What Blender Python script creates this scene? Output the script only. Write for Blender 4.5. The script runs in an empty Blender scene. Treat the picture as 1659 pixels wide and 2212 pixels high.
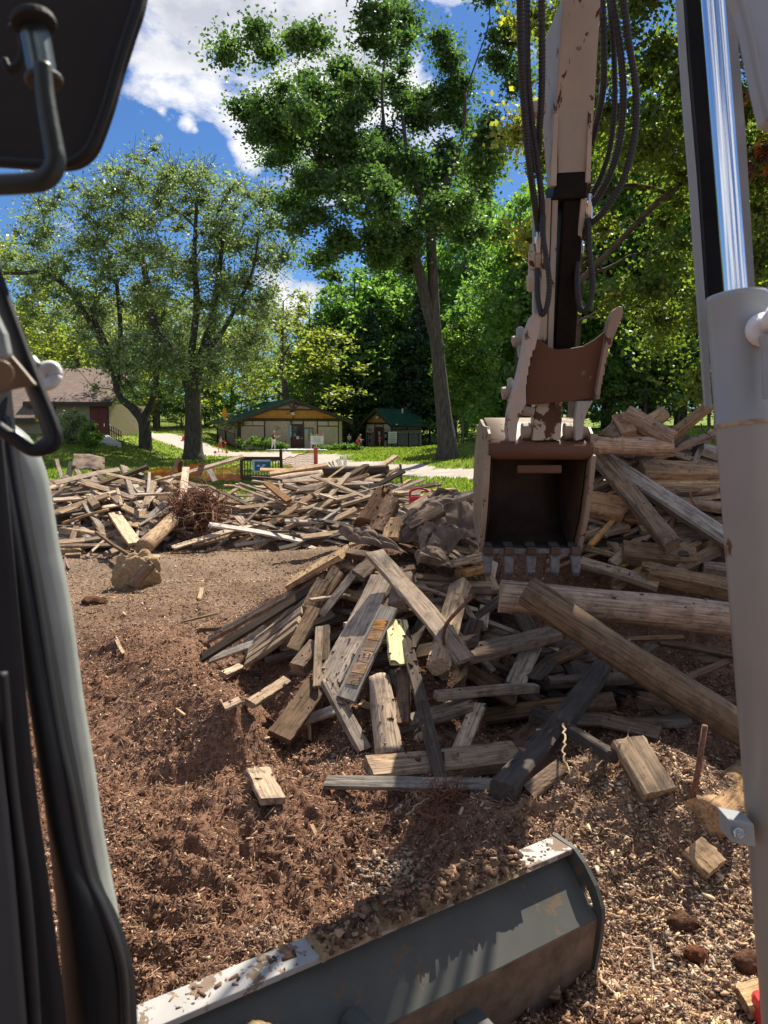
import bpy, math, random
import numpy as np
from mathutils import Vector, Matrix
random.seed(7)
rng = np.random.default_rng(11)
scene = bpy.context.scene
COL = scene.collection
R = math.radians
# ---------------------------------------------------------------- camera model (photo px at 1659 wide)
F = 1662.0; CX = 829.5; CY = 1106.0; PITCH = R(6.3); CAMZ = 2.0
CPI, SPI = math.cos(PITCH), math.sin(PITCH)
REG = dict(A=(700, 2000, 1.2762), B=(1800, 2000, 1.3554), C=(2200, 1550, 2.0133), D=(200, 1750, 2.0738),
           E=(900, 1750, 1.659), G=(1750, 1100, 1.7015), S=(1900, 0, 1.476), Y=(2600, 0, 1.3019),
           K=(1600, 3000, 1.165), L=(400, 3100, 1.2762), M=(1100, 2500, 1.659), P=(700, 1550, 2.37),
           Q=(1200, 1550, 2.37), O=(900, 0, 1.508))
def px(r, x, y):
    if r == '': return x, y
    a, b, s = REG[r]
    return (a + x / s) / 1.8227, (b + y / s) / 1.8227
def ray(u, v):
    a = (u - CX) / F; b = (CY - v) / F
    return Vector((a, CPI + b * SPI, b * CPI - SPI))
def W(u, v, t):
    return Vector((0, 0, CAMZ)) + ray(u, v) * t
def depth(p): return p.y * CPI - (p.z - CAMZ) * SPI
def RW(r, x, y, t):
    return W(*px(r, x, y), t)
def WY(u, v, y):
    d = ray(u, v); return Vector((0, 0, CAMZ)) + d * (y / d.y)
def frac(a): return a - np.floor(a)
def hsh(ix, iy, s): return frac(np.sin(ix * 127.1 + iy * 311.7 + s * 74.7) * 43758.5453)
def vn(x, y, s=0):
    ix = np.floor(x); iy = np.floor(y); fx = x - ix; fy = y - iy
    fx = fx * fx * (3 - 2 * fx); fy = fy * fy * (3 - 2 * fy)
    return ((hsh(ix, iy, s) * (1 - fx) + hsh(ix + 1, iy, s) * fx) * (1 - fy)
            + (hsh(ix, iy + 1, s) * (1 - fx) + hsh(ix + 1, iy + 1, s) * fx) * fy)
def fbm(x, y, s=0, o=4):
    t = 0; a = .5
    for i in range(o):
        t = t + a * vn(x, y, s + i * 3.1); x = x * 2.03 + 1.7; y = y * 2.03 + 5.1; a *= .5
    return t
def sstep(a, b, x):
    t = np.clip((x - a) / (b - a), 0, 1); return t * t * (3 - 2 * t)
# ---------------------------------------------------------------- terrain
NX = [-2.1, -1.5, -.7, -.3, .2, .8, 1.5, 2.2, 3, 4.5, 6, 7.5]
NYF = [6.8, 6.3, 4.95, 4.5, 4.2, 4.2, 4.35, 4.45, 4.4, 4.4, 4.8, 6]
NYC = [7.4, 7.2, 6.4, 6.2, 6.5, 7.2, 7.0, 6.9, 7.0, 7.2, 7.5, 8]
NZC = [0, .25, .8, 1.08, 1.2, 1.42, 1.5, 1.75, 1.85, 1.65, 1.0, 0]
FX = [-12, -9, -6, -4.6, -3.5, -2.9, -2.4, -1.5, 0, .8, 1.8, 3, 4]
FZ = [.6, 1.15, 1.3, 1.3, 1.15, .75, .85, 1.05, 1.1, .9, .5, .2, 0]
MOUNDS = [(-2.3, 6.7, .36, .5, .2), (-1.9, 6.1, .34, .5, .22), (-1.5, 5.4, .32, .5, .3), (-1.12, 4.8, .3, .42, .34), (-.88, 4.45, .2, .18, .26),
          (1.1, 3.6, .5, .4, .34), (1.5, 3.5, .5, .4, .2), (.3, 3.5, .35, .3, .17), (.55, 3.2, .3, .25, .12), (2.2, 3.0, .4, .4, .12),
          (-1.2, 3.1, .5, .4, .1), (-.4, 3.9, .5, .4, .08), (-3, 8.2, .9, .5, .12), (-1.8, 9.2, 1.4, .5, .1), (-.2, 11.5, 1.5, .6, .22), (-3.6, 11.2, .8, .5, .14)]
PATH = [(-60, 66), (-22, 62), (-11, 59), (-6, 52), (-3, 40), (1.2, 32.5), (6, 28.5), (14, 26), (40, 24)]
def path_d(x, y):
    d = np.full(np.shape(x), 1e9)
    for (ax, ay), (bx, by) in zip(PATH[:-1], PATH[1:]):
        wx, wy = bx - ax, by - ay
        t = np.clip(((x - ax) * wx + (y - ay) * wy) / (wx * wx + wy * wy), 0, 1)
        half = 1.9 + 2.6 * sstep(44, 58, ay + t * wy)
        d = np.minimum(d, np.hypot(x - ax - t * wx, y - ay - t * wy) - half)
    return d
def H0(x, y, soil=0):
    x = np.asarray(x, float); y = np.asarray(y, float)
    yf = np.interp(x, NX, NYF); yc = np.interp(x, NX, NYC); zc = np.interp(x, NX, NZC, 0, 0)
    s = np.clip((y - yf) / (yc - yf), 0, 1); b = np.clip((yc + 2.4 - y) / 2.4, 0, 1)
    z = zc * np.power(s, .9 + .8 * sstep(.3, 1.1, x)) * (b * b * (3 - 2 * b))
    zf = np.interp(x, FX, FZ, .3, 0); s = np.clip((y - 12.6) / 2.7, 0, 1); b = np.clip((18.2 - y) / 2.8, 0, 1)
    z = z + zf * np.minimum(np.power(s, .8), b * b * (3 - 2 * b))
    if soil:   # the soil core lies below the lumber piled over it
        core = .42 * sstep(.35, 1.0, x) * sstep(4.2, 5.0, y) * sstep(6.6, 5.9, y) + .16 * sstep(5.0, 5.6, y) * sstep(9.4, 8.4, y) + .32 * sstep(12.8, 13.6, y) * sstep(18, 16.8, y)
        z = np.maximum(z - core, np.minimum(z, .03))
    for (mx, my, sx, sy, h) in MOUNDS:
        z = z + h * np.exp(-((x - mx) / sx) ** 2 - ((y - my) / sy) ** 2)
    hill = 2.0 * sstep(-6, 18, x) * sstep(25, 46, y) * (1 - .9 * sstep(50, 74, y) * (1 - sstep(8, 20, x)))
    left = 1.5 * sstep(-12, -19, x) * sstep(36, 50, y)
    up = .05 * np.clip(y - 84, 0, 60)
    return z + hill + left + up
def Hd(x, y):
    near = sstep(22, 14, y)
    z = H0(x, y, 1)
    r = np.hypot(x, y)
    n = (fbm(x * 1.3, y * 1.3, 1, 3) - .44) * .14 + (fbm(x * 3, y * 3, 2, 3) - .44) * .14
    lm = np.maximum(sstep(.36, .58, fbm(x * 1.1 + 3, y * 1.1, 44, 3)), .55 * sstep(.3, .9, x))
    cl = fbm(x * 9, y * 9, 5, 3); n = n + np.clip(cl - .47, 0, 1) * .2 * (.15 + .85 * lm)
    n = n - np.clip(.34 - fbm(x * 6 + 9, y * 6, 15, 3), 0, 1) * .4
    n = n + (vn(x * 34, y * 34, 8) - .5) * .034 * (.4 + .6 * lm) * sstep(9, 5, r)
    n = n + (vn(x * 75, y * 75, 9) - .5) * .02 * sstep(6, 3.5, r)
    n = n - .06 * np.exp(-((x + 1.0 + .12 * (y - 3.4)) / .2) ** 2) * sstep(2.3, 2.7, y) * sstep(4.5, 4.1, y) * (1 + .6 * np.sin(y * 30 + 2 * vn(x * 6, y * 6, 3)))
    flat = 1 - .55 * sstep(6.5, 8, y)
    far = (fbm(x * .25, y * .25, 4, 3) - .44) * .25
    return z + n * near * flat + far * (1 - near)
TS = np.geomspace(1.2, 160, 5000)
def hit(u, v, lift=.03, tmax=None, tdef=None, tmin=0):
    d = ray(u, v)
    X = d.x * TS; Y = d.y * TS; Z = CAMZ + d.z * TS
    k = np.nonzero((Z < H0(X, Y) + lift) & (TS > tmin))[0]
    t = TS[k[0]] if len(k) else 1e9
    if tmax and t > tmax: t = tdef
    return W(u, v, t)
def ground(x, y, lift=0): return Vector((x, y, float(H0(x, y)) + lift))
# ---------------------------------------------------------------- object helpers
def tag(o, label=None, cat=None, group=None, kind=None):
    if label: o['label'] = label
    if cat: o['category'] = cat
    if group: o['group'] = group
    if kind: o['kind'] = kind
    return o
def link(o, parent=None):
    COL.objects.link(o)
    if parent is not None:
        o.parent = parent
        m = parent.matrix_basis.inverted() if parent.type == 'EMPTY' else Matrix.Identity(4)
        o.matrix_parent_inverse = m
    return o
def empty(name, loc, label, cat, group=None):
    o = bpy.data.objects.new(name, None); o.location = loc; o.empty_display_size = .1
    COL.objects.link(o); return tag(o, label, cat, group)
def nmesh(name, V, Q, mat, parent=None, attr=None, smooth=False):
    V = np.asarray(V, np.float32); Q = np.asarray(Q, np.int32); k = Q.shape[1]
    me = bpy.data.meshes.new(name)
    me.vertices.add(len(V)); me.vertices.foreach_set('co', V.ravel())
    me.loops.add(Q.size); me.loops.foreach_set('vertex_index', Q.ravel())
    me.polygons.add(len(Q)); me.polygons.foreach_set('loop_start', np.arange(0, Q.size, k, dtype=np.int32))
    if attr:
        for nm, (ty, dom, arr) in attr.items():
            a = me.attributes.new(nm, ty, dom)
            a.data.foreach_set('color' if ty == 'FLOAT_COLOR' else 'value', np.asarray(arr, np.float32).ravel())
    me.update(calc_edges=True)
    if smooth: me.polygons.foreach_set('use_smooth', np.ones(len(Q), bool))
    me.materials.append(mat)
    return link(bpy.data.objects.new(name, me), parent)
class MB:
    def __init__(s): s.v = []; s.f = []
    def add(s, vs, fs):
        b = len(s.v); s.v += [tuple(p) for p in vs]; s.f += [tuple(b + i for i in f) for f in fs]; return s
    def box(s, c, d, rot=None, mat=None):
        c = Vector(c); vs = []
        for i in (-1, 1):
            for j in (-1, 1):
                for k in (-1, 1):
                    p = Vector((i * d[0] / 2, j * d[1] / 2, k * d[2] / 2))
                    if rot is not None: p = rot @ p
                    vs.append(c + p)
        return s.add(vs, [(0, 1, 3, 2), (4, 6, 7, 5), (0, 4, 5, 1), (2, 3, 7, 6), (0, 2, 6, 4), (1, 5, 7, 3)])
    def hexa(s, a, b):   # two quads a (front) and b (back)
        vs = list(a) + list(b)
        return s.add(vs, [(0, 1, 2, 3), (7, 6, 5, 4), (0, 4, 5, 1), (1, 5, 6, 2), (2, 6, 7, 3), (3, 7, 4, 0)])
    def prism(s, pts, vec):
        n = len(pts); vec = Vector(vec); vs = [Vector(p) for p in pts] + [Vector(p) + vec for p in pts]
        return s.add(vs, [tuple(range(n))] + [tuple(range(2 * n - 1, n - 1, -1))] + [(i, i + n, (i + 1) % n + n, (i + 1) % n) for i in range(n)])
    def tube(s, pts, rad, sides=8, cap=True, flat=1.0):
        pts = [Vector(p) for p in pts]; n = len(pts)
        if not hasattr(rad, '__len__'): rad = [rad] * n
        ref = Vector((.31, .2, .93)); rings = []; up = None
        for i in range(n):
            d = (pts[min(i + 1, n - 1)] - pts[max(i - 1, 0)])
            d = d.normalized() if d.length > 1e-9 else Vector((0, 0, 1))
            if up is None: up = d.cross(ref).normalized()
            up = (up - d * up.dot(d)).normalized(); w = d.cross(up)
            rings.append([pts[i] + (up * math.cos(2 * math.pi * k / sides) + w * math.sin(2 * math.pi * k / sides) * flat) * rad[i] for k in range(sides)])
        vs = [p for r in rings for p in r]; fs = []
        for i in range(n - 1):
            for k in range(sides):
                fs.append((i * sides + k, i * sides + (k + 1) % sides, (i + 1) * sides + (k + 1) % sides, (i + 1) * sides + k))
        if cap: fs += [tuple(range(sides - 1, -1, -1)), tuple((n - 1) * sides + k for k in range(sides))]
        return s.add(vs, fs)
    def grid(s, P):   # P rows x cols of points
        r, c = len(P), len(P[0])
        return s.add([p for row in P for p in row], [(i * c + j, i * c + j + 1, (i + 1) * c + j + 1, (i + 1) * c + j) for i in range(r - 1) for j in range(c - 1)])
    def build(s, name, mat, parent=None, smooth=False, bevel=0, M=None, solid=0, recalc=True):
        me = bpy.data.meshes.new(name)
        me.from_pydata([tuple(M @ Vector(p)) for p in s.v] if M is not None else s.v, [], s.f)
        if recalc:
            import bmesh
            bm = bmesh.new(); bm.from_mesh(me); bmesh.ops.recalc_face_normals(bm, faces=bm.faces); bm.to_mesh(me); bm.free()
        if smooth: me.polygons.foreach_set('use_smooth', [True] * len(me.polygons))
        me.materials.append(mat)
        o = link(bpy.data.objects.new(name, me), parent)
        if solid:
            m = o.modifiers.new('s', 'SOLIDIFY'); m.thickness = solid; m.offset = 0
        if bevel:
            m = o.modifiers.new('b', 'BEVEL'); m.width = bevel; m.segments = 2; m.limit_method = 'ANGLE'; m.angle_limit = R(40)
        return o
def spline(pts, n):
    pts = [Vector(p) for p in pts]; out = []; m = len(pts) - 1
    for i in range(n):
        s = i / (n - 1) * m; k = min(int(s), m - 1); t = s - k
        p0 = pts[max(k - 1, 0)]; p1 = pts[k]; p2 = pts[k + 1]; p3 = pts[min(k + 2, m)]
        out.append(.5 * ((2 * p1) + (p2 - p0) * t + (2 * p0 - 5 * p1 + 4 * p2 - p3) * t * t + (3 * p1 - p0 - 3 * p2 + p3) * t ** 3))
    return out
# ---------------------------------------------------------------- materials
def mat(name):
    m = bpy.data.materials.new(name); m.use_nodes = True; nt = m.node_tree
    return m, nt, nt.nodes['Principled BSDF']
def nd(nt, t, **k):
    n = nt.nodes.new(t)
    for a, b in k.items(): setattr(n, a, b)
    return n
def ramp(nt, fac, stops):
    n = nd(nt, 'ShaderNodeValToRGB'); e = n.color_ramp.elements
    while len(e) < len(stops): e.new(.5)
    for i, (p, c) in enumerate(stops): e[i].position = p; e[i].color = (*c, 1)
    nt.links.new(fac, n.inputs[0]); return n.outputs[0]
def noise(nt, co, scale, detail=4, rough=.6, dist=0):
    n = nd(nt, 'ShaderNodeTexNoise'); n.inputs['Scale'].default_value = scale; n.inputs['Detail'].default_value = detail
    n.inputs['Roughness'].default_value = rough; n.inputs['Distortion'].default_value = dist
    if co is not None: nt.links.new(co, n.inputs['Vector'])
    return n.outputs['Fac']
def mixc(nt, fac, a, b, mode='MIX'):
    n = nd(nt, 'ShaderNodeMix', data_type='RGBA', blend_type=mode)
    for s, v in ((0, fac), (6, a), (7, b)):
        if hasattr(v, 'is_linked'): nt.links.new(v, n.inputs[s])
        else: n.inputs[s].default_value = v if s == 0 else (*v, 1)
    return n.outputs[2]
def math_(nt, op, a, b=None):
    n = nd(nt, 'ShaderNodeMath', operation=op)
    for i, v in enumerate((a, b)):
        if v is None: continue
        if hasattr(v, 'is_linked'): nt.links.new(v, n.inputs[i])
        else: n.inputs[i].default_value = v
    return n.outputs[0]
def coord(nt, scale=(1, 1, 1), kind='Object', rnd=False):
    tc = nd(nt, 'ShaderNodeTexCoord'); mp = nd(nt, 'ShaderNodeMapping'); mp.inputs['Scale'].default_value = scale
    src = tc.outputs[kind]
    if rnd:
        oi = nd(nt, 'ShaderNodeObjectInfo'); v = nd(nt, 'ShaderNodeVectorMath', operation='ADD')
        nt.links.new(src, v.inputs[0]); k = math_(nt, 'MULTIPLY', oi.outputs['Random'], 37.0); nt.links.new(k, v.inputs[1]); src = v.outputs[0]
    nt.links.new(src, mp.inputs['Vector']); return mp.outputs['Vector']
def bump(nt, bs, h, strength=.4, dist=.01):
    b = nd(nt, 'ShaderNodeBump'); b.inputs['Strength'].default_value = strength; b.inputs['Distance'].default_value = dist
    nt.links.new(h, b.inputs['Height']); nt.links.new(b.outputs[0], bs.inputs['Normal'])
def plain(name, c, rough=.6, metal=0, var=.25, sc=8, bmp=.15, spec=.4):
    m, nt, bs = mat(name); co = coord(nt)
    n = noise(nt, co, sc, 5)
    d = tuple(x * (1 - var) for x in c); l = tuple(min(1, x * (1 + var * .5)) for x in c)
    nt.links.new(ramp(nt, n, [(.3, d), (.7, l)]), bs.inputs['Base Color'])
    bs.inputs['Roughness'].default_value = rough; bs.inputs['Metallic'].default_value = metal; bs.inputs['Specular IOR Level'].default_value = spec
    if bmp: bump(nt, bs, noise(nt, co, sc * 4, 3), bmp, .004)
    return m
def wood(name, c, dirt=.35, grey=(.30, .28, .26), greyamt=.4):
    m, nt, bs = mat(name)
    co = coord(nt, (1.6, 30, 30), rnd=True); co2 = coord(nt, (1.2, 5, 5), rnd=True); co3 = coord(nt, (6, 6, 6), rnd=True)
    g = noise(nt, co, 2.2, 6, .65, .6); b = noise(nt, co2, 1.6, 4, .6); dn = noise(nt, co3, 2, 5, .7)
    oi = nd(nt, 'ShaderNodeObjectInfo')
    dark = tuple(x * .36 for x in c); lite = tuple(min(.8, x * 1.5) for x in c)
    col = ramp(nt, g, [(.36, dark), (.47, c), (.62, lite)])
    col = mixc(nt, math_(nt, 'MULTIPLY', ramp(nt, b, [(.35, (0, 0, 0)), (.65, (1, 1, 1))]), greyamt), col, grey)
    col = mixc(nt, math_(nt, 'MULTIPLY', ramp(nt, dn, [(.5, (0, 0, 0)), (.62, (1, 1, 1))]), dirt), col, (.07, .04, .025))
    hs = nd(nt, 'ShaderNodeHueSaturation'); nt.links.new(col, hs.inputs['Color'])
    v = nd(nt, 'ShaderNodeMapRange'); v.inputs[3].default_value = .5; v.inputs[4].default_value = 1.25
    nt.links.new(oi.outputs['Random'], v.inputs[0]); nt.links.new(v.outputs[0], hs.inputs['Value'])
    s2 = nd(nt, 'ShaderNodeMapRange'); s2.inputs[3].default_value = .75; s2.inputs[4].default_value = 1.2
    nt.links.new(frac_(nt, oi.outputs['Random'], 7.3), s2.inputs[0]); nt.links.new(s2.outputs[0], hs.inputs['Saturation'])
    nt.links.new(hs.outputs[0], bs.inputs['Base Color'])
    bs.inputs['Roughness'].default_value = .85; bs.inputs['Specular IOR Level'].default_value = .2
    bump(nt, bs, g, .7, .006)
    return m
def frac_(nt, a, k): return math_(nt, 'FRACT', math_(nt, 'MULTIPLY', a, k))
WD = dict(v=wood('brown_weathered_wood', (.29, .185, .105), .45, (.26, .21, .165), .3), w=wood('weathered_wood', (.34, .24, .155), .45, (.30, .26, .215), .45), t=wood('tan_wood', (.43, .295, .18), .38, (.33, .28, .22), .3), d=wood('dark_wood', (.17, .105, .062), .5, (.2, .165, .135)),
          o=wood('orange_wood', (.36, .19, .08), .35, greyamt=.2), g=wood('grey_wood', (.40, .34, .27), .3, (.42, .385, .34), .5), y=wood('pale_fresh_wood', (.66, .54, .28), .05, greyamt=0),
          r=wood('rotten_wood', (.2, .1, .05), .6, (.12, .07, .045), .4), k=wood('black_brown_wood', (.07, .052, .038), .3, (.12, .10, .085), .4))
def painted(name, c, chip=.12, chipc=(.10, .045, .025), rough=.45, sc=5, thr=.62, vstretch=1.0):
    m, nt, bs = mat(name); co = coord(nt, (1, 1, vstretch))
    n = noise(nt, co, sc, 8, .65, .4); n2 = noise(nt, co, sc * .4, 4); n3 = noise(nt, co, sc * 9, 3)
    base = ramp(nt, n2, [(.3, tuple(x * .78 for x in c)), (.7, c)])
    f = ramp(nt, n, [(thr, (0, 0, 0)), (thr + .02, (1, 1, 1))])
    col = mixc(nt, f, base, mixc(nt, n3, chipc, tuple(x * .5 for x in chipc)))
    nt.links.new(col, bs.inputs['Base Color']); bs.inputs['Roughness'].default_value = rough; bs.inputs['Specular IOR Level'].default_value = .22
    r = mixc(nt, f, (rough,) * 3, (.85,) * 3); nt.links.new(r, bs.inputs['Roughness'])
    bump(nt, bs, math_(nt, 'ADD', math_(nt, 'MULTIPLY', f, -1.0), math_(nt, 'MULTIPLY', n3, .25)), .25, .003)
    return m
def leafmat(name, stops, trans=.45, tcol=1.5):
    m, nt, bs = mat(name); nt.nodes.remove(bs); out = nt.nodes['Material Output']
    at = nd(nt, 'ShaderNodeAttribute', attribute_name='tint')
    c = ramp(nt, at.outputs['Fac'], stops)
    d = nd(nt, 'ShaderNodeBsdfDiffuse'); t = nd(nt, 'ShaderNodeBsdfTranslucent'); g = nd(nt, 'ShaderNodeBsdfGlossy'); g.inputs['Roughness'].default_value = .42
    g.inputs['Color'].default_value = (.9, .95, 1, 1)
    nt.links.new(c, d.inputs[0]); nt.links.new(mixc(nt, 1.0, c, (tcol, tcol * 1.05, tcol * .55), 'MULTIPLY'), t.inputs[0])
    m1 = nd(nt, 'ShaderNodeMixShader'); m1.inputs[0].default_value = trans; nt.links.new(d.outputs[0], m1.inputs[1]); nt.links.new(t.outputs[0], m1.inputs[2])
    m2 = nd(nt, 'ShaderNodeMixShader'); m2.inputs[0].default_value = .035; nt.links.new(m1.outputs[0], m2.inputs[1]); nt.links.new(g.outputs[0], m2.inputs[2])
    nt.links.new(m2.outputs[0], out.inputs[0]); return m
LF = dict(oak=leafmat('oak_leaves', [(0, (.035, .08, .03)), (.5, (.066, .135, .042)), (1, (.135, .21, .06))], .45, 1.8),
          maple=leafmat('maple_leaves', [(0, (.10, .155, .07)), (.5, (.19, .26, .13)), (1, (.31, .37, .22))], .48, 1.55),
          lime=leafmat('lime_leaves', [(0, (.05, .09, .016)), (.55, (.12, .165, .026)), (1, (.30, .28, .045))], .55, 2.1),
          wood=leafmat('woodland_leaves', [(0, (.04, .105, .028)), (.6, (.11, .21, .048)), (1, (.23, .34, .07))], .5, 2.3),
          pine=leafmat('pine_needles', [(0, (.02, .055, .026)), (1, (.075, .135, .06))], .35, 1.8),
          yellow=leafmat('yellowish_leaves', [(0, (.12, .16, .025)), (1, (.27, .30, .06))], .5, 2.0),
          bright=leafmat('bright_leaves', [(0, (.07, .15, .02)), (1, (.16, .27, .04))], .55),
          pale=leafmat('pale_shrub_leaves', [(0, (.08, .12, .05)), (1, (.2, .25, .12))], .4),
          red=leafmat('orange_red_leaves', [(0, (.05, .015, .012)), (.6, (.12, .03, .015)), (1, (.5, .2, .02))], .4),
          grass=leafmat('grass_blades', [(0, (.085, .14, .02)), (.6, (.165, .235, .032)), (1, (.27, .30, .06))], .5, 1.6))
BARK = plain('bark', (.13, .10, .08), .95, var=.55, sc=5, bmp=.8)
def barkmat():
    m, nt, bs = mat('ridged_bark'); co = coord(nt, (9, 9, 1.6)); n = noise(nt, co, 1.2, 6, .7, .5)
    nt.links.new(ramp(nt, n, [(.3, (.018, .015, .013)), (.55, (.08, .068, .058)), (.75, (.15, .13, .115))]), bs.inputs['Base Color'])
    bs.inputs['Roughness'].default_value = .95; bump(nt, bs, n, 1, .06); return m
BARK2 = barkmat()
# ================================================================ the excavator
TAN = painted('chipped_tan_paint', (.36, .325, .275), thr=.61, sc=11, vstretch=.45)
TANW = painted('scraped_tan_paint', (.44, .38, .31), thr=.57, sc=9)
RUST = painted('rusted_brown_steel', (.13, .062, .036), thr=.66, chipc=(.3, .2, .13), rough=.6, sc=5)
WORN = painted('worn_steel_rim', (.34, .275, .215), thr=.59, chipc=(.12, .06, .035), rough=.5, sc=18)
DARKST = plain('dark_bucket_steel', (.075, .048, .034), .6, var=.5, sc=6)
TOOTH = plain('bare_tooth_steel', (.17, .165, .165), .5, .3, var=.5, sc=30)
WHITEG = painted('light_grey_paint', (.36, .378, .38), thr=.69, chipc=(.22, .11, .06), rough=.3, sc=5)
BLADEP = painted('charcoal_blade_paint', (.092, .092, .08), thr=.6, chipc=(.17, .125, .085), rough=.6, sc=11)
MUDST = plain('mud_caked_steel', (.17, .115, .075), .85, var=.55, sc=9, bmp=.5)
LIPM = painted('scraped_bare_steel', (.40, .385, .36), thr=.525, chipc=(.25, .18, .125), rough=.55, sc=13)
GREASE = plain('black_grease', (.009, .007, .006), .5, var=.6, sc=10, spec=.12)
HOSEM = plain('black_hose_sleeve', (.02, .019, .019), .45, var=.4, sc=30)
RUBBER = plain('black_rubber', (.008, .009, .011), .6, var=.3)
TRIM = plain('dark_cab_trim', (.02, .02, .021), .75, var=.2)
LINING = plain('brown_black_lining', (.022, .017, .014), .8, var=.3)
CABG = plain('grey_green_cab_paint', (.31, .335, .31), .34, var=.22, sc=14, bmp=.04)
HANDLE = plain('dark_green_grey_handle', (.035, .045, .042), .45, var=.2)
STEEL = plain('bright_zinc', (.75, .76, .76), .25, .85, var=.15, sc=20)
CHROME = plain('chrome', (.92, .92, .93), .13, 1.0, var=.02, bmp=0)
WPL = plain('white_plastic', (.75, .75, .74), .3, var=.05)
TANPL = plain('tan_plastic', (.18, .125, .08), .5, var=.15)
EX = empty('excavator', (0, 0, 0), 'grey excavator seen from its cab, with raised stick, bucket, hoses and dozer blade', 'excavator')
Yv = Vector((0, 1, 0))
def quadprism(reg, pts, ts, depth):   # pixel outline with per-corner view depths, pushed back along +Y
    return [RW(reg, x, y, t) for (x, y), t in zip(pts, ts)]
def tl(a, b, n): return [a + (b - a) * i / (n - 1) for i in range(n)]
# ---- stick: tapered box, scraped; then the greasy telescoping section below it
fr = [RW('S', 470, -40, 3.93), RW('S', 690, -40, 3.93), RW('S', 650, 640, 4.2), RW('S', 612, 1085, 4.36), RW('S', 440, 1095, 4.36), RW('S', 424, 620, 4.2)]
bk = [p + Vector((0, d, 0)) for p, d in zip(fr, (.46, .46, .34, .27, .27, .34))]
mb = MB(); mb.add(fr + bk, [(0, 1, 2, 5), (5, 2, 3, 4), (6, 11, 8, 7), (11, 10, 9, 8), (0, 5, 11, 6), (5, 4, 10, 11), (1, 7, 8, 2), (2, 8, 9, 3), (0, 6, 7, 1), (4, 3, 9, 10)])
stick = mb.build('stick', TAN, EX, bevel=.008)
# reinforcing straps on the stick's lower end
mb = MB()
for (x0, x1, y0, y1) in ((408, 440, 660, 1080), (612, 640, 640, 1060)):
    q = [RW('S', x0 + 6, y0, 4.19), RW('S', x1, y0, 4.19), RW('S', x1 - 10, y1, 4.33), RW('S', x0 - 14, y1, 4.33)]
    mb.hexa(q, [p + Vector((0, .05, 0)) for p in q])
mb.build('stick_strap', TANW, EX, bevel=.004)
q = [RW('S', 300, 580, 4.22), RW('S', 372, 580, 4.22), RW('S', 372, 650, 4.24), RW('S', 300, 655, 4.24)]
MB().hexa(q, [p + Vector((0, .1, 0)) for p in q]).build('hose_clamp_block', TANW, EX, bevel=.008)
q = [RW('S', 435, 1000, 4.325), RW('S', 616, 990, 4.325), RW('S', 606, 1150, 4.36), RW('S', 405, 1160, 4.36)]
MB().hexa(q, [p + Vector((0, .3, 0)) for p in q]).build('grease_collar', GREASE, EX, bevel=.01)
q = [RW('S', 470, 1140, 4.39), RW('S', 596, 1140, 4.39), RW('S', 540, 2060, 4.74), RW('S', 415, 2060, 4.74)]
inner = MB().hexa(q, [p + Vector((0, .2, 0)) for p in q]).build('telescopic_section', GREASE, EX, bevel=.012)
for nm, (a, b, c, d), m_ in (('side_rail', (362, 400, 372, 330), TANW), ('side_rail', (406, 440, 410, 378), TAN), ('side_rail', (575, 612, 556, 535), TANW)):
    y1 = 2030 if a < 500 else 1530
    q = [RW('S', a, 1150, 4.37), RW('S', b, 1150, 4.37), RW('S', c, y1, 4.71 if a < 500 else 4.55), RW('S', d, y1, 4.71 if a < 500 else 4.55)]
    MB().hexa(q, [p + Vector((0, .15, 0)) for p in q]).build(nm, m_, EX, bevel=.005)
q = [RW('S', 300, 1130, 4.5), RW('S', 362, 1130, 4.5), RW('S', 345, 1980, 4.78), RW('S', 296, 1980, 4.78)]
MB().hexa(q, [p + Vector((0, .06, 0)) for p in q]).build('side_plate', WHITEG, EX, bevel=.005)
# pipe fittings on the left of the stick
for (x, y0, y1, r_) in ((325, 1330, 1470, .02), (290, 1420, 1560, .022), (325, 1450, 1560, .03), (285, 1560, 1690, .028), (360, 1140, 1270, .02), (622, 1130, 1275, .018), (572, 1400, 1470, .02)):
    mb = MB(); t = 4.4 + (y0 - 1100) * .0004
    mb.tube([RW('S', x, y0, t), RW('S', x, y0 + (y1 - y0) * .3, t), RW('S', x - 1, y0 + (y1 - y0) * .32, t), RW('S', x - 2, y1, t + .04)], [r_ * .8, r_ * .8, r_ * 1.15, r_], 6)
    mb.build('pipe_fitting', STEEL if r_ < .021 else TANW, EX, bevel=.002)
# ---- ribbed hydraulic hoses
def hose(pts, r_, t0, t1):
    n = len(pts); ts = tl(t0, t1, n)
    sp = spline([RW('S', x, y, t) for (x, y), t in zip(pts, ts)], 14 * n)
    r_ *= .6; L = sum((sp[i + 1] - sp[i]).length for i in range(len(sp) - 1)); rings = int(min(420, L / .0075))
    sp = spline(sp, rings * 2); rad = [r_ * (1.0 if i % 4 in (0, 1) else .86) for i in range(rings * 2)]
    MB().tube(sp, rad, 9).build('hydraulic_hose', HOSEM, EX, smooth=True, recalc=False)
hose([(218, -30), (222, 300), (240, 600), (266, 900), (298, 1150), (325, 1340)], .033, 3.8, 4.45)
hose([(258, -30), (262, 400), (285, 700), (312, 900), (340, 1120), (346, 1290)], .031, 3.95, 4.4)
hose([(243, -30), (246, 300), (258, 600), (285, 900), (300, 1000)], .026, 4.1, 4.4)
hose([(342, -30), (345, 300), (342, 560), (328, 790), (322, 900)], .033, 3.9, 4.3)
hose([(694, -30), (706, 350), (694, 560), (655, 740), (632, 830)], .034, 4.1, 4.5)
hose([(735, -30), (762, 300), (768, 600), (742, 850), (690, 1020), (640, 1120)], .028, 4.15, 4.5)
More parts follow.
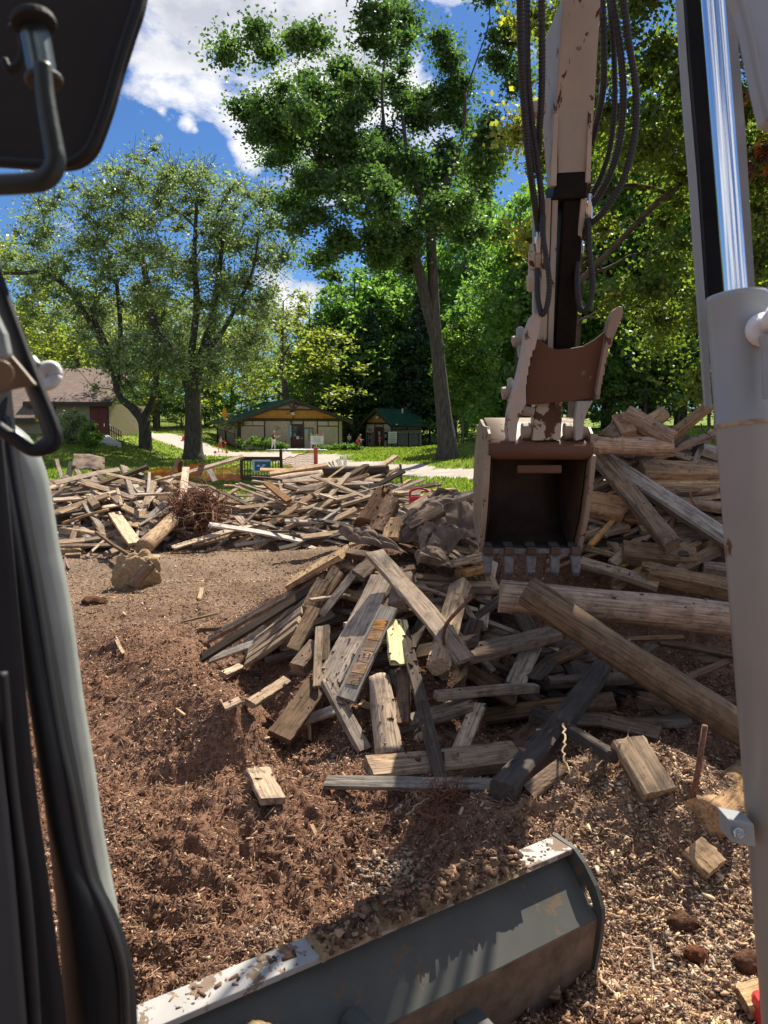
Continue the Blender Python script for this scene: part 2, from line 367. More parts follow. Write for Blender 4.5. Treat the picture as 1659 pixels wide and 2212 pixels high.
hose([(748, -30), (804, 330), (816, 600), (790, 850), (722, 1050), (640, 1185), (600, 1240)], .036, 4.05, 4.5)
hose([(816, -30), (850, 250), (888, 500), (886, 760), (822, 1030), (710, 1220), (620, 1310), (580, 1370)], .034, 4.0, 4.5)
hose([(352, 1250), (352, 1380), (374, 1520), (388, 1660), (374, 1780), (345, 1826), (324, 1750), (318, 1650), (320, 1560)], .028, 4.33, 4.45)
hose([(616, 1270), (622, 1480), (640, 1640), (622, 1760), (585, 1806), (556, 1740), (548, 1600), (560, 1480)], .030, 4.4, 4.55)
# ---- bucket
bw0 = RW('G', 270, 1000, 4.72); xl = RW('G', 308, 1150, 4.72).x; xr = RW('G', 950, 1080, 4.72).x
prof = [(4.70, 1.86), (4.78, 1.92), (5.0, 2.01), (5.22, 2.05), (5.42, 1.98), (5.6, 1.78), (5.66, 1.5), (5.6, 1.26), (5.42, 1.1), (5.2, 1.04), (4.98, 1.025)]
zq = lambda z: z if z > 1.86 else 1.86 - (1.86 - z) * .79
prof = [(4.70 + (y - 4.70) * (.74 if y > 4.99 else .95), zq(z)) for y, z in prof]
taper = lambda i: .018 * i / 10
def brow(off):
    rows = []
    for i, (y, z) in enumerate(prof):
        a = Vector((y, z)); d = Vector((prof[min(i + 1, 10)][0] - prof[max(i - 1, 0)][0], prof[min(i + 1, 10)][1] - prof[max(i - 1, 0)][1])).normalized()
        nrm = Vector((-d.y, d.x)) * off
        rows.append([Vector((xl + taper(i) + (xr - xl - 2 * taper(i)) * k / 4, y + nrm.x, z + nrm.y)) for k in range(5)])
    return rows
TANB = painted('dirty_bucket_paint', (.27, .205, .145), thr=.61, sc=9, chipc=(.09, .05, .03))
BKT = MB().grid(brow(0)).build('bucket', TANB, EX, smooth=True, solid=.022)
MB().grid(brow(-.016)).build('bucket_lining', DARKST, BKT, smooth=True, solid=.006)
fy = [(4.675, 1.9), (4.685, 1.99), (4.73, 2.0)]
for sx, mm in ((xl, TANB), (xr, TANB)):
    sgn = -1 if sx == xl else 1
    pts = [Vector((sx + sgn * .006, y, z)) for y, z in [(4.66, 1.84), (4.67, 1.96), (4.74, 2.0)] + prof[2:] + [(4.93, zq(1.05)), (4.80, zq(1.3)), (4.70, zq(1.6))]]
    o = MB().prism(pts, (sgn * .02, 0, 0)).build('side_plate', mm, BKT, bevel=.004)
    pts = [Vector((sx + sgn * .01, y, zq(z))) for y, z in [(4.645, 1.82), (4.69, 1.58), (4.79, 1.28), (4.93, 1.02), (4.97, 1.03), (4.84, 1.31), (4.74, 1.6), (4.69, 1.83)]]
    MB().prism(pts, (sgn * .03, 0, 0)).build('side_cutter', WORN, BKT, bevel=.004)
    pts = [Vector((sx - sgn * .008, y, z)) for y, z in [(4.72, 1.80)] + [(y - .0, z) for y, z in prof[2:10]] + [(5.0, zq(1.06)), (4.85, zq(1.3)), (4.76, zq(1.6))]]
    MB().prism(pts, (-sgn * .004, 0, 0)).build('side_lining', DARKST, BKT)
MB().tube([Vector((xl - .02, 4.70, 1.86)), Vector((xr + .02, 4.70, 1.86))], .058, 14).build('top_tube', RUST, BKT, smooth=True)
MB().box(((xl + xr) / 2, 4.70, 1.745), (.27, .05, .05)).build('wear_block', RUST, BKT, bevel=.008)
lipz = 1.205
MB().box(((xl + xr) / 2, 4.955, lipz + .0), (xr - xl - .03, .10, .035), Matrix.Rotation(.0, 3, 'X')).build('cutting_edge', TOOTH, BKT, bevel=.004)
for k, gx in enumerate((295, 437, 587, 748, 884)):
    c = RW('G', gx, 1830, 4.93); lean = .05 * (1 if k == 4 else 0)
    mb = MB(); w = .03
    sec = [(y, z + .17, h_) for y, z, h_ in [(4.99, 1.085, w), (4.925, 1.07, w), (4.885, .985, w), (4.88, .9, w * .86), (4.90, .868, w * .6), (4.915, .9, w * .86), (4.94, .985, w), (4.985, 1.01, w)]]
    L_ = [Vector((c.x - h + lean * (1.2 - z), y, z)) for y, z, h in sec]; R_ = [Vector((c.x + h + lean * (1.2 - z), y, z)) for y, z, h in sec]
    mb.add(L_ + R_, [tuple(range(8)), tuple(range(15, 7, -1))] + [(i, i + 8, (i + 1) % 8 + 8, (i + 1) % 8) for i in range(8)])
    tooth = mb.build('bucket_tooth', TOOTH, BKT, bevel=.004)
    MB().box((c.x, 4.92, 1.21), (.062, .09, .055)).build('tooth_adapter', DARKST, BKT, bevel=.006)
# ---- coupler / stick foot between thumb and bucket
q = [RW('G', 608, 820, 4.70), RW('G', 795, 820, 4.70), RW('G', 780, 1075, 4.64), RW('G', 592, 1080, 4.64)]
MB().hexa(q, [p + Vector((0, .12, .0)) for p in q]).build('stick_foot', painted('flaking_cream_paint', (.42, .34, .23), thr=.5, chipc=(.11, .05, .025), sc=7), EX, bevel=.006)
for x, rr, h in ((545, .055, 85), (615, .048, 60), (820, .055, 60), (855, .052, 55), (905, .055, 80)):
    a = RW('G', x - h / 3, 1020, 4.73); b = RW('G', x + h / 3, 1018, 4.73)
    MB().tube([a, b], rr, 14).build('pivot_boss', WORN, EX, bevel=.006)
for (x0, y0, x1, y1, r_) in ((455, 420, 540, 400, .035), (385, 765, 450, 755, .04), (430, 860, 560, 885, .03), (540, 880, 600, 890, .03)):
    MB().tube([RW('G', x0, y0, 4.68), RW('G', x1, y1, 4.68)], r_, 12).build('pivot_pin', WORN, EX, bevel=.005)
for pts in ([(490, 320), (525, 316), (545, 360), (520, 490), (500, 520), (486, 400)], [(428, 665), (448, 657), (474, 690), (470, 800), (440, 850), (425, 790)]):
    MB().prism([RW('G', x, y, 4.66) for x, y in pts], (0, .05, 0)).build('link_plate', WHITEG, EX, bevel=.004)
# ---- thumb
TH = MB().prism([RW('G', x, y, 4.52 + (y - 400) * .0003) for x, y in [(618, 392), (660, 420), (705, 455), (760, 470), (840, 462), (930, 446), (1010, 400), (1092, 335), (1104, 420), (1075, 600), (1040, 780), (1010, 802), (780, 822), (548, 842), (545, 700), (575, 560)]], (0, .03, 0)).build('thumb', RUST, EX, bevel=.006)
LP = [(606, 228), (630, 234), (642, 262), (636, 330), (622, 400), (606, 470), (590, 480), (588, 520), (574, 522), (574, 580), (562, 585), (562, 640), (552, 645), (552, 700), (546, 705), (546, 770), (548, 830), (520, 880), (492, 960), (478, 1090), (440, 1105), (420, 1010), (432, 880), (452, 780), (480, 700), (505, 600), (530, 480), (556, 330), (585, 250)]
MB().prism([RW('G', x, y, 4.46 + (y - 400) * .0003) for x, y in LP], (-.004, .10, 0)).build('thumb_plate', painted('worn_pinkish_paint', (.46, .40, .36), thr=.6, chipc=(.2, .1, .06), sc=6), TH, bevel=.006)
RP = [(1165, 180), (1190, 182), (1199, 212), (1192, 250), (1150, 350), (1128, 400), (1120, 450), (1100, 460), (1098, 520), (1086, 524), (1084, 580), (1076, 584), (1072, 640), (1062, 644), (1058, 700), (1050, 704), (1046, 760), (1040, 800), (1004, 812), (1016, 760), (1060, 520), (1080, 420), (1090, 340), (1112, 260), (1135, 205)]
MB().prism([RW('G', x, y, 4.46 + (y - 400) * .0003) for x, y in RP], (.004, .10, 0)).build('thumb_plate', painted('worn_rusty_edge', (.33, .25, .2), thr=.55, chipc=(.14, .07, .04), sc=6), TH, bevel=.006)
MB().prism([RW('G', x, y, 4.62) for x, y in [(890, 815), (1000, 812), (965, 870), (940, 940), (925, 1070), (880, 1082), (872, 960)]], (0, .05, 0)).build('thumb_arm', TAN, TH, bevel=.006)
MB().prism([RW('G', x, y, 4.60) for x, y in [(480, 660), (515, 640), (525, 700), (500, 790), (486, 760)]], (0, .02, 0)).build('gusset', RUST, TH, bevel=.003)
# ---- boom cylinder at the right
ax0 = W(1537, -40, 1.55); ax1 = W(1717, 2260, 1.55)
def axp(v): return ax0 + (ax1 - ax0) * ((v + 40) / 2300)
CY_ = MB().tube([axp(640), axp(648), axp(652), axp(905), axp(908), axp(916), axp(920), axp(2280)], [.0575, .0585, .0575, .0575, .0592, .0592, .0575, .058], 48).build('boom_cylinder', WHITEG, EX, smooth=False)
for p_ in CY_.data.polygons: p_.use_smooth = len(p_.vertices) == 4
MB().tube([axp(-40), axp(640)], .0225, 40, cap=False).build('cylinder_rod', CHROME, CY_, smooth=True)
MB().tube([axp(641) + Vector((0, 0, 0)), axp(638)], [.0572, .0572], 48).build('gland_ring', plain('gland', (.5, .5, .49), .4), CY_)
MB().tube([axp(912), axp(921)], .0596, 48).build('rust_seam', plain('rusty_seam', (.42, .3, .2), .8, var=.5, sc=40), CY_)
fp = [W(1700, 715, 1.45), W(1650, 722, 1.44), W(1634, 716, 1.435), W(1640, 700, 1.43)]
MB().tube([W(1648, 712, 1.50), W(1650, 712, 1.47), W(1651, 712, 1.455)], [.034, .032, .022], 20).build('hose_port', WPL, CY_, smooth=False, bevel=.002)
MB().tube([W(1656, 712, 1.455), W(1661, 690, 1.44), W(1666, 676, 1.44), W(1700, 672, 1.44)], .013, 12).build('elbow_fitting', WPL, CY_, smooth=True)
MB().tube([W(1657, 725, 1.45), W(1660, 760, 1.45), W(1661, 860, 1.45)], [.016, .013, .012], 8).build('drain_pipe', WHITEG, CY_)
q = [W(1572, 1768, 1.50), W(1630, 1780, 1.50), W(1634, 1832, 1.50), W(1578, 1820, 1.50)]
bkt_ = MB().hexa(q, [p + Vector((0, .05, 0)) for p in q]).build('bolt_bracket', WHITEG, CY_, bevel=.004)
MB().tube([W(1596, 1800, 1.50), W(1596, 1800, 1.482)], .0105, 6).build('bolt_head', STEEL, CY_, bevel=.001)
# guard channel left of the rod: light edge plate, black web, and grey back plate right of the rod
def strip(nm, L_, Rr, t, dep, m_, bev=.002):
    n = len(L_); a = [RW('Y', x, y, t) for x, y in L_]; b = [RW('Y', x, y, t) for x, y in Rr]
    mb = MB(); mb.add(a + b + [p + Vector((0, dep, 0)) for p in a] + [p + Vector((0, dep, 0)) for p in b], [(i, i + n, i + 1 + n, i + 1) for i in range(n - 1)] + [(2 * n + i, 2 * n + i + 1, 3 * n + i + 1, 3 * n + i) for i in range(n - 1)]
           + [(i, i + 1, 2 * n + i + 1, 2 * n + i) for i in range(n - 1)] + [(n + i, 3 * n + i, 3 * n + i + 1, n + i + 1) for i in range(n - 1)] + [(0, 2 * n, 3 * n, n), (n - 1, 2 * n - 1, 4 * n - 1, 3 * n - 1)])
    return mb.build(nm, m_, EX, bevel=bev)
strip('guard_edge', [(84, -40), (104, 300), (128, 640), (150, 900), (205, 1700), (232, 2080)], [(116, -40), (138, 300), (166, 640), (188, 900), (243, 1700), (268, 2100)], 1.66, .012, WHITEG)
strip('guard_web', [(116, -40), (139, 300), (167, 640), (189, 900), (236, 1560)], [(300, -40), (318, 300), (340, 640), (356, 900), (392, 1560)], 1.70, .012, GREASE)
strip('guard_lip', [(116, -40), (139, 300), (167, 640), (189, 900), (243, 1640)], [(130, -40), (155, 300), (186, 640), (207, 900), (252, 1640)], 1.665, .03, TRIM)
strip('boom_side', [(300, -40), (322, 300), (352, 640), (374, 900), (430, 1560)], [(382, -40), (408, 300), (436, 640), (452, 900), (492, 1560)], 1.68, .2, plain('boom_grey', (.25, .24, .23), .5))
# cab front right post
pp = [RW('Y', x, y, .95) for x, y in [(382, -60), (420, 30), (452, 150), (482, 300), (512, 450), (552, 620), (800, 700), (800, -60)]]
MB().prism(pp, (0, .03, 0)).build('cab_front_post', plain('post_blue_grey', (.36, .38, .41), .4, var=.08), EX, bevel=.004)
sp = spline([RW('Y', x, y, .945) for x, y in [(384, -60), (420, 30), (452, 150), (482, 300), (512, 450), (556, 620)]], 30)
MB().tube(sp, .004, 8).build('post_edge', WHITEG, EX, smooth=True)
# ---- dozer blade
dv = Vector((1.32, .87, 0)).normalized(); nv = Vector((dv.y, -dv.x, 0)); PR = Vector((.665, 2.76, 0))
def bp(s, n, z): return PR + dv * s + nv * n + Vector((0, 0, z))      # s metres along (0 = right end)
SL = -2.05
def bprism(pr, s0, s1, nm, m_, par, bevel=.003):
    return MB().prism([bp(s0, n, z) for n, z in pr], dv * (s1 - s0)).build(nm, m_, par, bevel=bevel)
BL = bprism([(.02, .428), (.205, .25), (.19, .235), (.0, .41)], SL, -.012, 'dozer_blade', BLADEP, EX)
bprism([(.205, .2495), (.175, -.03), (.15, -.03), (.18, .235)], SL, -.012, 'lower_plate', MUDST, BL, .002)
bprism([(-.025, .455), (.075, .45), (.075, .428), (-.02, .43)], SL, .0, 'blade_lip', LIPM, BL, .004)
epl = [(-.03, .46), (.08, .452), (.13, .42), (.185, .36), (.22, .29), (.222, .24), (.215, .17), (.195, .05), (.18, -.035), (.03, -.035), (-.03, .0), (-.03, .2)]
hole = [(.125, .35), (.15, .335), (.175, .29), (.182, .25), (.17, .235), (.15, .26), (.128, .30)]
def plate_with_hole(out, hol, s, th, nm, m_, par):
    import bmesh
    bm = bmesh.new(); o_ = [bm.verts.new(bp(s, n, z)) for n, z in out]; h_ = [bm.verts.new(bp(s, n, z)) for n, z in hol]
    ed = [bm.edges.new((l[i], l[(i + 1) % len(l)])) for l in (o_, h_) for i in range(len(l))]
    bmesh.ops.triangle_fill(bm, use_beauty=True, use_dissolve=False, edges=ed)
    me = bpy.data.meshes.new(nm); bm.to_mesh(me); bm.free(); me.materials.append(m_)
    o = link(bpy.data.objects.new(nm, me), par); md = o.modifiers.new('s', 'SOLIDIFY'); md.thickness = th; md.offset = 0
    return o
plate_with_hole(epl, hole, -.002, .018, 'end_plate', BLADEP, BL)
lug = [bp(-1.02 + .045 * math.cos(a), .16, .27 + .06 * math.sin(a)) for a in [math.pi * k / 8 for k in range(9)]] + [bp(-1.1, .15, .04), bp(-.94, .15, .04)]
MB().prism(lug, nv * .09).build('cylinder_lug', BLADEP, BL, bevel=.01)
bprism([(.14, .15), (.7, .10), (.7, .0), (.11, .02)], -.66, -.56, 'blade_arm', BLADEP, BL, .006)
bprism([(.14, .15), (.7, .10), (.7, .0), (.11, .02)], -1.5, -1.4, 'blade_arm', BLADEP, BL, .006)
# ---- cab: left post, seal, trim, window frame, lining, handle, shell behind the eye
def ribbon(nm, Lp, Rp, t, bulge, th, m_, par=EX, n=40, c=9, z0=None):
    a = spline([W(x, y, t) for x, y in Lp], n); b = spline([W(x, y, t) for x, y in Rp], n); P = []
    for p, q in zip(a, b):
        P.append([p.lerp(q, k / (c - 1)) - Vector((0, bulge * math.sin(math.pi * k / (c - 1)), 0)) for k in range(c)])
    return MB().grid(P).build(nm, m_, par, smooth=True, solid=th)
ribbon('cab_left_post', [(10, 925), (22, 990), (48, 1100), (88, 1300), (122, 1500), (152, 1650), (168, 1755), (203, 1890), (232, 1975), (252, 2030)],
       [(26, 925), (66, 960), (97, 1030), (122, 1180), (146, 1300), (172, 1500), (196, 1650), (214, 1780), (232, 1890), (243, 1950), (254, 2034)], .95, .02, .012, CABG)
ribbon('door_seal', [(-40, 560), (-30, 700), (0, 930), (22, 1100), (60, 1400), (95, 1650), (120, 1850), (140, 2050), (150, 2260)],
       [(-6, 560), (12, 800), (30, 960), (58, 1120), (98, 1330), (134, 1530), (164, 1680), (205, 1890), (250, 1985), (276, 2060), (288, 2130), (294, 2260)], .85, .028, .01, RUBBER)
sp = spline([W(x, y, .835) for x, y in [(10, 900), (34, 1060), (72, 1260), (120, 1560), (150, 1700), (185, 1880), (220, 1960), (250, 2040), (265, 2120), (270, 2260)]], 60)
MB().tube(sp, .006, 8).build('seal_bead', plain('seal_bead', (.03, .032, .034), .35), EX, smooth=True)
ribbon('door_trim', [(-90, 880), (-80, 1300), (-70, 1700), (-60, 2260)], [(4, 930), (38, 1300), (72, 1650), (112, 1950), (150, 2260)], .80, .012, .01, TRIM)
ribbon('trim_groove', [(4, 1450), (24, 1700), (52, 1950), (70, 2260)], [(12, 1450), (34, 1700), (66, 1950), (88, 2260)], .775, .006, .006, RUBBER)
ribbon('kick_panel', [(-120, 1560), (-90, 1800), (-60, 2260)], [(-4, 1560), (28, 1850), (62, 2260)], .765, .006, .006, plain('kick_grey', (.075, .078, .08), .5, var=.12))
# window frame (dark rounded frame with a brown inner bevel)
wf = spline([(-34, 520), (0, 590), (28, 675), (62, 765), (97, 860), (116, 925), (114, 955), (95, 968), (62, 962), (28, 940), (0, 905)], 60) if False else None
def pxspline(pts, n): return [(p.x, p.y) for p in spline([(x, y, 0) for x, y in pts], n)]
op = pxspline([(-40, 500), (-4, 580), (28, 668), (62, 760), (98, 850), (124, 915), (131, 945), (122, 968), (95, 981), (62, 980), (28, 958), (-12, 930)], 70)
mb = MB(); P = []
for i, (x, y) in enumerate(op):
    x0, y0 = op[max(i - 1, 0)]; x1, y1 = op[min(i + 1, 69)]; l = math.hypot(x1 - x0, y1 - y0); nx, ny = -(y1 - y0) / l, (x1 - x0) / l
    wd = 20
    P.append([W(x + nx * wd * k, y + ny * wd * k, .73 + e) for k, e in ((0, .012), (0.05, 0), (.5, -.004), (.95, 0), (1, .012))])
MB().grid(P).build('window_frame', RUBBER, EX, smooth=True, solid=.004)
P = []
for i, (x, y) in enumerate(op[8:54]):
    j = i + 8; x0, y0 = op[j - 1]; x1, y1 = op[j + 1]; l = math.hypot(x1 - x0, y1 - y0); nx, ny = -(y1 - y0) / l, (x1 - x0) / l
    P.append([W(x + nx * 18, y + ny * 18, .735), W(x + nx * 34, y + ny * 34, .745)])
MB().grid(P).build('window_bevel', plain('brown_bevel', (.075, .058, .048), .5, var=.2), EX, smooth=True, solid=.003)
mb = MB(); ce = W(103, 811, .86)
P = [[W(103 + math.cos(a) * 27 * rr - 4 * rr * math.sin(a), 811 + math.sin(a) * 29 * rr, .86 + .012 * (1 - rr) * (1 if rr < .75 else 1.2)) for a in [2 * math.pi * k / 28 for k in range(29)]] for rr in (.02, .4, .68, .78, .9, 1.0)]
MB().grid(P).build('round_mirror', WPL, EX, smooth=True, solid=.006)
MB().tube([W(66, 775, .86), W(78, 790, .86)], .006, 8).build('mirror_stem', STEEL, EX)
MB().prism([W(x, y, .7) for x, y in [(-30, 640), (8, 720), (18, 768), (-30, 800)]], (0, .012, 0)).build('window_latch', plain('latch_grey', (.3, .33, .33), .4), EX, bevel=.003)
MB().prism([W(x, y, .715) for x, y in [(-30, 770), (20, 762), (52, 800), (78, 832), (40, 838), (-30, 855)]], (0, .006, 0)).build('sun_shade', TANPL, EX, bevel=.002)
MB().tube([W(0, 806, .70), W(0, 806, .69)], .012, 16).build('latch_knob', plain('latch_knob_tan', (.24, .165, .10), .4), EX, bevel=.002)
# roof lining corner, its black edge seal and the grab handle
lp = pxspline([(312, -50), (300, 10), (282, 65), (258, 140), (234, 225), (212, 288), (196, 322), (172, 345), (140, 356), (80, 356), (-60, 346)], 50)
MB().prism([W(x, y, .80) for x, y in lp] + [W(-60, -50, .80)], (0, .02, 0)).build('roof_lining', LINING, EX)
MB().tube([W(x - 3, y - 2, .795) for x, y in lp], .0052, 8).build('lining_seal', RUBBER, EX, smooth=True)
hs = spline([W(x, y, .62) for x, y in [(92, 140), (97, 200), (106, 260), (116, 315), (120, 350), (108, 378), (84, 392), (40, 397), (-40, 400)]], 60)
HD = MB().tube(hs, [.0068 + .0016 * min(1, i / 40) for i in range(60)], 16).build('grab_handle', HANDLE, EX, smooth=True)
MB().tube([W(72, 50, .64), W(74, 62, .64), W(94, 170, .635)], [.010, .0118, .0112], 20).build('handle_ferrule', plain('green_grey_metal', (.14, .17, .16), .25, .8, var=.1), HD)
MB().tube([W(70, 36, .635), W(74, 56, .635)], [.017, .0185], 20).build('handle_cap', TRIM, HD, bevel=.002)
MB().tube([W(94, 166, .635), W(96, 182, .635)], [.0155, .0145], 20).build('handle_collar', plain('brown_collar', (.05, .035, .026), .6), HD, bevel=.002)
MB().tube(spline([W(x, y, .68) for x, y in [(20, 60), (44, 75), (50, 110), (40, 140), (20, 150), (8, 130)]], 30), .004, 8).build('coiled_wire', TRIM, HD, smooth=True)
MB().box((.1, -.25, 2.62), (1.2, 1.3, .05)).build('cab_roof', TRIM, EX)
MB().box((0, -.9, 1.7), (1.5, .05, 1.8)).build('cab_rear_wall', TRIM, EX)
MB().box((0, -.2, .75), (1.4, 1.4, .06)).build('cab_floor', TRIM, EX)
# dirt carried on the blade
SAND = None
# ================================================================ lumber
prng = random.Random(5)
def plank_mesh(name, L, w, t, broken=0, round_=False, seg=12, bow=.01, taper=1.0):
    vs = []; fs = []; b = min(w, t) * .13
    if round_:
        ns = 14; sec = [(math.cos(2 * math.pi * k / ns) * w / 2, math.sin(2 * math.pi * k / ns) * t / 2) for k in range(ns)]
    else:
        sec = [(w / 2 - b, t / 2), (-w / 2 + b, t / 2), (-w / 2, t / 2 - b), (-w / 2, -t / 2 + b), (-w / 2 + b, -t / 2), (w / 2 - b, -t / 2), (w / 2, -t / 2 + b), (w / 2, t / 2 - b)]
        # extra points on the wide faces so broken ends can splinter
        k = 5 if w > .08 else 3 if w > .05 else 1
        top = [(w / 2 - b - (w - 2 * b) * i / (k + 1), t / 2) for i in range(1, k + 1)]; bot = [(-w / 2 + b + (w - 2 * b) * i / (k + 1), -t / 2) for i in range(1, k + 1)]
        sec = [sec[0]] + top + sec[1:5] + bot + sec[5:]
    n = len(sec); bx, bz = prng.uniform(-1, 1) * bow * L, prng.uniform(-1, 1) * bow * L; tw = prng.uniform(-.06, .06)
    ph = prng.uniform(0, 9)
    jag0 = [prng.random() ** 2 for _ in range(n)]; jag1 = [prng.random() ** 2 for _ in range(n)]
    if not round_:
        for j in (jag0, jag1):
            for i in range(n): j[i] = .5 * (j[i] + prng.random() * .5)
    for i in range(seg + 1):
        u = i / seg; x = (u - .5) * L; k = 1 + (taper - 1) * u; c = math.sin(math.pi * u)
        for q, (y, z) in enumerate(sec):
            r = 1 + (.05 * math.sin(ph + q * 1.9 + u * 9) * (1 if round_ else .35)) + (prng.gauss(0, .022) if not round_ else 0)
            a = tw * (u - .5); yy = y * math.cos(a) - z * math.sin(a); zz = y * math.sin(a) + z * math.cos(a)
            dx = 0
            if i == 0: dx = jag0[q] * (1.5 * w if broken in (1, 3) else .06 * w)
            if i == seg: dx = -jag1[q] * (1.5 * w if broken in (2, 3) else .06 * w)
            vs.append((x + dx, yy * k * r + bx * c, zz * k * r + bz * c))
    for i in range(seg):
        for q in range(n): fs.append((i * n + q, i * n + (q + 1) % n, (i + 1) * n + (q + 1) % n, (i + 1) * n + q))
    vs.append((-L / 2 + .1 * w * (broken in (1, 3)), 0, 0)); vs.append((L / 2 - .1 * w * (broken in (2, 3)), 0, 0)); a = len(vs) - 2
    for q in range(n): fs.append((q, a, (q + 1) % n)); fs.append((seg * n + q, seg * n + (q + 1) % n, a + 1))
    me = bpy.data.meshes.new(name); me.from_pydata(vs, [], fs)
    if round_: me.polygons.foreach_set('use_smooth', [len(p.vertices) == 4 for p in me.polygons])
    return me
def lumber(name, p0, p1, w, t, m_, label, group=None, roll=0, broken=0, round_=False, cat=None, face=None, bow=.01, taper=1.0):
    d = p1 - p0; L = max(d.length, .05); x = d / L
    mid = (p0 + p1) / 2
    up = face if face is not None else (Vector((0, 0, 1)) * .75 + (Vector((0, 0, CAMZ)) - mid).normalized() * .45 + Vector((prng.uniform(-.3, .3), prng.uniform(-.3, .3), 0)))
    z = up - x * up.dot(x)
    z = z.normalized() if z.length > 1e-3 else x.orthogonal().normalized()
    y = z.cross(x); Mx = Matrix((x, y, z)).transposed().to_4x4() @ Matrix.Rotation(roll, 4, 'X'); Mx.translation = mid
    me = plank_mesh(name, L, w, t, broken, round_, bow=bow, taper=taper); me.materials.append(WD[m_])
    o = bpy.data.objects.new(name, me); o.matrix_world = Mx; COL.objects.link(o)
    return tag(o, label, cat or {'log': 'log', 'post': 'post', 'timber': 'timber', 'board': 'board', 'picket': 'picket', 'plank': 'plank'}.get(name.split('_')[-1], 'board'), group)
GN, GF, GM = 'lumber in the heap under the bucket', 'lumber in the far heap beside the root ball', 'lumber in the middle heap before the pavilion'
TMIN = dict(D=9.6, E=9.6)
def zone(r): return (9.2, 7.0) if r in 'ABCM' else (18.5, 15.3)
def piece(r, x0, y0, x1, y1, w, t, m_, name, label, l0=None, l1=None, **k):
    tm, td = zone(r); g = {'D': GF, 'E': GM}.get(r, GN)
    q = k.pop('t0', None); q1 = k.pop('t1', None)
    l0 = t * .5 if l0 is None else l0; l1 = t * .5 if l1 is None else l1
    if q is None and q1 is None:
        p0 = hit(*px(r, x0, y0), l0, tm, td, TMIN.get(r, 0)); p1 = hit(*px(r, x1, y1), l1, tm, td, TMIN.get(r, 0))
        # if only one end floats above the crest keep it close to the other one
    else:
        p0 = RW(r, x0, y0, q) if q else hit(*px(r, x0, y0), l0, tm, td); p1 = RW(r, x1, y1, q1) if q1 else hit(*px(r, x1, y1), l1, tm, td)
    return lumber(name, p0, p1, w, t, m_, label, k.pop('group', g), **k)
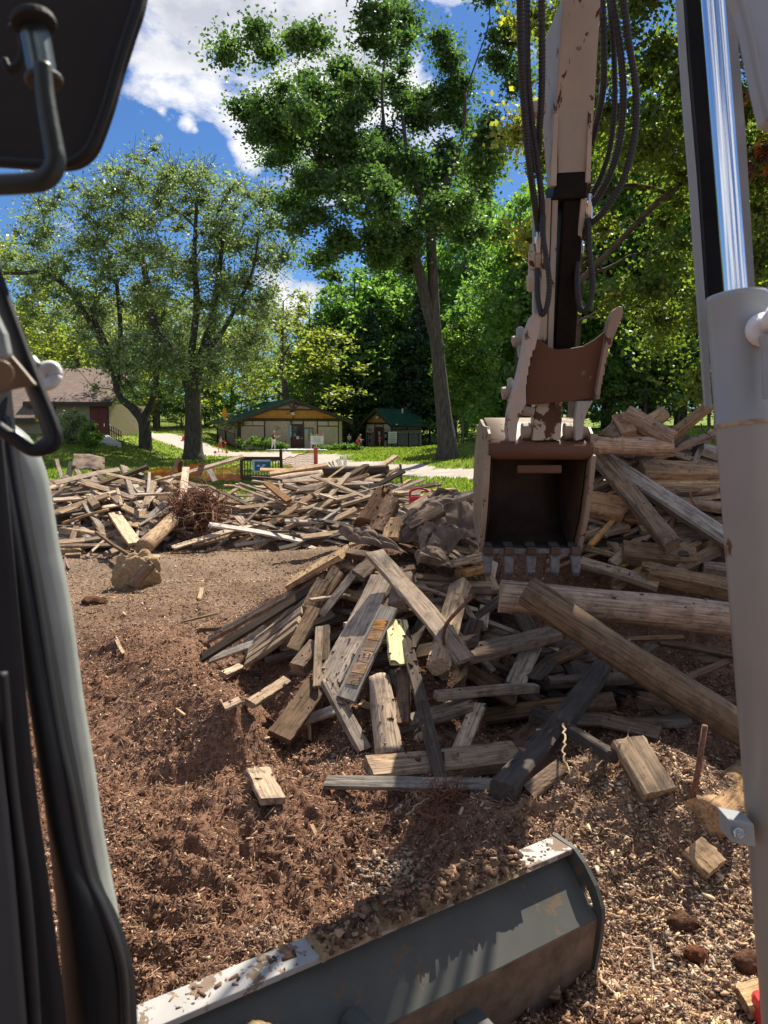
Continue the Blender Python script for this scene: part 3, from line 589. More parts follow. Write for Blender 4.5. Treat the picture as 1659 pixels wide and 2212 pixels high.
HP = [
 # near heap, left part (A)
 ('A', 985, 225, 1445, 770, .125, .042, 'w', 'long_board', 'long broad sunlit board sloping down over the heap front beside the bent iron rod', .34, .32, dict()),
 ('A', 1420, 390, 1310, 800, .115, .115, 'w', 'square_timber', 'thick square timber with its cut end towards the viewer under the long sunlit board', .2, .26, dict(roll=.75)),
 ('A', 1095, 570, 1130, 800, .13, .05, 'y', 'fresh_board', 'pale yellow fresh cut board with broken lower end', .22, .2, dict(broken=2)),
 ('A', 1062, 500, 845, 965, .105, .04, 'g', 'patched_board', 'grey board with orange wood patches along its face', .3, .22, dict()),
 ('A', 1035, 340, 755, 880, .18, .045, 'w', 'wide_plank', 'wide mossy weathered plank beside the board with orange patches', .16, .12, dict()),
 ('A', 1150, 350, 1105, 500, .11, .11, 'd', 'short_post', 'short dark square post above the pale yellow board', .2, .24, dict(roll=.3)),
 ('A', 740, 850, 940, 1222, .075, .05, 'w', 'leaning_board', 'narrow board leaning across the foot of the wide mossy plank', .3, .06, dict(broken=1)),
 ('A', 1012, 850, 1068, 1255, .115, .115, 'w', 'round_post', 'stout round post standing upright against the heap', .16, .06, dict(round_=True, taper=1.35)),
 ('A', 1133, 820, 1128, 1090, .075, .05, 'd', 'upright_board', 'dark narrow upright board right of the round post', .1, .1, dict()),
 ('A', 1120, 560, 1325, 1375, .062, .04, 'd', 'slender_board', 'long slender board leaning from the pale yellow board down to the beam', .2, .05, dict()),
 ('A', 1085, 1100, 1472, 990, .085, .07, 'w', 'sunlit_timber', 'dark timber with one sunlit end behind the slender leaning board', .04, .12, dict()),
 ('A', 1510, 985, 1405, 1250, .085, .03, 't', 'curved_board', 'short curved board lit at its foot on the long ground beam', .12, .06, dict()),
 ('A', 955, 1325, 1700, 1240, .15, .10, 'w', 'ground_beam', 'heavy beam lying on the mulch at the foot of the heap', .06, .06, dict()),
 ('A', 745, 1378, 1630, 1398, .06, .035, 'g', 'thin_board', 'thin grey board flat on the mulch before the heavy beam', .03, .03, dict()),
 ('A', 1300, 945, 1800, 905, .06, .06, 'w', 'narrow_timber', 'narrow timber with a lit edge in the dark front of the heap', .18, .18, dict()),
 ('A', 645, 462, 392, 660, .06, .035, 'w', 'fence_picket', 'uppermost of the four parallel pickets fanning out to the mulch', .12, .05, {}),
 ('A', 628, 512, 360, 720, .06, .035, 'w', 'fence_picket', 'second picket down in the fan of four parallel pickets', .13, .06, {}),
 ('A', 610, 560, 352, 752, .06, .035, 't', 'fence_picket', 'third picket down in the fan of four parallel pickets', .14, .07, {}),
 ('A', 600, 605, 345, 785, .065, .04, 'w', 'fence_picket', 'lowest and widest picket in the fan of four parallel pickets', .15, .08, {}),
 ('A', 840, 220, 545, 395, .17, .05, 't', 'thick_plank', 'thick golden plank pointing left from under the torn fabric', .16, .18, dict(broken=2)),
 ('A', 745, 335, 150, 665, .06, .04, 'd', 'long_picket', 'long dark brown picket whose tip reaches the mulch farthest out', .1, .03, dict(broken=2)),
 ('A', 705, 385, 105, 765, .06, .035, 'k', 'long_picket', 'long blackish picket lying just below the long brown one', .08, .02, dict(broken=2)),
 ('A', 735, 365, 655, 510, .09, .05, 'w', 'short_block', 'short lit block above the fan of pickets', .2, .2, {}),
 ('A', 690, 500, 580, 710, .085, .03, 't', 'cross_board', 'tan board lying across the fan of pickets', .24, .2, {}),
 ('A', 812, 300, 690, 500, .09, .04, 't', 'splintered_board', 'splintered pale board standing near the torn fabric', .14, .12, dict(broken=3)),
 ('A', 700, 690, 600, 812, .1, .1, 'd', 'block_timber', 'square timber showing its cracked end grain below the pickets', .12, .22, dict(roll=.1)),
 ('A', 712, 600, 700, 900, .045, .03, 'w', 'upright_stake', 'thin upright stake beside the square timber with cracked end', .2, .2, {}),
 ('A', 745, 595, 742, 770, .045, .04, 'd', 'upright_stake', 'short dark stake behind the thin upright one', .14, .12, {}),
 ('A', 390, 680, 165, 762, .06, .03, 'g', 'grey_board', 'grey board half sunk in mulch below the long pickets', .03, .02, {}),
 ('A', 315, 800, 225, 840, .05, .05, 't', 'short_stick', 'short pale billet lying on mulch near picket tips', .03, .03, {}),
 ('A', 545, 865, 360, 985, .06, .04, 'w', 'slanting_board', 'slanting board going into the mulch left of the heap', .1, .03, {}),
 ('A', 265, 600, 120, 608, .05, .04, 'd', 'brown_block', 'small brown block on bare mulch beyond the picket tips', .03, .03, {}),
 ('A', 315, 965, 232, 1002, .06, .02, 't', 'orange_chip_board', 'little orange offcut at the mulch edge left of the heap', .03, .03, {}),
 ('A', 700, 885, 508, 1155, .13, .05, 'd', 'sunken_plank', 'dark broad plank sinking into mulch left of the leaning board', .12, .04, {}),
 ('A', 835, 1000, 640, 1068, .06, .03, 'g', 'whitish_board', 'whitish board lying under the patched grey board', .05, .04, {}),
 ('A', 398, 1305, 480, 1475, .11, .04, 't', 'stub_board', 'lone short board upended in the mulch before the heap', .06, .07, dict(broken=1)),
 ('A', 985, 250, 830, 225, .08, .06, 'd', 'hidden_timber', 'timber end poking from below the torn fabric', .1, .14, {}),
 ('A', 1540, 240, 1370, 280, .07, .06, 't', 'tan_timber', 'tan timber just left of the bucket teeth', .12, .14, {}),
 ('A', 1540, 300, 1420, 330, .09, .06, 'o', 'orange_timber', 'stubby orange timber below the tan one beside the teeth', .1, .1, {}),
 ('A', 1000, 260, 905, 345, .1, .06, 'd', 'dark_slab', 'dark slab jutting out under the torn fabric corner', .1, .12, {}),
 ('A', 900, 310, 720, 540, .05, .03, 'w', 'thin_lath', 'thin slat sloping beside the splintered pale board', .12, .1, {}),
 ('A', 1180, 420, 1060, 540, .09, .09, 'd', 'dark_post', 'dark post end beside the long sunlit board', .06, .1, {}),
 ('A', 1260, 500, 1170, 700, .06, .06, 'd', 'shaded_stake', 'shaded stake between yellow board and square timber', .06, .06, {}),
 # near heap, right lower part (B)
 ('B', 225, 470, 1600, 610, .185, .185, 'w', 'big_log', 'huge peeled log lying level under the bucket teeth', .22, .2, dict(round_=True, t0=4.85, t1=4.75)),
 ('B', 370, 440, 1600, 1230, .165, .165, 'w', 'diagonal_log', 'huge debarked log slanting down across the dark heap front', .34, .16, dict(round_=True, t0=4.6, t1=4.05)),
 ('B', 655, 290, 1075, 415, .095, .05, 't', 'tan_board', 'tan board running right from the last bucket tooth', .24, .24, {}),
 ('B', 965, 335, 1600, 470, .13, .12, 'w', 'thick_beam', 'thick beam with crumbling lit end above the level log', .28, .25, dict(broken=1)),
 ('B', 880, 240, 1270, 280, .17, .14, 'd', 'knotty_block', 'large dark knotty timber behind the tan board', .12, .12, {}),
 ('B', 1175, 345, 1395, 235, .05, .04, 'w', 'thin_strut', 'thin strut crossing behind the thick beam', .16, .16, {}),
 ('B', 1300, 330, 1520, 360, .12, .12, 'd', 'dark_timber', 'dark sawn timber end beside the boom cylinder', .1, .1, {}),
 ('B', 30, 790, 520, 670, .14, .06, 'd', 'shadowed_beam', 'broad shadowed beam under the end of the long board', .16, .14, {}),
 ('B', 400, 740, 305, 955, .12, .04, 't', 'short_leaning_plank', 'short brown plank hanging under the shadowed beam', .1, .08, {}),
 ('B', 330, 560, 405, 695, .1, .08, 'd', 'wedge_block', 'dark wedge block below the cut end of the level log', .16, .14, {}),
 ('B', 488, 930, 980, 905, .07, .06, 'd', 'level_timber', 'level timber beneath the slanting log', .12, .1, {}),
 ('B', 775, 850, 235, 1520, .11, .09, 'k', 'black_beam', 'black beam slanting down into the lit mulch mound', .14, .08, {}),
 ('B', 428, 1090, 830, 1330, .055, .05, 'k', 'black_bar', 'black bar crossing over the slanting black beam', .24, .06, {}),
 ('B', 905, 1240, 1080, 1530, .15, .05, 't', 'buried_plank', 'mulch covered plank half buried on the lit mound', .06, .06, {}),
 ('B', 1590, 1420, 1325, 1660, .2, .14, 'w', 'split_log', 'split round log resting on the ground beside the cylinder bracket', .08, .08, dict(round_=True)),
 ('B', 1225, 1415, 1500, 1440, .05, .03, 'w', 'pale_stick', 'pale flat stick behind the rusty stake', .03, .03, {}),
 ('B', 380, 1530, 560, 1390, .08, .05, 'd', 'small_dark_board', 'small dark board beside the foot of the black beam', .03, .04, {}),
 ('B', 0, 1340, 420, 1290, .1, .08, 'd', 'mulch_beam', 'mulch strewn timber in the shade behind the ground beam', .06, .05, {}),
 # right upper heap (C)
 ('C', 285, 465, 900, 1210, .12, .12, 'w', 'square_post', 'long square fence post leaning in front of the upper heap', .34, .44, dict(roll=.5)),
 ('C', 245, 450, 1400, 1200, .12, .12, 'g', 'mottled_post', 'long grey mottled square post behind the leaning fence post', .24, .26, dict(roll=.2)),
 ('C', 520, 160, 900, 380, .16, .16, 'o', 'crossed_pole', 'thick round pole with pale cut top crossing on the crest', 0, 0, dict(round_=True, t0=6.6, t1=6.5)),
 ('C', 830, 160, 540, 350, .13, .13, 't', 'crossed_pole', 'round tan pole lying behind the thick crossing pole', 0, 0, dict(round_=True, t0=6.95, t1=6.8)),
 ('C', 1210, 80, 895, 330, .10, .05, 'w', 'raised_board', 'long board pointing skyward towards the guard channel', 0, 0, dict(t0=6.6, t1=6.7)),
 ('C', 250, 400, 900, 425, .16, .14, 'o', 'rotten_beam', 'orange rotten beam lying level along the crest', 0, 0, dict(round_=True, t0=6.55, t1=6.5, broken=1)),
 ('C', 480, 190, 560, 340, .12, .1, 'o', 'broken_stub', 'broken orange stub under the crossing pole', 0, 0, dict(t0=6.7, t1=6.5)),
 ('C', 650, 615, 1420, 640, .17, .13, 'w', 'sawn_beam', 'big square beam with lit top below the crest', .14, .14, {}),
 ('C', 715, 720, 1420, 715, .09, .05, 't', 'long_tan_board', 'long tan board lying just under the big square beam', .16, .16, {}),
 ('C', 185, 860, 535, 930, .22, .10, 'o', 'thick_slab', 'thick orange brown slab right of the bucket', .16, .16, {}),
 ('C', 490, 1000, 950, 900, .09, .09, 'd', 'small_log', 'small round log behind the leaning fence post', .1, .1, dict(round_=True)),
 ('C', 815, 475, 1260, 320, .07, .05, 'w', 'bark_strip_board', 'ragged board on the crest below the raised board', .12, .12, dict(broken=3)),
 ('C', 945, 860, 1420, 920, .09, .06, 'w', 'wedged_board', 'grey brown board wedged under the mottled post', .14, .12, {}),
 ('C', 165, 1150, 560, 1060, .07, .04, 'w', 'lit_lath', 'slat with a bright edge low beside the bucket', .18, .16, {}),
 ('C', 380, 335, 480, 240, .1, .04, 'w', 'stub_board', 'pale board stub standing on the crest by the bucket', 0, 0, dict(t0=6.5, t1=6.7)),
 ('C', 430, 345, 520, 240, .08, .04, 'd', 'stub_board', 'dark board stub beside the pale one on the crest', 0, 0, dict(t0=6.5, t1=6.75)),
 ('C', 1110, 430, 1420, 540, .12, .08, 'g', 'grey_block', 'grey broken block on the crest beside the boom cylinder', .1, .1, dict(broken=1)),
 ('C', 330, 470, 600, 480, .06, .05, 'g', 'grey_batten', 'grey batten lying below the rotten beam', .14, .14, {}),
 ('C', 375, 480, 560, 575, .06, .03, 'o', 'orange_batten', 'small orange batten under the grey batten', .14, .14, {}),
 ('C', 890, 430, 1010, 340, .07, .05, 'd', 'dark_offcut', 'dark offcut at the foot of the raised board', .12, .12, {}),
 ('C', 150, 1200, 900, 1110, .08, .06, 'k', 'blackened_board', 'blackened board deep in the shade beside the bucket', .06, .06, {}),
 ('C', 940, 1400, 1280, 1200, .06, .05, 'w', 'shade_strut', 'strut running up right in the shade of the heap', .14, .12, {}),
 # far heap left (D)
 ('D', 795, 190, 180, 405, .085, .05, 'd', 'dark_board', 'long dark board lying across the top of the far heap', .32, .22, {}),
 ('D', 790, 175, 560, 265, .07, .04, 'k', 'dark_board', 'blackish board tucked behind the long dark one', .4, .3, {}),
 ('D', 1103, 190, 1068, 510, .13, .04, 't', 'upright_plank', 'broad tan plank standing beside the root ball', .38, .3, {}),
 ('D', 1060, 560, 750, 845, .24, .24, 't', 'stripped_log', 'thick peeled log at the foot of the root ball', .2, .12, dict(round_=True)),
 ('D', 1000, 530, 700, 770, .2, .2, 'w', 'stripped_log', 'second peeled log behind the thick one by the root ball', .16, .08, dict(round_=True)),
 ('D', 870, 290, 1030, 405, .18, .18, 'w', 'round_log', 'short round log with dark cut end on the far heap', .2, .34, dict(round_=True)),
 ('D', 990, 403, 690, 413, .06, .04, 't', 'level_board', 'thin bright board lying level before the short round log', .42, .38, {}),
 ('D', 845, 300, 712, 640, .13, .05, 'w', 'sloping_plank', 'broad plank sloping to the front of the far heap', .3, .22, {}),
 ('D', 950, 470, 745, 640, .1, .08, 'g', 'white_beam', 'whitish beam beside the broad sloping plank', .26, .2, {}),
 ('D', 582, 180, 680, 480, .1, .07, 'w', 'steep_beam', 'steep beam crossing below the long dark board', .26, .3, {}),
 ('D', 640, 280, 740, 400, .12, .04, 'g', 'grey_slab', 'grey slab beside the steep crossing beam', .2, .24, {}),
 ('D', 1045, 110, 955, 300, .06, .05, 'w', 'raised_stake', 'stake leaning up against the orange netting', 0, 0, dict(t0=15.3, t1=15.1)),
 ('D', 1062, 130, 1058, 260, .1, .04, 'r', 'broken_plank', 'brown broken plank upright behind the tan one', 0, 0, dict(t0=15.4, t1=15.3, broken=1)),
 ('D', 1572, 97, 900, 290, .09, .05, 't', 'long_rail', 'long rail rising to the dark wooden railing', 0, 0, dict(t0=15.8, t1=15.0)),
 ('D', 1242, 150, 1190, 300, .1, .04, 'r', 'dark_stub', 'dark brown stub standing above the root ball', 0, 0, dict(t0=15.4, t1=15.2)),
 ('D', 515, 560, 690, 815, .2, .05, 't', 'muddy_plank', 'wide muddy plank in the middle of the far heap front', .2, .14, {}),
 ('D', 85, 700, 645, 785, .13, .12, 'w', 'front_beam', 'long beam with lit top along the foot of the far heap', .2, .18, {}),
 ('D', -20, 765, 245, 790, .13, .12, 'w', 'front_beam', 'shorter beam at the foot beside the cab post', .14, .14, {}),
 ('D', -20, 455, 140, 370, .07, .05, 't', 'tan_rail', 'tan rail rising beside the cab post', .2, .22, {}),
 ('D', 205, 205, 285, 345, .1, .05, 't', 'short_plank', 'short sunlit plank below the brown tarp', .26, .26, dict(broken=1)),
 ('D', 45, 120, 100, 320, .07, .03, 'g', 'forked_board', 'left arm of the grey forked boards near the tarp', 0, 0, dict(t0=15.0, t1=14.8)),
 ('D', 172, 140, 128, 335, .1, .03, 'g', 'forked_board', 'right arm of the grey forked boards near the tarp', 0, 0, dict(t0=14.95, t1=14.75)),
 ('D', 430, 420, 535, 390, .13, .06, 't', 'sunlit_block', 'bright block with lit top below the long dark board', .3, .3, {}),
 ('D', 320, 430, 372, 505, .14, .08, 't', 'end_block', 'block with square end facing out under the long dark board', .3, .34, {}),
 ('D', 515, 430, 570, 485, .14, .06, 'w', 'end_block', 'second block end, right of the bright lit block', .28, .3, {}),
 ('D', -20, 590, 410, 510, .07, .06, 'd', 'dark_rail', 'dark rail running level through the far heap', .28, .26, {}),
 ('D', 90, 645, 475, 530, .05, .05, 't', 'crooked_branch', 'crooked tan branch before the dark level rail', .3, .34, dict(round_=True, bow=.05)),
 ('D', 805, 230, 793, 395, .05, .03, 'g', 'pale_stake', 'pale thin stake upright beside the round log', .3, .3, {}),
 ('D', 455, 895, 765, 778, .09, .05, 'w', 'foot_board', 'board slanting at the foot of the peeled log', .1, .14, {}),
 ('D', 1030, 745, 1520, 705, .1, .05, 'w', 'stacked_board', 'upper of two boards stacked before the root ball', .16, .16, {}),
 ('D', 1050, 770, 1530, 730, .1, .05, 'd', 'stacked_board', 'lower of two boards stacked before the root ball', .1, .1, {}),
 ('D', 1155, 832, 1552, 720, .06, .05, 't', 'slanting_rail', 'rail slanting in front of the stacked boards', .06, .16, {}),
 ('D', 955, 842, 1052, 785, .1, .06, 't', 'split_billet', 'split billet lying at the end of the stacked boards', .06, .08, dict(broken=3)),
 ('D', 1335, 475, 1545, 350, .06, .05, 't', 'rising_rail', 'rail rising right behind the root ball', .3, .3, {}),
 ('D', 615, 580, 695, 632, .06, .05, 'g', 'white_stub', 'whitish stub beside the wide muddy plank', .26, .26, {}),
 ('D', 118, 905, 245, 900, .08, .04, 'w', 'flat_board', 'flat board lying alone at the far heap foot', .03, .03, {}),
 ('D', 765, 925, 893, 922, .09, .05, 'w', 'flat_board', 'flat board lying beside the sandy footing', .03, .03, {}),
 ('D', 1290, 205, 1340, 300, .1, .03, 'g', 'grey_panel_board', 'pale grey board behind the root ball', 0, 0, dict(t0=15.2, t1=15.1)),
 # middle heap (E)
 ('E', 620, 178, 1040, 168, .2, .2, 'k', 'dark_log', 'dark grey log with round end lying on the middle heap', 0, 0, dict(round_=True, t0=15.6, t1=15.0)),
 ('E', 1095, 75, 985, 155, .13, .05, 't', 'upturned_board', 'board pointing up beyond the dark grey log', 0, 0, dict(t0=15.8, t1=15.5)),
 ('E', 845, 232, 1035, 226, .06, .06, 'k', 'stair_lath', 'top slat of the dark slatted panel', 0, 0, dict(t0=15.3, t1=15.2)),
 ('E', 855, 256, 1035, 248, .06, .06, 'k', 'stair_lath', 'second slat of the dark slatted panel', 0, 0, dict(t0=15.2, t1=15.1)),
 ('E', 865, 280, 1045, 270, .06, .06, 'k', 'stair_lath', 'third slat of the dark slatted panel', 0, 0, dict(t0=15.1, t1=15.0)),
 ('E', 880, 304, 1055, 293, .06, .06, 'k', 'stair_lath', 'bottom slat of the dark slatted panel', 0, 0, dict(t0=15.0, t1=14.9)),
 ('E', 970, 205, 1030, 300, .08, .06, 'd', 'stair_stringer', 'left brace beside the dark slatted panel', 0, 0, dict(t0=15.0, t1=14.8)),
 ('E', 1005, 203, 1082, 295, .13, .08, 'd', 'stair_stringer', 'wide notched brace right of the dark slatted panel', 0, 0, dict(t0=15.0, t1=14.8)),
 ('E', 205, 168, 400, 172, .12, .05, 't', 'crest_rail', 'tan rail in front of the dark wooden railing', 0, 0, dict(t0=15.6, t1=15.7)),
 ('E', 268, 195, 645, 135, .12, .06, 't', 'crest_rail', 'long tan rail rising right along the middle crest', 0, 0, dict(t0=15.4, t1=15.8)),
 ('E', 235, 245, 615, 190, .18, .12, 't', 'rounded_beam', 'thick rounded beam under the rising crest rail', 0, 0, dict(t0=15.0, t1=15.4, round_=True)),
 ('E', 350, 245, 605, 200, .1, .03, 'w', 'grey_lath', 'upper grey slat under the thick rounded beam', 0, 0, dict(t0=14.8, t1=15.1)),
 ('E', 350, 268, 600, 220, .1, .03, 'g', 'grey_lath', 'lower grey slat under the thick rounded beam', 0, 0, dict(t0=14.7, t1=15.0)),
 ('E', 245, 248, 395, 370, .14, .05, 'o', 'orange_plank', 'orange plank with rounded end sloping right', .55, .36, {}),
 ('E', 165, 330, 450, 288, .1, .05, 'w', 'pale_plank', 'pale plank lying behind the orange sloping plank', .3, .34, {}),
 ('E', 448, 440, 840, 325, .1, .05, 't', 'bent_board', 'bent tan board across the middle heap', .3, .4, {}),
 ('E', 458, 293, 675, 283, .14, .05, 't', 'white_block_board', 'short bright board in the middle of the heap', .4, .4, {}),
 ('E', 790, 190, 640, 365, .1, .05, 't', 'cross_plank', 'tan plank leaning left under the dark log', .5, .36, {}),
 ('E', 700, 230, 560, 330, .1, .05, 't', 'cross_plank', 'second tan plank leaning left beside the first', .5, .4, {}),
 ('E', 912, 138, 842, 262, .09, .05, 'd', 'dark_brace', 'dark brace leaning on the dark grey log', 0, 0, dict(t0=14.7, t1=14.6)),
 ('E', 880, 155, 800, 235, .09, .05, 'g', 'grey_brace', 'grey brace beside the dark leaning brace', 0, 0, dict(t0=14.65, t1=14.6)),
 ('E', 832, 422, 535, 560, .11, .05, 't', 'bright_board', 'long bright board low on the middle heap front', .3, .16, {}),
 ('E', 615, 500, 820, 355, .06, .04, 'g', 'grey_rail', 'grey rail rising right above the long bright board', .3, .34, {}),
 ('E', 738, 402, 985, 328, .07, .05, 't', 'tan_strip', 'tan strip below the dark slatted panel', .34, .36, {}),
 ('E', 55, 468, 200, 625, .14, .04, 't', 'propped_plank', 'tan plank propped on the ground left of the middle heap', .3, .04, {}),
 ('E', 378, 515, 540, 512, .16, .1, 'o', 'orange_block', 'thick orange block in the middle heap front', .22, .22, {}),
 ('E', 655, 540, 520, 600, .14, .04, 't', 'leaning_slab', 'flat slab leaning at the foot of the middle heap', .2, .04, {}),
 ('E', 640, 120, 685, 165, .08, .03, 'g', 'upright_picket', 'leftmost of the four pale upright pickets', 0, 0, dict(t0=15.9, t1=15.6)),
 ('E', 664, 114, 705, 165, .08, .03, 'g', 'upright_picket', 'second of the four pale upright pickets', 0, 0, dict(t0=15.9, t1=15.6)),
 ('E', 690, 106, 712, 165, .08, .03, 'g', 'upright_picket', 'third of the four pale upright pickets', 0, 0, dict(t0=15.9, t1=15.6)),
 ('E', 716, 99, 740, 165, .08, .03, 'g', 'upright_picket', 'rightmost of the four pale upright pickets', 0, 0, dict(t0=15.9, t1=15.6)),
 ('E', 758, 70, 764, 165, .07, .04, 'g', 'tall_picket', 'tall pale picket standing alone beyond the four', 0, 0, dict(t0=15.9, t1=15.6)),
 ('E', 1122, 128, 1136, 290, .05, .05, 'd', 'thin_post', 'thin dark post upright before the gravel path', 0, 0, dict(t0=14.6, t1=14.4, round_=True)),
 ('E', 1130, 305, 1385, 263, .05, .04, 'd', 'dark_pole', 'long dark pole with pale tip lying right', 0, 0, dict(t0=14.6, t1=14.9)),
 ('E', 1030, 208, 1115, 150, .06, .04, 't', 'sharp_splinter', 'sharp splinter pointing right past the log end', 0, 0, dict(t0=15.0, t1=15.0, broken=2)),
 ('E', 1190, 232, 1105, 285, .09, .05, 't', 'rising_block', 'tan block rising behind the thin dark post', 0, 0, dict(t0=15.1, t1=14.9)),
 ('E', 428, 572, 855, 535, .06, .04, 't', 'foot_rail', 'long rail along the foot of the middle heap', .08, .12, {}),
 ('E', 190, 592, 420, 582, .06, .04, 'w', 'foot_rail', 'short rail at the foot beside the propped plank', .06, .06, {}),
 # rotten stumps standing on the near heap
 ('E', 1035, 320, 885, 550, .2, .2, 'r', 'rotten_stump', 'rotten crumbling brown post stump leaning by the torn fabric', 0, 0, dict(t0=6.6, t1=6.3, round_=True, broken=1)),
 ('E', 1075, 355, 960, 590, .13, .13, 'r', 'rotten_stump', 'second rotten brown stump leaning right of the first', 0, 0, dict(t0=6.5, t1=6.2, broken=1)),
 ('E', 1085, 480, 1055, 620, .13, .05, 't', 'stub_board', 'bright board stub behind the torn fabric', 0, 0, dict(t0=6.3, t1=6.1, broken=1)),
 ('E', 1340, 335, 1170, 440, .09, .05, 'w', 'fabric_board', 'mulch covered board above the torn fabric', 0, 0, dict(t0=7.0, t1=6.8)),
 ('E', 1640, 310, 1480, 360, .07, .05, 't', 'fabric_board', 'thin board on the mulch beside the bucket', 0, 0, dict(t0=6.6, t1=6.7)),
 ('E', 1400, 430, 1170, 540, .1, .05, 'd', 'dark_fabric_board', 'dark board lying in the folds of torn fabric', 0, 0, dict(t0=6.3, t1=6.2)),
]
for (r, x0, y0, x1, y1, w, t, m_, nm, lab, l0, l1, k) in HP:
    if r in 'ABC': w, t = w * (1.18 if r == 'A' else 1.1), t * (.9 if r == 'A' else 1.1)
    if r in 'BC' and m_ == 'w': m_ = 'v'  # right heap gets browner wood, darkened as well for its partial shade
    if r == 'A': l0, l1 = l0 + .03, l1 + .02
    g = GN if (r == 'E' and ('rotten' in nm or 'fabric' in nm or nm == 'stub_board')) else {'D': GF, 'E': GM}.get(r, GN)
    piece(r, x0, y0, x1, y1, w, t, m_, nm, lab, l0, l1, group=g, **k)
# small unremarkable pieces filling the three heaps
def fill(n, poly, r, tab, name, label, grp, Lr, lift, mats, ang=.5):
    us = [p[0] for p in poly]; vs = [p[1] for p in poly]; k = 0
    while k < n:
        x = prng.uniform(min(us), max(us)); y = prng.uniform(min(vs), max(vs)); ins = False
        for i in range(len(poly)):
            (x0, y0), (x1, y1) = poly[i], poly[i - 1]
            if (y0 > y) != (y1 > y) and x < (x1 - x0) * (y - y0) / (y1 - y0) + x0: ins = not ins
        if not ins: continue
        tm, td = tab; c = hit(*px(r, x, y), prng.uniform(*lift), tm, td, TMIN.get(r, 0))
        L = prng.uniform(*Lr); a = prng.gauss(0, ang) + (math.pi if prng.random() < .5 else 0)
        d = Vector((math.cos(a), math.sin(a), 0))
        e = .15; g = Vector((float(H0(c.x + e, c.y) - H0(c.x - e, c.y)) / (2 * e), float(H0(c.x, c.y + e) - H0(c.x, c.y - e)) / (2 * e), 0))
        d.z = d.dot(g) * .6 + prng.gauss(0, .2); d.normalize()
        wb = prng.choice((.04, .05, .06, .08, .09, .12)); tb = prng.choice((.02, .025, .035, .04))
        lumber(name, c - d * L / 2, c + d * L / 2, wb, min(tb, wb), prng.choice(mats), label, grp, broken=prng.choice((0, 0, 1, 2, 3)), bow=.02)
        k += 1
fill(110, [(0, 330), (250, 250), (560, 210), (1000, 300), (1000, 480), (1010, 740), (760, 850), (20, 850)], 'D', (18, 15), 'scrap_board', 'loose scrap board among the larger pieces of the far heap', 'scrap in the far heap', (.5, 1.7), (.0, .28), 'wwwttddgk', 1.1)
fill(135, [(0, 300), (160, 300), (330, 200), (600, 200), (830, 250), (1100, 290), (1330, 290), (1200, 420), (860, 540), (860, 590), (230, 620), (0, 600)], 'E', (18, 15), 'scrap_lath', 'loose thin slat among the larger pieces of the middle heap', 'scrap in the middle heap', (.7, 2.3), (.02, .26), 'wwtttgdk', .55)
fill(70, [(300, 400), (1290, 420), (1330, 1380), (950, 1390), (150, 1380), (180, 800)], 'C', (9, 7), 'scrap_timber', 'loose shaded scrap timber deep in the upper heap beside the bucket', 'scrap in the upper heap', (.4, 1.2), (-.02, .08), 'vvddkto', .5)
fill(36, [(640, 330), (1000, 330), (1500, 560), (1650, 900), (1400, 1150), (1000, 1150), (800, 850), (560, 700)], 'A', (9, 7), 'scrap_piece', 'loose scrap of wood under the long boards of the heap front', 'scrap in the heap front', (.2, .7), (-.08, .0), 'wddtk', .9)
fill(34, [(440, 620), (1500, 700), (1500, 1150), (900, 1250), (350, 1200), (100, 1000)], 'B', (9, 7), 'scrap_bar', 'loose dark scrap bar in the shaded hollow under the logs', 'scrap in the shaded hollow', (.4, 1.1), (-.03, .04), 'ddkk', .6)  # only dark woods here, deepening the hollow's shade by colour
fill(30, [(880, 130), (1500, 160), (1660, 560), (1500, 760), (1300, 900), (960, 560)], 'A', (9, 7), 'heap_board', 'broken board wedged among fabric and timbers left of the bucket', 'broken boards left of the bucket', (.5, 1.3), (-.06, .05), 'wwtdd', .8)
for k in range(16):
    u = k / 15; x0, y0 = 860 - 250 * u + prng.uniform(-40, 40), 260 + 260 * u + prng.uniform(-30, 30); f = prng.uniform(.55, 1.0)
    x1, y1 = x0 + (-560 + 200 * u) * f, y0 + (330 - 20 * u) * f
    piece('A', x0, y0, x1, y1, prng.choice((.05, .06, .08)), .03, prng.choice('wwdtg'), 'fan_picket', 'loose thin picket in the fan of boards spilling onto the open mulch', prng.uniform(.03, .1), prng.uniform(.0, .04), group='loose pickets of the fanned boards', broken=prng.choice((0, 2, 2)))
# orange wood patches let into the grey patched board are part of it
pb = bpy.data.objects['patched_board']
mx = pb.matrix_world.copy(); ll = pb.data
Lx = max(v.co.x for v in ll.vertices)
for k in range(6):
    x = -Lx + .16 + k * (2 * Lx - .3) / 5.0
    m = MB(); s_ = .02
    m.prism([mx @ Vector((x - .055 + s_, -.04, .021)), mx @ Vector((x + .025 + s_, -.04, .021)), mx @ Vector((x + .055 - s_, .042, .021)), mx @ Vector((x - .025 - s_, .042, .021))], (mx.to_3x3() @ Vector((0, 0, .003))))
    o = m.build('wood_patch', WD['o']); o.parent = pb; o.matrix_parent_inverse = mx.inverted()
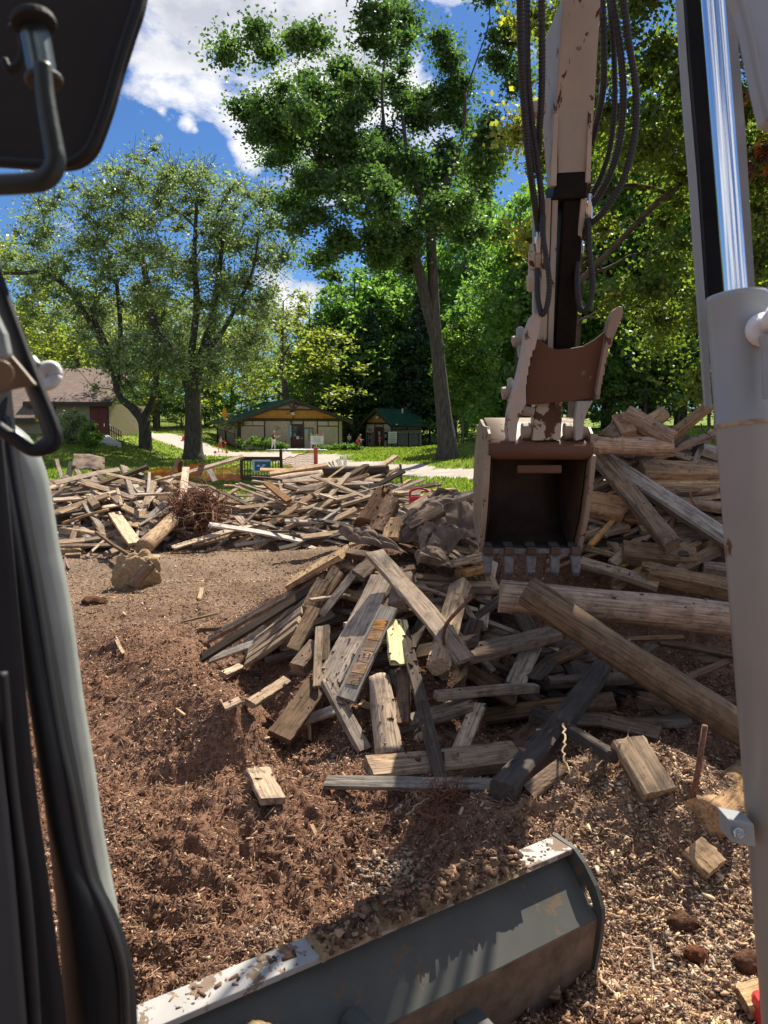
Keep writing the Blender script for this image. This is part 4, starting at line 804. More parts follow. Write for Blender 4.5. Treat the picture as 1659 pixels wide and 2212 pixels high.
# ---- iron bits
IRON = plain('rusty_iron', (.19, .085, .05), .8, var=.6, sc=60)
def rod(name, pts, r_, label, cat, m_=IRON, group=None):
    return tag(MB().tube(pts, r_, 9).build(name, m_, smooth=True), label, cat, group)
base = hit(*px('B', 1238, 1650), -.02)
top = RW('B', 1322, 1160, depth(base) * .985)
rod('rusty_stake', [base, base.lerp(top, .5) + Vector((.004, 0, 0)), top], [.013, .013, .013], 'rusty iron stake driven upright into the shaded mulch', 'stake')
pts = [RW('A', x, y, 4.75 + d) for x, y, d in [(1338, 690, .1), (1334, 640, .0), (1345, 595, -.05), (1372, 555, -.06), (1420, 505, -.03), (1485, 440, .06)]]
rod('bent_rod', spline(pts, 30), .012, 'bent iron rod curving over the end of the long sunlit board', 'rod')
# ---- sticks and wood bits on the open mulch
ST = [('', 252, 1382, 268, 1412, .03, .015, 't', 'short bright stick stuck on the mulch ridge beside the cab post'), ('', 385, 1345, 470, 1325, .025, .02, 'w', 'long grey lath lying on bare ground beyond the ridge'),
      ('', 565, 1690, 578, 1650, .02, .015, 't', 'thin pale splinter left of the stub board'), ('', 670, 1600, 668, 1565, .02, .015, 't', 'thin splinter before the gravel patch'),
      ('', 505, 1530, 560, 1510, .035, .02, 't', 'tan lath end beside the mulch ridge'), ('', 140, 1200, 150, 1228, .03, .02, 'w', 'pale stick near the foot of the far heap'),
      ('', 645, 1690, 690, 1665, .02, .015, 'w', 'small stick on mulch right of the stub board'), ('', 430, 1295, 436, 1270, .05, .02, 't', 'little upright chip past the sandy footing'),
      ('', 690, 1820, 672, 1780, .02, .012, 'o', 'orange splinter on the open mulch before the blade'), ('', 250, 1520, 262, 1500, .015, .01, 't', 'tiny pale splinter low on the mulch ridge'),
      ('K', 1135, 960, 1120, 840, .008, .008, 'g', 'grey twig upright on pebbly mulch right of the blade'), ('', 380, 1530, 400, 1545, .014, .01, 't', 'tiny tan splinter beside the dark mulch face')]
for (r, x0, y0, x1, y1, w, t, m_, lab) in ST:
    lumber('wood_stick', hit(*px(r, x0, y0), .02), hit(*px(r, x1, y1), .035), w, t, m_, lab, 'sticks on the mulch', broken=3)
lumber('wedge_block', hit(*px('K', 1300, 380), .05), hit(*px('K', 1420, 500), .06), .12, .07, 't', 'triangular wedge of wood on the mulch beside the cylinder', 'blocks on the mulch', broken=1)
lumber('chunk_block', hit(*px('K', 1530, 1100), .03), hit(*px('K', 1659, 1070), .05), .1, .06, 't', 'tan chunk of wood beside the red can corner', 'blocks on the mulch', broken=3)
lumber('flat_chunk', hit(*px('K', 600, 1040), .02), hit(*px('K', 715, 1050), .03), .07, .03, 'o', 'flat orange chunk under the lower corner of the dozer blade', 'blocks on the mulch', broken=3)
# ---- torn geotextile fabric draped on the heap
FAB = plain('brown_geotextile', (.20, .15, .115), .95, var=.5, sc=9, bmp=.6, spec=.1)
def sheet(name, corners, n, m, fold, seed, label, lift=.05, tdef=None, cat='fabric', thick=.006, fs=1.0):
    P = []
    (a, b, c, d) = [px(r, x, y) for r, x, y in corners]
    for i in range(n):
        row = []
        for j in range(m):
            u = j / (m - 1); v = i / (n - 1)
            e = .05 * (vn(np.array(u * 4.), np.array(v * 4.), seed) - .5)
            X = (a[0] * (1 - u) + b[0] * u) * (1 - v) + (d[0] * (1 - u) + c[0] * u) * v; Y = (a[1] * (1 - u) + b[1] * u) * (1 - v) + (d[1] * (1 - u) + c[1] * u) * v
            X += float(e) * abs(b[0] - a[0]) ; Y += float(e) * abs(d[1] - a[1]) * 1.5
            A_ = np.array
            n1 = float(vn(A_(u * 2.6 * fs + 1.5 * v), A_(v * 2.2 * fs), seed)); n2 = float(vn(A_(u * 5.5 * fs - v), A_(v * 4 * fs + u), seed + 4)); n3 = float(fbm(A_(u * 9.), A_(v * 9.), seed + 8, 3))
            w = min(1, 6 * u, 6 * (1 - u), 6 * v + .4, 6 * (1 - v) + .3)
            ph = (1.9 * u + 1.2 * v) * fs + 1.5 * n1; ph2 = (.9 * u - 1.7 * v) * fs + .9 * n2
            lf = lift + .5 * fold * (.62 * abs(math.sin(math.pi * ph)) ** .75 + .38 * abs(math.sin(math.pi * ph2)) ** .9 + .12 * n3) * w
            row.append(hit(X, Y, lift, *(tdef or (9.2, 6.9))) + Vector((.5 * (n2 - .5), -.6, .75)) * (lf - lift))
        P.append(row)
    o = MB().grid(P).build(name, FAB, smooth=True, solid=thick)
    s = o.modifiers.new('sub', 'SUBSURF'); s.levels = s.render_levels = 1
    return tag(o, label, cat, 'torn brown fabric on the heaps')
sheet('torn_fabric', [('E', 715, 570), ('E', 930, 548), ('E', 1180, 720), ('E', 800, 640)], 30, 44, .14, 3, 'torn brown fabric corner strewn with chips overhanging the golden plank', .12)
sheet('torn_fabric', [('E', 1150, 480), ('E', 1640, 380), ('E', 1640, 620), ('E', 1060, 660)], 48, 64, .34, 12, 'crumpled brown fabric sheet bunched left of the bucket', .05)
sheet('torn_fabric', [('E', 1230, 560), ('E', 1560, 560), ('E', 1420, 760), ('E', 1260, 740)], 44, 44, .28, 21, 'hanging fold of brown fabric over the long board top', .2)
sheet('torn_fabric', [('E', 1215, 720), ('E', 1420, 700), ('E', 1460, 820), ('E', 1230, 790)], 30, 34, .2, 27, 'brown lump of fabric resting on the long sunlit board', .34, fs=.6)
sheet('torn_fabric', [('E', 1350, 310), ('E', 1640, 350), ('E', 1640, 420), ('E', 1180, 440)], 30, 50, .2, 33, 'dusty brown fabric flap near the crest behind the bucket', .04)
def tarp():
    P = []
    for i in range(16):
        row = []
        for j in range(22):
            u = j / 21; v = i / 15
            x = 185 + 255 * u - 20 * (1 - u) * v; y = 78 + 60 * max(0, u - .5) + v * (130 - 20 * u)
            t = 15.2 - .55 * v - .25 * math.sin(u * 9 + v * 2) * .3 - .3 * float(fbm(np.array(u * 4.), np.array(v * 3.), 5, 3))
            row.append(RW('D', x, y, t))
        P.append(row)
    o = MB().grid(P).build('brown_tarp', FAB, smooth=True, solid=.01)
    tag(o, 'brown fabric tarp draped over the crest of the far heap', 'tarp', 'torn brown fabric on the heaps')
tarp()
# ---- root ball and stray roots
ROOT = plain('red_brown_roots', (.21, .09, .05), .9, var=.5, sc=20, bmp=.3); ROOTL = plain('pale_roots', (.42, .29, .17), .85, var=.3, sc=20)
def roots(n, c, rad, seed, rr=(.004, .014)):
    rn = random.Random(seed); mb = MB()
    for k in range(n):
        d = Vector((rn.gauss(0, 1), rn.gauss(0, .7), rn.gauss(0, 1))).normalized(); p = c + d * rn.uniform(0, .45) * rad; pts = [p]
        d = (d + Vector((rn.gauss(0, .6), rn.gauss(0, .6), rn.gauss(0, .6)))).normalized()
        for i in range(7):
            d = (d + Vector((rn.gauss(0, .7), rn.gauss(0, .7), rn.gauss(0, .6) - .1))).normalized(); p = p + d * rad * rn.uniform(.06, .15); pts.append(p)
        r0 = rn.uniform(*rr); mb.tube(pts, [r0 * (1 - .85 * i / 7) for i in range(8)], 5, cap=False)
    return mb
c = hit(*px('D', 1190, 560), .35, 18, 14.2)
rb = roots(620, c, .85, 3, (.005, .016)).build('root_ball', ROOT, smooth=True)
tag(rb, 'tangled reddish root ball on the front of the far heap', 'roots')
roots(60, c + Vector((0, -.15, 0)), .9, 9, (.005, .014)).build('pale_root', ROOTL, rb, smooth=True)
for lab, pts, r_ in (('pale root hanging from the black bar into the mulch', [('B', 565, 1150, 0), ('B', 572, 1220, 0), ('B', 565, 1300, 0), ('B', 590, 1380, 0), ('B', 600, 1420, 0)], .006),
                     ('thin pale root arching from the mound into the shade', [('B', 735, 1400, 0), ('B', 760, 1360, 0), ('B', 830, 1300, 0), ('B', 890, 1230, 0), ('B', 925, 1170, 0)], .005),
                     ('thin root sprawling over the dark roots clump before the heap', [('K', 0, 240, 0), ('K', 60, 190, 0), ('K', 130, 145, 0), ('K', 200, 105, 0), ('K', 240, 95, 0)], .006),
                     ('wiry root lying beside the dark roots clump', [('K', 50, 230, 0), ('K', 120, 255, 0), ('K', 180, 250, 0), ('K', 240, 290, 0)], .005),
                     ('dangling root above the mottled post', [('C', 1040, 780, 0), ('C', 1050, 830, 0), ('C', 1075, 880, 0), ('C', 1080, 930, 0), ('C', 1110, 970, 0)], .011),
                     ('dark twig crossing the leaning fence post', [('C', 505, 890, 0), ('C', 560, 830, 0), ('C', 620, 780, 0), ('C', 672, 735, 0)], .006),
                     ('curled root at the crest beside the raised board', [('C', 1125, 245, 0), ('C', 1160, 300, 0), ('C', 1215, 350, 0), ('C', 1235, 390, 0), ('C', 1270, 420, 0)], .007)):
    big = 'crossing' in lab or 'hanging' in lab
    P = [hit(*px(r, x, y), .42 if 'crossing' in lab else .3 if 'dangling' in lab else .22 if big else .05, 9.2, 6.8) for r, x, y, _ in pts]
    rod('stray_root', [p + Vector((prng.gauss(0, .004), 0, prng.gauss(0, .004))) for p in spline(P, 24)], tl(r_, r_ * .5, 24), lab, 'root', ROOTL if 'pale' in lab or 'thin' in lab else ROOT, 'stray roots')
cl = roots(300, hit(*px('K', 190, 200), .0), .22, 5, (.0015, .0045)).build('root_clump', ROOT, smooth=True)
tag(cl, 'dark fibrous root clump on the mulch before the heap', 'roots')
# ---- clods, sandy footing, dirt on the blade
def blob(name, c, rx, ry, rz, m_, amp, seed, freq=3, n=40, rot=None, parent=None, M_=None):
    V = []; rows = n // 2
    for i in range(rows + 1):
        th = math.pi * i / rows
        for j in range(n):
            ph = 2 * math.pi * j / n; d = np.array([math.sin(th) * math.cos(ph), math.sin(th) * math.sin(ph), math.cos(th)])
            q = d * freq; k = 1 + amp * (float(fbm(np.array(q[0] + 5), np.array(q[1] + q[2] * 1.7), seed, 4)) - .45) * 2
            v = Vector((d[0] * rx * k, d[1] * ry * k, d[2] * rz * k))
            if rot is not None: v = rot @ v
            V.append(Vector(c) + v)
    F = [(i * n + j, (i + 1) * n + j, (i + 1) * n + (j + 1) % n, i * n + (j + 1) % n) for i in range(rows) for j in range(n)]
    return MB().add(V, F).build(name, m_, parent, smooth=True)
def earth(name, stops, sc=14, b=.02):
    m, nt, bs = mat(name); co = coord(nt); n = noise(nt, co, sc, 8, .75); n2 = noise(nt, co, sc * 5, 3)
    nt.links.new(ramp(nt, math_(nt, 'ADD', math_(nt, 'MULTIPLY', n, .75), math_(nt, 'MULTIPLY', n2, .25)), stops), bs.inputs['Base Color'])
    bs.inputs['Roughness'].default_value = 1; bs.inputs['Specular IOR Level'].default_value = .05
    bump(nt, bs, math_(nt, 'ADD', n, math_(nt, 'MULTIPLY', n2, .4)), 1, b); return m
SANDM = earth('sandy_soil', [(.3, (.17, .10, .045)), (.5, (.36, .255, .145)), (.7, (.52, .40, .25))])
CLOD = earth('clumped_soil', [(.3, (.07, .048, .03)), (.5, (.24, .175, .11)), (.7, (.42, .33, .21))], 20)
MULCHM = earth('mulch_clod', [(.3, (.03, .018, .012)), (.5, (.11, .055, .034)), (.7, (.25, .14, .085))], 20)
c = hit(*px('', 296, 1246), .12)
ft = blob('sandy_footing', c, .3, .2, .32, SANDM, .34, 3, 3.4, 56, Matrix.Rotation(.5, 3, 'Z') @ Matrix.Rotation(.25, 3, 'X'))
tag(ft, 'round sandy footing block lying on the bare ground', 'footing')
p0, p1 = W(288, 1262, depth(c) * .962), W(330, 1216, depth(c) * .955)
lumber('post_stub', p0, p1, .12, .1, 'd', 'broken brown post stub stuck in the sandy footing', broken=2, cat='post')
for k, (u, v, rx, rz, m_, lab) in enumerate([(150, 1190, .22, .1, SANDM, 'small sandy lump at the foot of the far heap'), (205, 1300, .13, .06, MULCHM, 'dark clod on bare ground beside the cab post'),
                                             (1195, 2130, .0, .0, None, ''), (1475, 1995, .06, .04, MULCHM, 'dark crumbly clod on the pebbly mulch right of the blade'),
                                             (1505, 2062, .045, .03, earth('red_clod', [(.3, (.06, .02, .012)), (.6, (.22, .09, .05))], 30), 'reddish clod beside the boom cylinder'), (1620, 2080, .06, .04, MULCHM, 'dark clod at the foot of the boom cylinder'),
                                             (560, 1245, .0, .0, None, '')]):
    if m_: tag(blob('soil_clod', hit(u, v, rz * .4), rx, rx * .8, rz, m_, .35, 11 + k, 3, 32), lab, 'clod', 'clods on the ground')
# clumpy soil left on the blade's top edge, and the heap resting on its back
def soil_ridge(name, s0, s1, n0, n1, h, seed, m_, z0=.45, n=90, c=14, thr=.0):
    P = []
    for i in range(n):
        s = s0 + (s1 - s0) * i / (n - 1); row = []
        e = min(1, min(i, n - 1 - i) / 8)
        for j in range(c):
            u = j / (c - 1); w = math.sin(math.pi * u) ** .6 * e
            z = h * w * (.25 + 1.5 * float(fbm(np.array(s * 9), np.array(u * 2.), seed, 4)) + .9 * (float(vn(np.array(s * 42), np.array(u * 7.), seed)) - .4))
            row.append(bp(s + .01 * float(vn(np.array(s * 30), np.array(u * 9.), 2)), n0 + (n1 - n0) * u + .02 * (float(vn(np.array(s * 22), np.array(u * 5.), seed + 1)) - .5), z0 - .004 + max(0, z)))
        P.append(row)
    return MB().grid(P).build(name, m_, smooth=False)
o = soil_ridge('clumped_soil', -.92, -.24, -.05, .086, .05, 4, CLOD, n=150, c=20); tag(o, 'clumpy grey brown soil left along the dozer blade top edge', 'soil', 'soil on the dozer blade')
o = soil_ridge('sandy_soil', -1.08, -.90, -.03, .092, .04, 6, SANDM); tag(o, 'lighter sandy soil on the blade edge beside the dark clumps', 'soil', 'soil on the dozer blade')
b_ = blob('soil_heap', bp(-1.26, .2, .2), .22, .17, .17, SANDM, .3, 8, 2.5, 44); tag(b_, 'heap of sandy soil lying against the back of the dozer blade', 'soil', 'soil on the dozer blade')
# red cans
REDP = plain('red_plastic', (.55, .035, .035), .4, var=.15, bmp=.05)
c = hit(1652, 2200, .02); rc = empty('red_can', c, 'red plastic can on the ground below the boom cylinder', 'can')
MB().box(c + Vector((.05, 0, .02)), (.16, .12, .10)).build('can_body', REDP, rc, bevel=.025); MB().tube([c + Vector((0, 0, .07)), c + Vector((0, 0, .1))], .02, 12).build('can_cap', RUBBER, rc)
c = RW('E', 1240, 372, 9.0); rj = empty('gas_jug', c, 'small red fuel jug half hidden behind the torn fabric', 'jug')
MB().box(c, (.22, .15, .12)).build('jug_body', REDP, rj, bevel=.03)
MB().tube(spline([c + Vector(v) for v in [(-.1, 0, .05), (-.09, 0, .12), (0, 0, .15), (.1, 0, .13), (.14, 0, .06)]], 20), .014, 8).build('jug_handle', REDP, rj, smooth=True)
# ================================================================ trees
def leaf_quads(C, size, nz=.35, droop=0.0, asp=.5):
    n = len(C)
    a = rng.normal(size=(n, 3)); a[:, 2] = a[:, 2] * .6 - droop; a /= np.linalg.norm(a, axis=1)[:, None]
    b = rng.normal(size=(n, 3)); b -= a * (a * b).sum(1)[:, None]; b /= np.linalg.norm(b, axis=1)[:, None] + 1e-9
    s = size * rng.uniform(.65, 1.35, size=(n, 1)); c = np.cross(a, b) * s * .12
    V = np.stack([C - a * s * .5, C + b * s * asp * .5 + c, C + a * s * .5, C - b * s * asp * .5 + c], 1).reshape(-1, 3)
    return V, np.arange(4 * n).reshape(n, 4)
def crown_points(cl, per, flat=.75, shell=.5):
    Cs = []; T = []
    for (x, y, z, r) in cl:
        k = max(3, int(per * r * r * r ** .5)) if per > 0 else int(-per)
        d = rng.normal(size=(k, 3)); d /= np.linalg.norm(d, axis=1)[:, None]
        rad = r * np.minimum(np.abs(rng.normal(0, .62, size=(k, 1))), 1.5)
        st = np.array([rng.uniform(.7, 1.35), rng.uniform(.7, 1.35), rng.uniform(.6, 1.1) * flat])
        Cs.append(np.array([x, y, z]) + d * rad * st)
        T.append(np.clip(rng.normal(.35 + .35 * rng.random(), .2, size=k), 0, 1))
    return np.concatenate(Cs), np.concatenate(T)
def branch_mesh(trunks, cl, thin=1.0, twigs=3, sides=6, r_tip=.012, jit=.12, bare=0):
    mb = MB(); nodes = []
    for pts in trunks:
        n = max(6, len(pts) * 5); sp = spline([p[:3] for p in pts], n); rr = [pts[0][3]] * n
        for i in range(n):
            s = i / (n - 1) * (len(pts) - 1); k = min(int(s), len(pts) - 2); rr[i] = pts[k][3] * (1 - s + k) + pts[k + 1][3] * (s - k)
        mb.tube(sp, rr, 12)
        nodes += [(p, r) for p, r in zip(sp, rr)][n // 3 if pts is trunks[0] else 2:]
    P = np.array([tuple(p) for p, _ in nodes]); Rr = np.array([r for _, r in nodes])
    order = sorted(range(len(cl)), key=lambda i: np.min(np.linalg.norm(P - np.array(cl[i][:3]), axis=1)))
    for i in order:
        c = np.array(cl[i][:3]); d = np.linalg.norm(P - c, axis=1); pen = np.where(P[:, 2] > c[2] - .15 * d, d * .9, 0)
        k = int(np.argmin(d + pen)); p0 = P[k]; L = d[k]
        r0 = min(Rr[k] * .7, .02 * thin + .016 * thin * L + .01 * cl[i][3])
        mid = (p0 + c) / 2 + np.array([0, 0, .12 * L]) + rng.normal(size=3) * jit * L * .6
        sp = spline([Vector(p0), Vector((p0 * .6 + mid * .4) + rng.normal(size=3) * jit * L * .25), Vector(mid), Vector(c)], 8)
        rr = [r0 + (r_tip - r0) * (q / 7) ** .8 for q in range(8)]; mb.tube(sp, rr, sides, cap=False)
        P = np.vstack([P, np.array([tuple(q) for q in sp[2:]])]); Rr = np.append(Rr, rr[2:])
        for _ in range(twigs):
            d_ = rng.normal(size=3); d_[2] += .4; d_ /= np.linalg.norm(d_); e = c + d_ * cl[i][3] * rng.uniform(.6, 1.05 + bare); m_ = (c + e) / 2 + rng.normal(size=3) * .08 * cl[i][3]
            mb.tube([Vector(c), Vector(m_), Vector(e)], [r_tip, r_tip * .75, r_tip * .35], 4, cap=False)
    return mb
def tree(name, label, cat, group, base, trunks, cl, per, size, lm, flat=.75, shell=.5, thin=1., twigs=3, droop=.1, asp=.5, bark=None, r_tip=.012, bare=0, tb=0.0, jit=.12, tintf=None):
    root = empty(name, base, label, cat, group)
    branch_mesh(trunks, cl, thin, twigs, r_tip=r_tip, bare=bare, jit=jit).build('trunk', bark or BARK, root, smooth=True, recalc=False)
    C, T = crown_points(cl, per, flat, shell); T = T + (tintf(C) if tintf else 0); V, Q = leaf_quads(C, size, droop=droop, asp=asp)
    nmesh('crown', V, Q, LF[lm], root, {'tint': ('FLOAT', 'FACE', np.clip(T + tb, 0, 1))})
    return root
def blobs_to_clumps(bl, r, y, dens, dr, rc, grow=1.3):
    out = []; s = 1.0 if r == '' else REG[r][2] * 1.8227
    for (x, v, rx, rv) in bl:
        u, w = px(r, x, v); k = y / F
        ax, az = rx / s * k * grow, rv / s * k * grow; n = max(2, int(round(ax * az * dens)))
        c = WY(u, w, y)
        dy = rng.normal() * dr
        for _ in range(n):
            d = rng.normal(size=3); d = d / np.linalg.norm(d) * rng.random() ** .45
            out.append((c.x + d[0] * ax, c.y + dy + d[1] * min(ax * 1.1, dr), c.z + d[2] * az, rc * rng.uniform(.7, 1.25)))
    return out
def tpts(lst, y, dy=0.0):
    out = []
    for i, (u, v, r) in enumerate(lst):
        p = WY(u, v, y + dy * i); out.append((p.x, p.y, p.z, r * (y) / F))
    return out
def flare(pts, k=1.35):
    (x, y, z, r) = pts[0]
    return [(x, y, z - .5, r * k * 1.1), (x, y, z + .05, r * k), (x, y, z + .6, r * 1.08)] + pts[1:]
# ---- big oak
ob = [(980, 110, 90, 80), (850, 240, 90, 70), (1020, 260, 110, 90), (1290, 200, 130, 90), (1480, 230, 110, 120), (640, 380, 90, 80), (760, 440, 110, 90), (430, 410, 60, 60), (430, 500, 90, 60), (290, 540, 80, 55), (140, 600, 70, 55),
      (100, 720, 55, 60), (250, 720, 110, 70), (200, 830, 70, 60), (270, 920, 80, 55), (420, 650, 100, 80), (480, 870, 130, 90), (640, 700, 150, 100), (640, 560, 100, 70), (900, 560, 130, 90), (880, 760, 150, 100),
      (1150, 470, 130, 90), (1190, 650, 130, 90), (1400, 500, 130, 130), (1500, 750, 110, 140), (1330, 900, 130, 100), (1120, 900, 110, 90), (750, 930, 150, 90), (520, 1010, 100, 70), (400, 1130, 85, 65), (350, 1230, 45, 45),
      (560, 1120, 90, 60), (500, 1370, 100, 60), (650, 1330, 90, 50), (550, 1490, 60, 50), (610, 1570, 80, 45), (850, 1420, 140, 80), (1010, 1330, 90, 70), (1000, 1100, 110, 70), (1450, 1150, 110, 110), (1400, 1380, 140, 90), (1540, 1000, 80, 100), (830, 1180, 70, 50), (980, 1560, 110, 80), (700, 1480, 80, 60), (1230, 1100, 70, 60), (1000, 1450, 170, 90), (1250, 1380, 120, 90), (760, 1250, 140, 80), (900, 1000, 170, 100), (1200, 1000, 150, 120), (620, 860, 130, 100), (900, 1260, 150, 80), (1330, 1230, 120, 90), (330, 800, 120, 80), (230, 640, 90, 60), (360, 620, 120, 90), (200, 720, 110, 80), (500, 560, 110, 80), (420, 780, 130, 80)]
oy = 38.0
ocl = blobs_to_clumps(ob, 'O', oy, 7.4, 3.2, .78, 1.07)
ot = [flare(tpts([(966, 985, 20), (958, 890, 16.5), (947, 780, 14.5), (939, 700, 13), (936, 620, 11), (932, 540, 11), (929, 480, 9), (942, 420, 8), (975, 370, 6), (1000, 290, 4.5), (1005, 200, 3)], oy), 1.3),
      tpts([(950, 760, 13), (925, 670, 12), (908, 600, 11), (885, 520, 10), (845, 470, 9.5), (800, 440, 8.5), (745, 405, 6), (690, 370, 4)], oy, -.15), tpts([(929, 490, 8), (905, 420, 6), (880, 330, 5), (870, 250, 3)], oy, .2),
      tpts([(934, 505, 7), (960, 465, 6), (1000, 440, 5), (1040, 400, 3)], oy, .2), tpts([(845, 470, 6), (848, 400, 5), (835, 320, 4), (825, 200, 3), (835, 100, 2)], oy, .1)]
b = WY(966, 985, oy)
tree('oak_tree', 'tall dark green oak with forked leaning trunk on the grassy rise', 'tree', None, b, ot, ocl, 1080, .19, 'oak', .8, .6, twigs=3, bark=BARK2, droop=.15, asp=.62, r_tip=.014)
# ---- two sparse maples at the left
m1 = [(420, 420, 90, 55), (520, 470, 75, 60), (560, 400, 28, 50), (590, 520, 35, 45), (480, 590, 100, 80), (400, 690, 110, 80), (520, 680, 70, 70), (440, 780, 95, 55), (540, 760, 55, 50), (430, 500, 90, 70), (370, 400, 50, 50), (350, 560, 80, 80), (330, 770, 60, 50)]
m2 = [(290, 420, 90, 55), (200, 470, 100, 55), (110, 520, 80, 45), (50, 590, 60, 50), (180, 600, 110, 70), (280, 560, 90, 70), (250, 700, 110, 70), (300, 800, 90, 50), (220, 790, 60, 50), (120, 650, 70, 50), (330, 680, 60, 60), (250, 380, 60, 30)]
my = 48.0
t1 = [flare(tpts([(418, 990, 19), (418, 900, 17.5), (417, 845, 17), (430, 790, 11), (455, 700, 8), (470, 610, 6), (480, 520, 4), (478, 460, 2), (482, 420, .8)], my)), tpts([(415, 860, 11), (385, 780, 9), (345, 720, 8), (320, 640, 6), (305, 540, 4)], my, .3), tpts([(420, 850, 10), (415, 760, 8), (425, 660, 7), (420, 560, 5), (425, 440, 3)], my, -.3),
      tpts([(440, 770, 7), (490, 700, 5), (540, 600, 3), (556, 530, 2), (560, 470, .8)], my, -.2)]
t2 = [flare(tpts([(315, 985, 14), (313, 930, 13), (308, 905, 13), (285, 880, 9), (256, 850, 7), (235, 760, 6), (200, 680, 5)], my + 1)), tpts([(310, 905, 9), (330, 860, 7), (338, 800, 6), (335, 700, 5), (310, 560, 4)], my + 1, .2), tpts([(235, 770, 5.5), (160, 640, 6), (100, 590, 5), (50, 590, 4), (10, 590, 3)], my + 1, -.3), tpts([(255, 830, 5), (260, 700, 5), (240, 560, 4), (180, 460, 2.5)], my + 1, .3)]
tree('maple_tree', 'sparse green maple with thick dark trunk, right one of the twin maples', 'tree', 'twin maples on the lawn', WY(418, 990, my), t1, blobs_to_clumps(m1, '', my, 2.2, 3.0, 1.2), 135, .2, 'maple', .8, .3, thin=1.2, twigs=9, r_tip=.02, bare=.35, bark=BARK2, asp=.6)
tree('maple_tree', 'sparse green maple with leaning limbs, left one of the twin maples', 'tree', 'twin maples on the lawn', WY(315, 985, my + 1), t2, blobs_to_clumps(m2, '', my + 1, 2.0, 3.0, 1.2), 130, .2, 'maple', .8, .3, thin=1.2, twigs=9, r_tip=.02, bare=.35, bark=BARK2, asp=.6)
# ---- lime close by on the right
ly = 15.0
lcl = []
for _ in range(430):
    u = rng.uniform(1085, 2150); v = rng.uniform(-620, 880); y = rng.uniform(12.5, 18.0)
    lim = 610 if u < 1290 else 700 + (u - 1290) * .9
    if v > min(lim, 880) - 60 * rng.random(): continue
    edge = 1080 + 22 * math.sin(v / 47.) + 18 * math.sin(v / 19. + 1)
    if u < edge + 8: continue
    if v < -150 and u < 1150 + (-150 - v) * .9: continue
    if v > 380 and 1300 < u < 1420 and rng.random() < .5: continue
    p = WY(u, v, y); lcl.append((p.x, p.y, p.z, rng.uniform(.42, .75)))
lcl = [c for c in lcl if not (c[2] > 8.5 and c[0] - .32 * c[2] < .9 and c[1] - .653 * c[2] < 9)]
for _ in range(75):   # unseen upper crown, clumps added along the sun's direction to shade the heap
    x0, y0, h = rng.uniform(1.0, 5.2), rng.uniform(4.3, 7.0), rng.uniform(8.2, 12.0)
    if math.sin(x0 * 4.1 + 1) * math.sin(y0 * 4.7) > .35: continue
    p = (x0 + .32 * h, y0 + .653 * h, h + .4)
    if (p[2] - 2) / p[1] < .60: continue
    for q in range(4): lcl.append((p[0] + rng.normal() * .25, p[1] + rng.normal() * .25, p[2] + rng.normal() * .3, rng.uniform(.5, .7)))
def LT(l, y0, dy): return tpts(l, y0, dy)
lt = [flare(LT([(1238, 975, 14), (1240, 860, 12.5), (1242, 740, 12), (1250, 600, 11), (1262, 450, 10), (1280, 250, 9), (1300, 0, 8), (1320, -300, 5), (1340, -560, 3)], 16.4, 0)), LT([(1250, 610, 7), (1330, 530, 6), (1430, 430, 5.5), (1560, 350, 4.5), (1760, 260, 3)], 16.2, -.4), LT([(1275, 310, 6.5), (1380, 200, 6), (1520, 60, 5), (1700, -150, 3)], 16.3, -.4), LT([(1262, 440, 6), (1360, 400, 5), (1480, 430, 4), (1640, 480, 2.5)], 16.2, .5), LT([(1290, 100, 6), (1420, -100, 5), (1600, -350, 3)], 16.2, -.2)]
b = WY(1238, 975, 16.4)
tree('lime_tree', 'yellow green lime with low hanging leaves behind the excavator stick', 'tree', None, b, lt, lcl, 2100, .095, 'lime', .8, .45, tintf=lambda C: .27 * sstep(3.6, 2.5, C[:, 0] * 15 / C[:, 1]) - .12, thin=.8, twigs=4, droop=.6, asp=.72, r_tip=.007)  # leaf tint raised along the left edge, lowered inside, painting in the backlight
mcl = [(*WY(rng.uniform(1690, 1990), rng.uniform(-120, 390), 11 + rng.uniform(-.8, .8)), .35) for _ in range(46)] + [(*WY(rng.uniform(1612, 1690), rng.uniform(50, 400), 10.8), .2) for _ in range(14)]
tree('copper_maple', 'dark red maple with orange lit leaves beyond the boom cylinder', 'tree', None, ground(7.6, 11.5), [flare(tpts([(1980, 1240, 9), (1960, 800, 8), (1930, 400, 6), (1900, 0, 4)], 11.2))], mcl, 1500, .11, 'red', .8, .4, thin=.6, twigs=3, droop=.3, asp=.8, r_tip=.006)
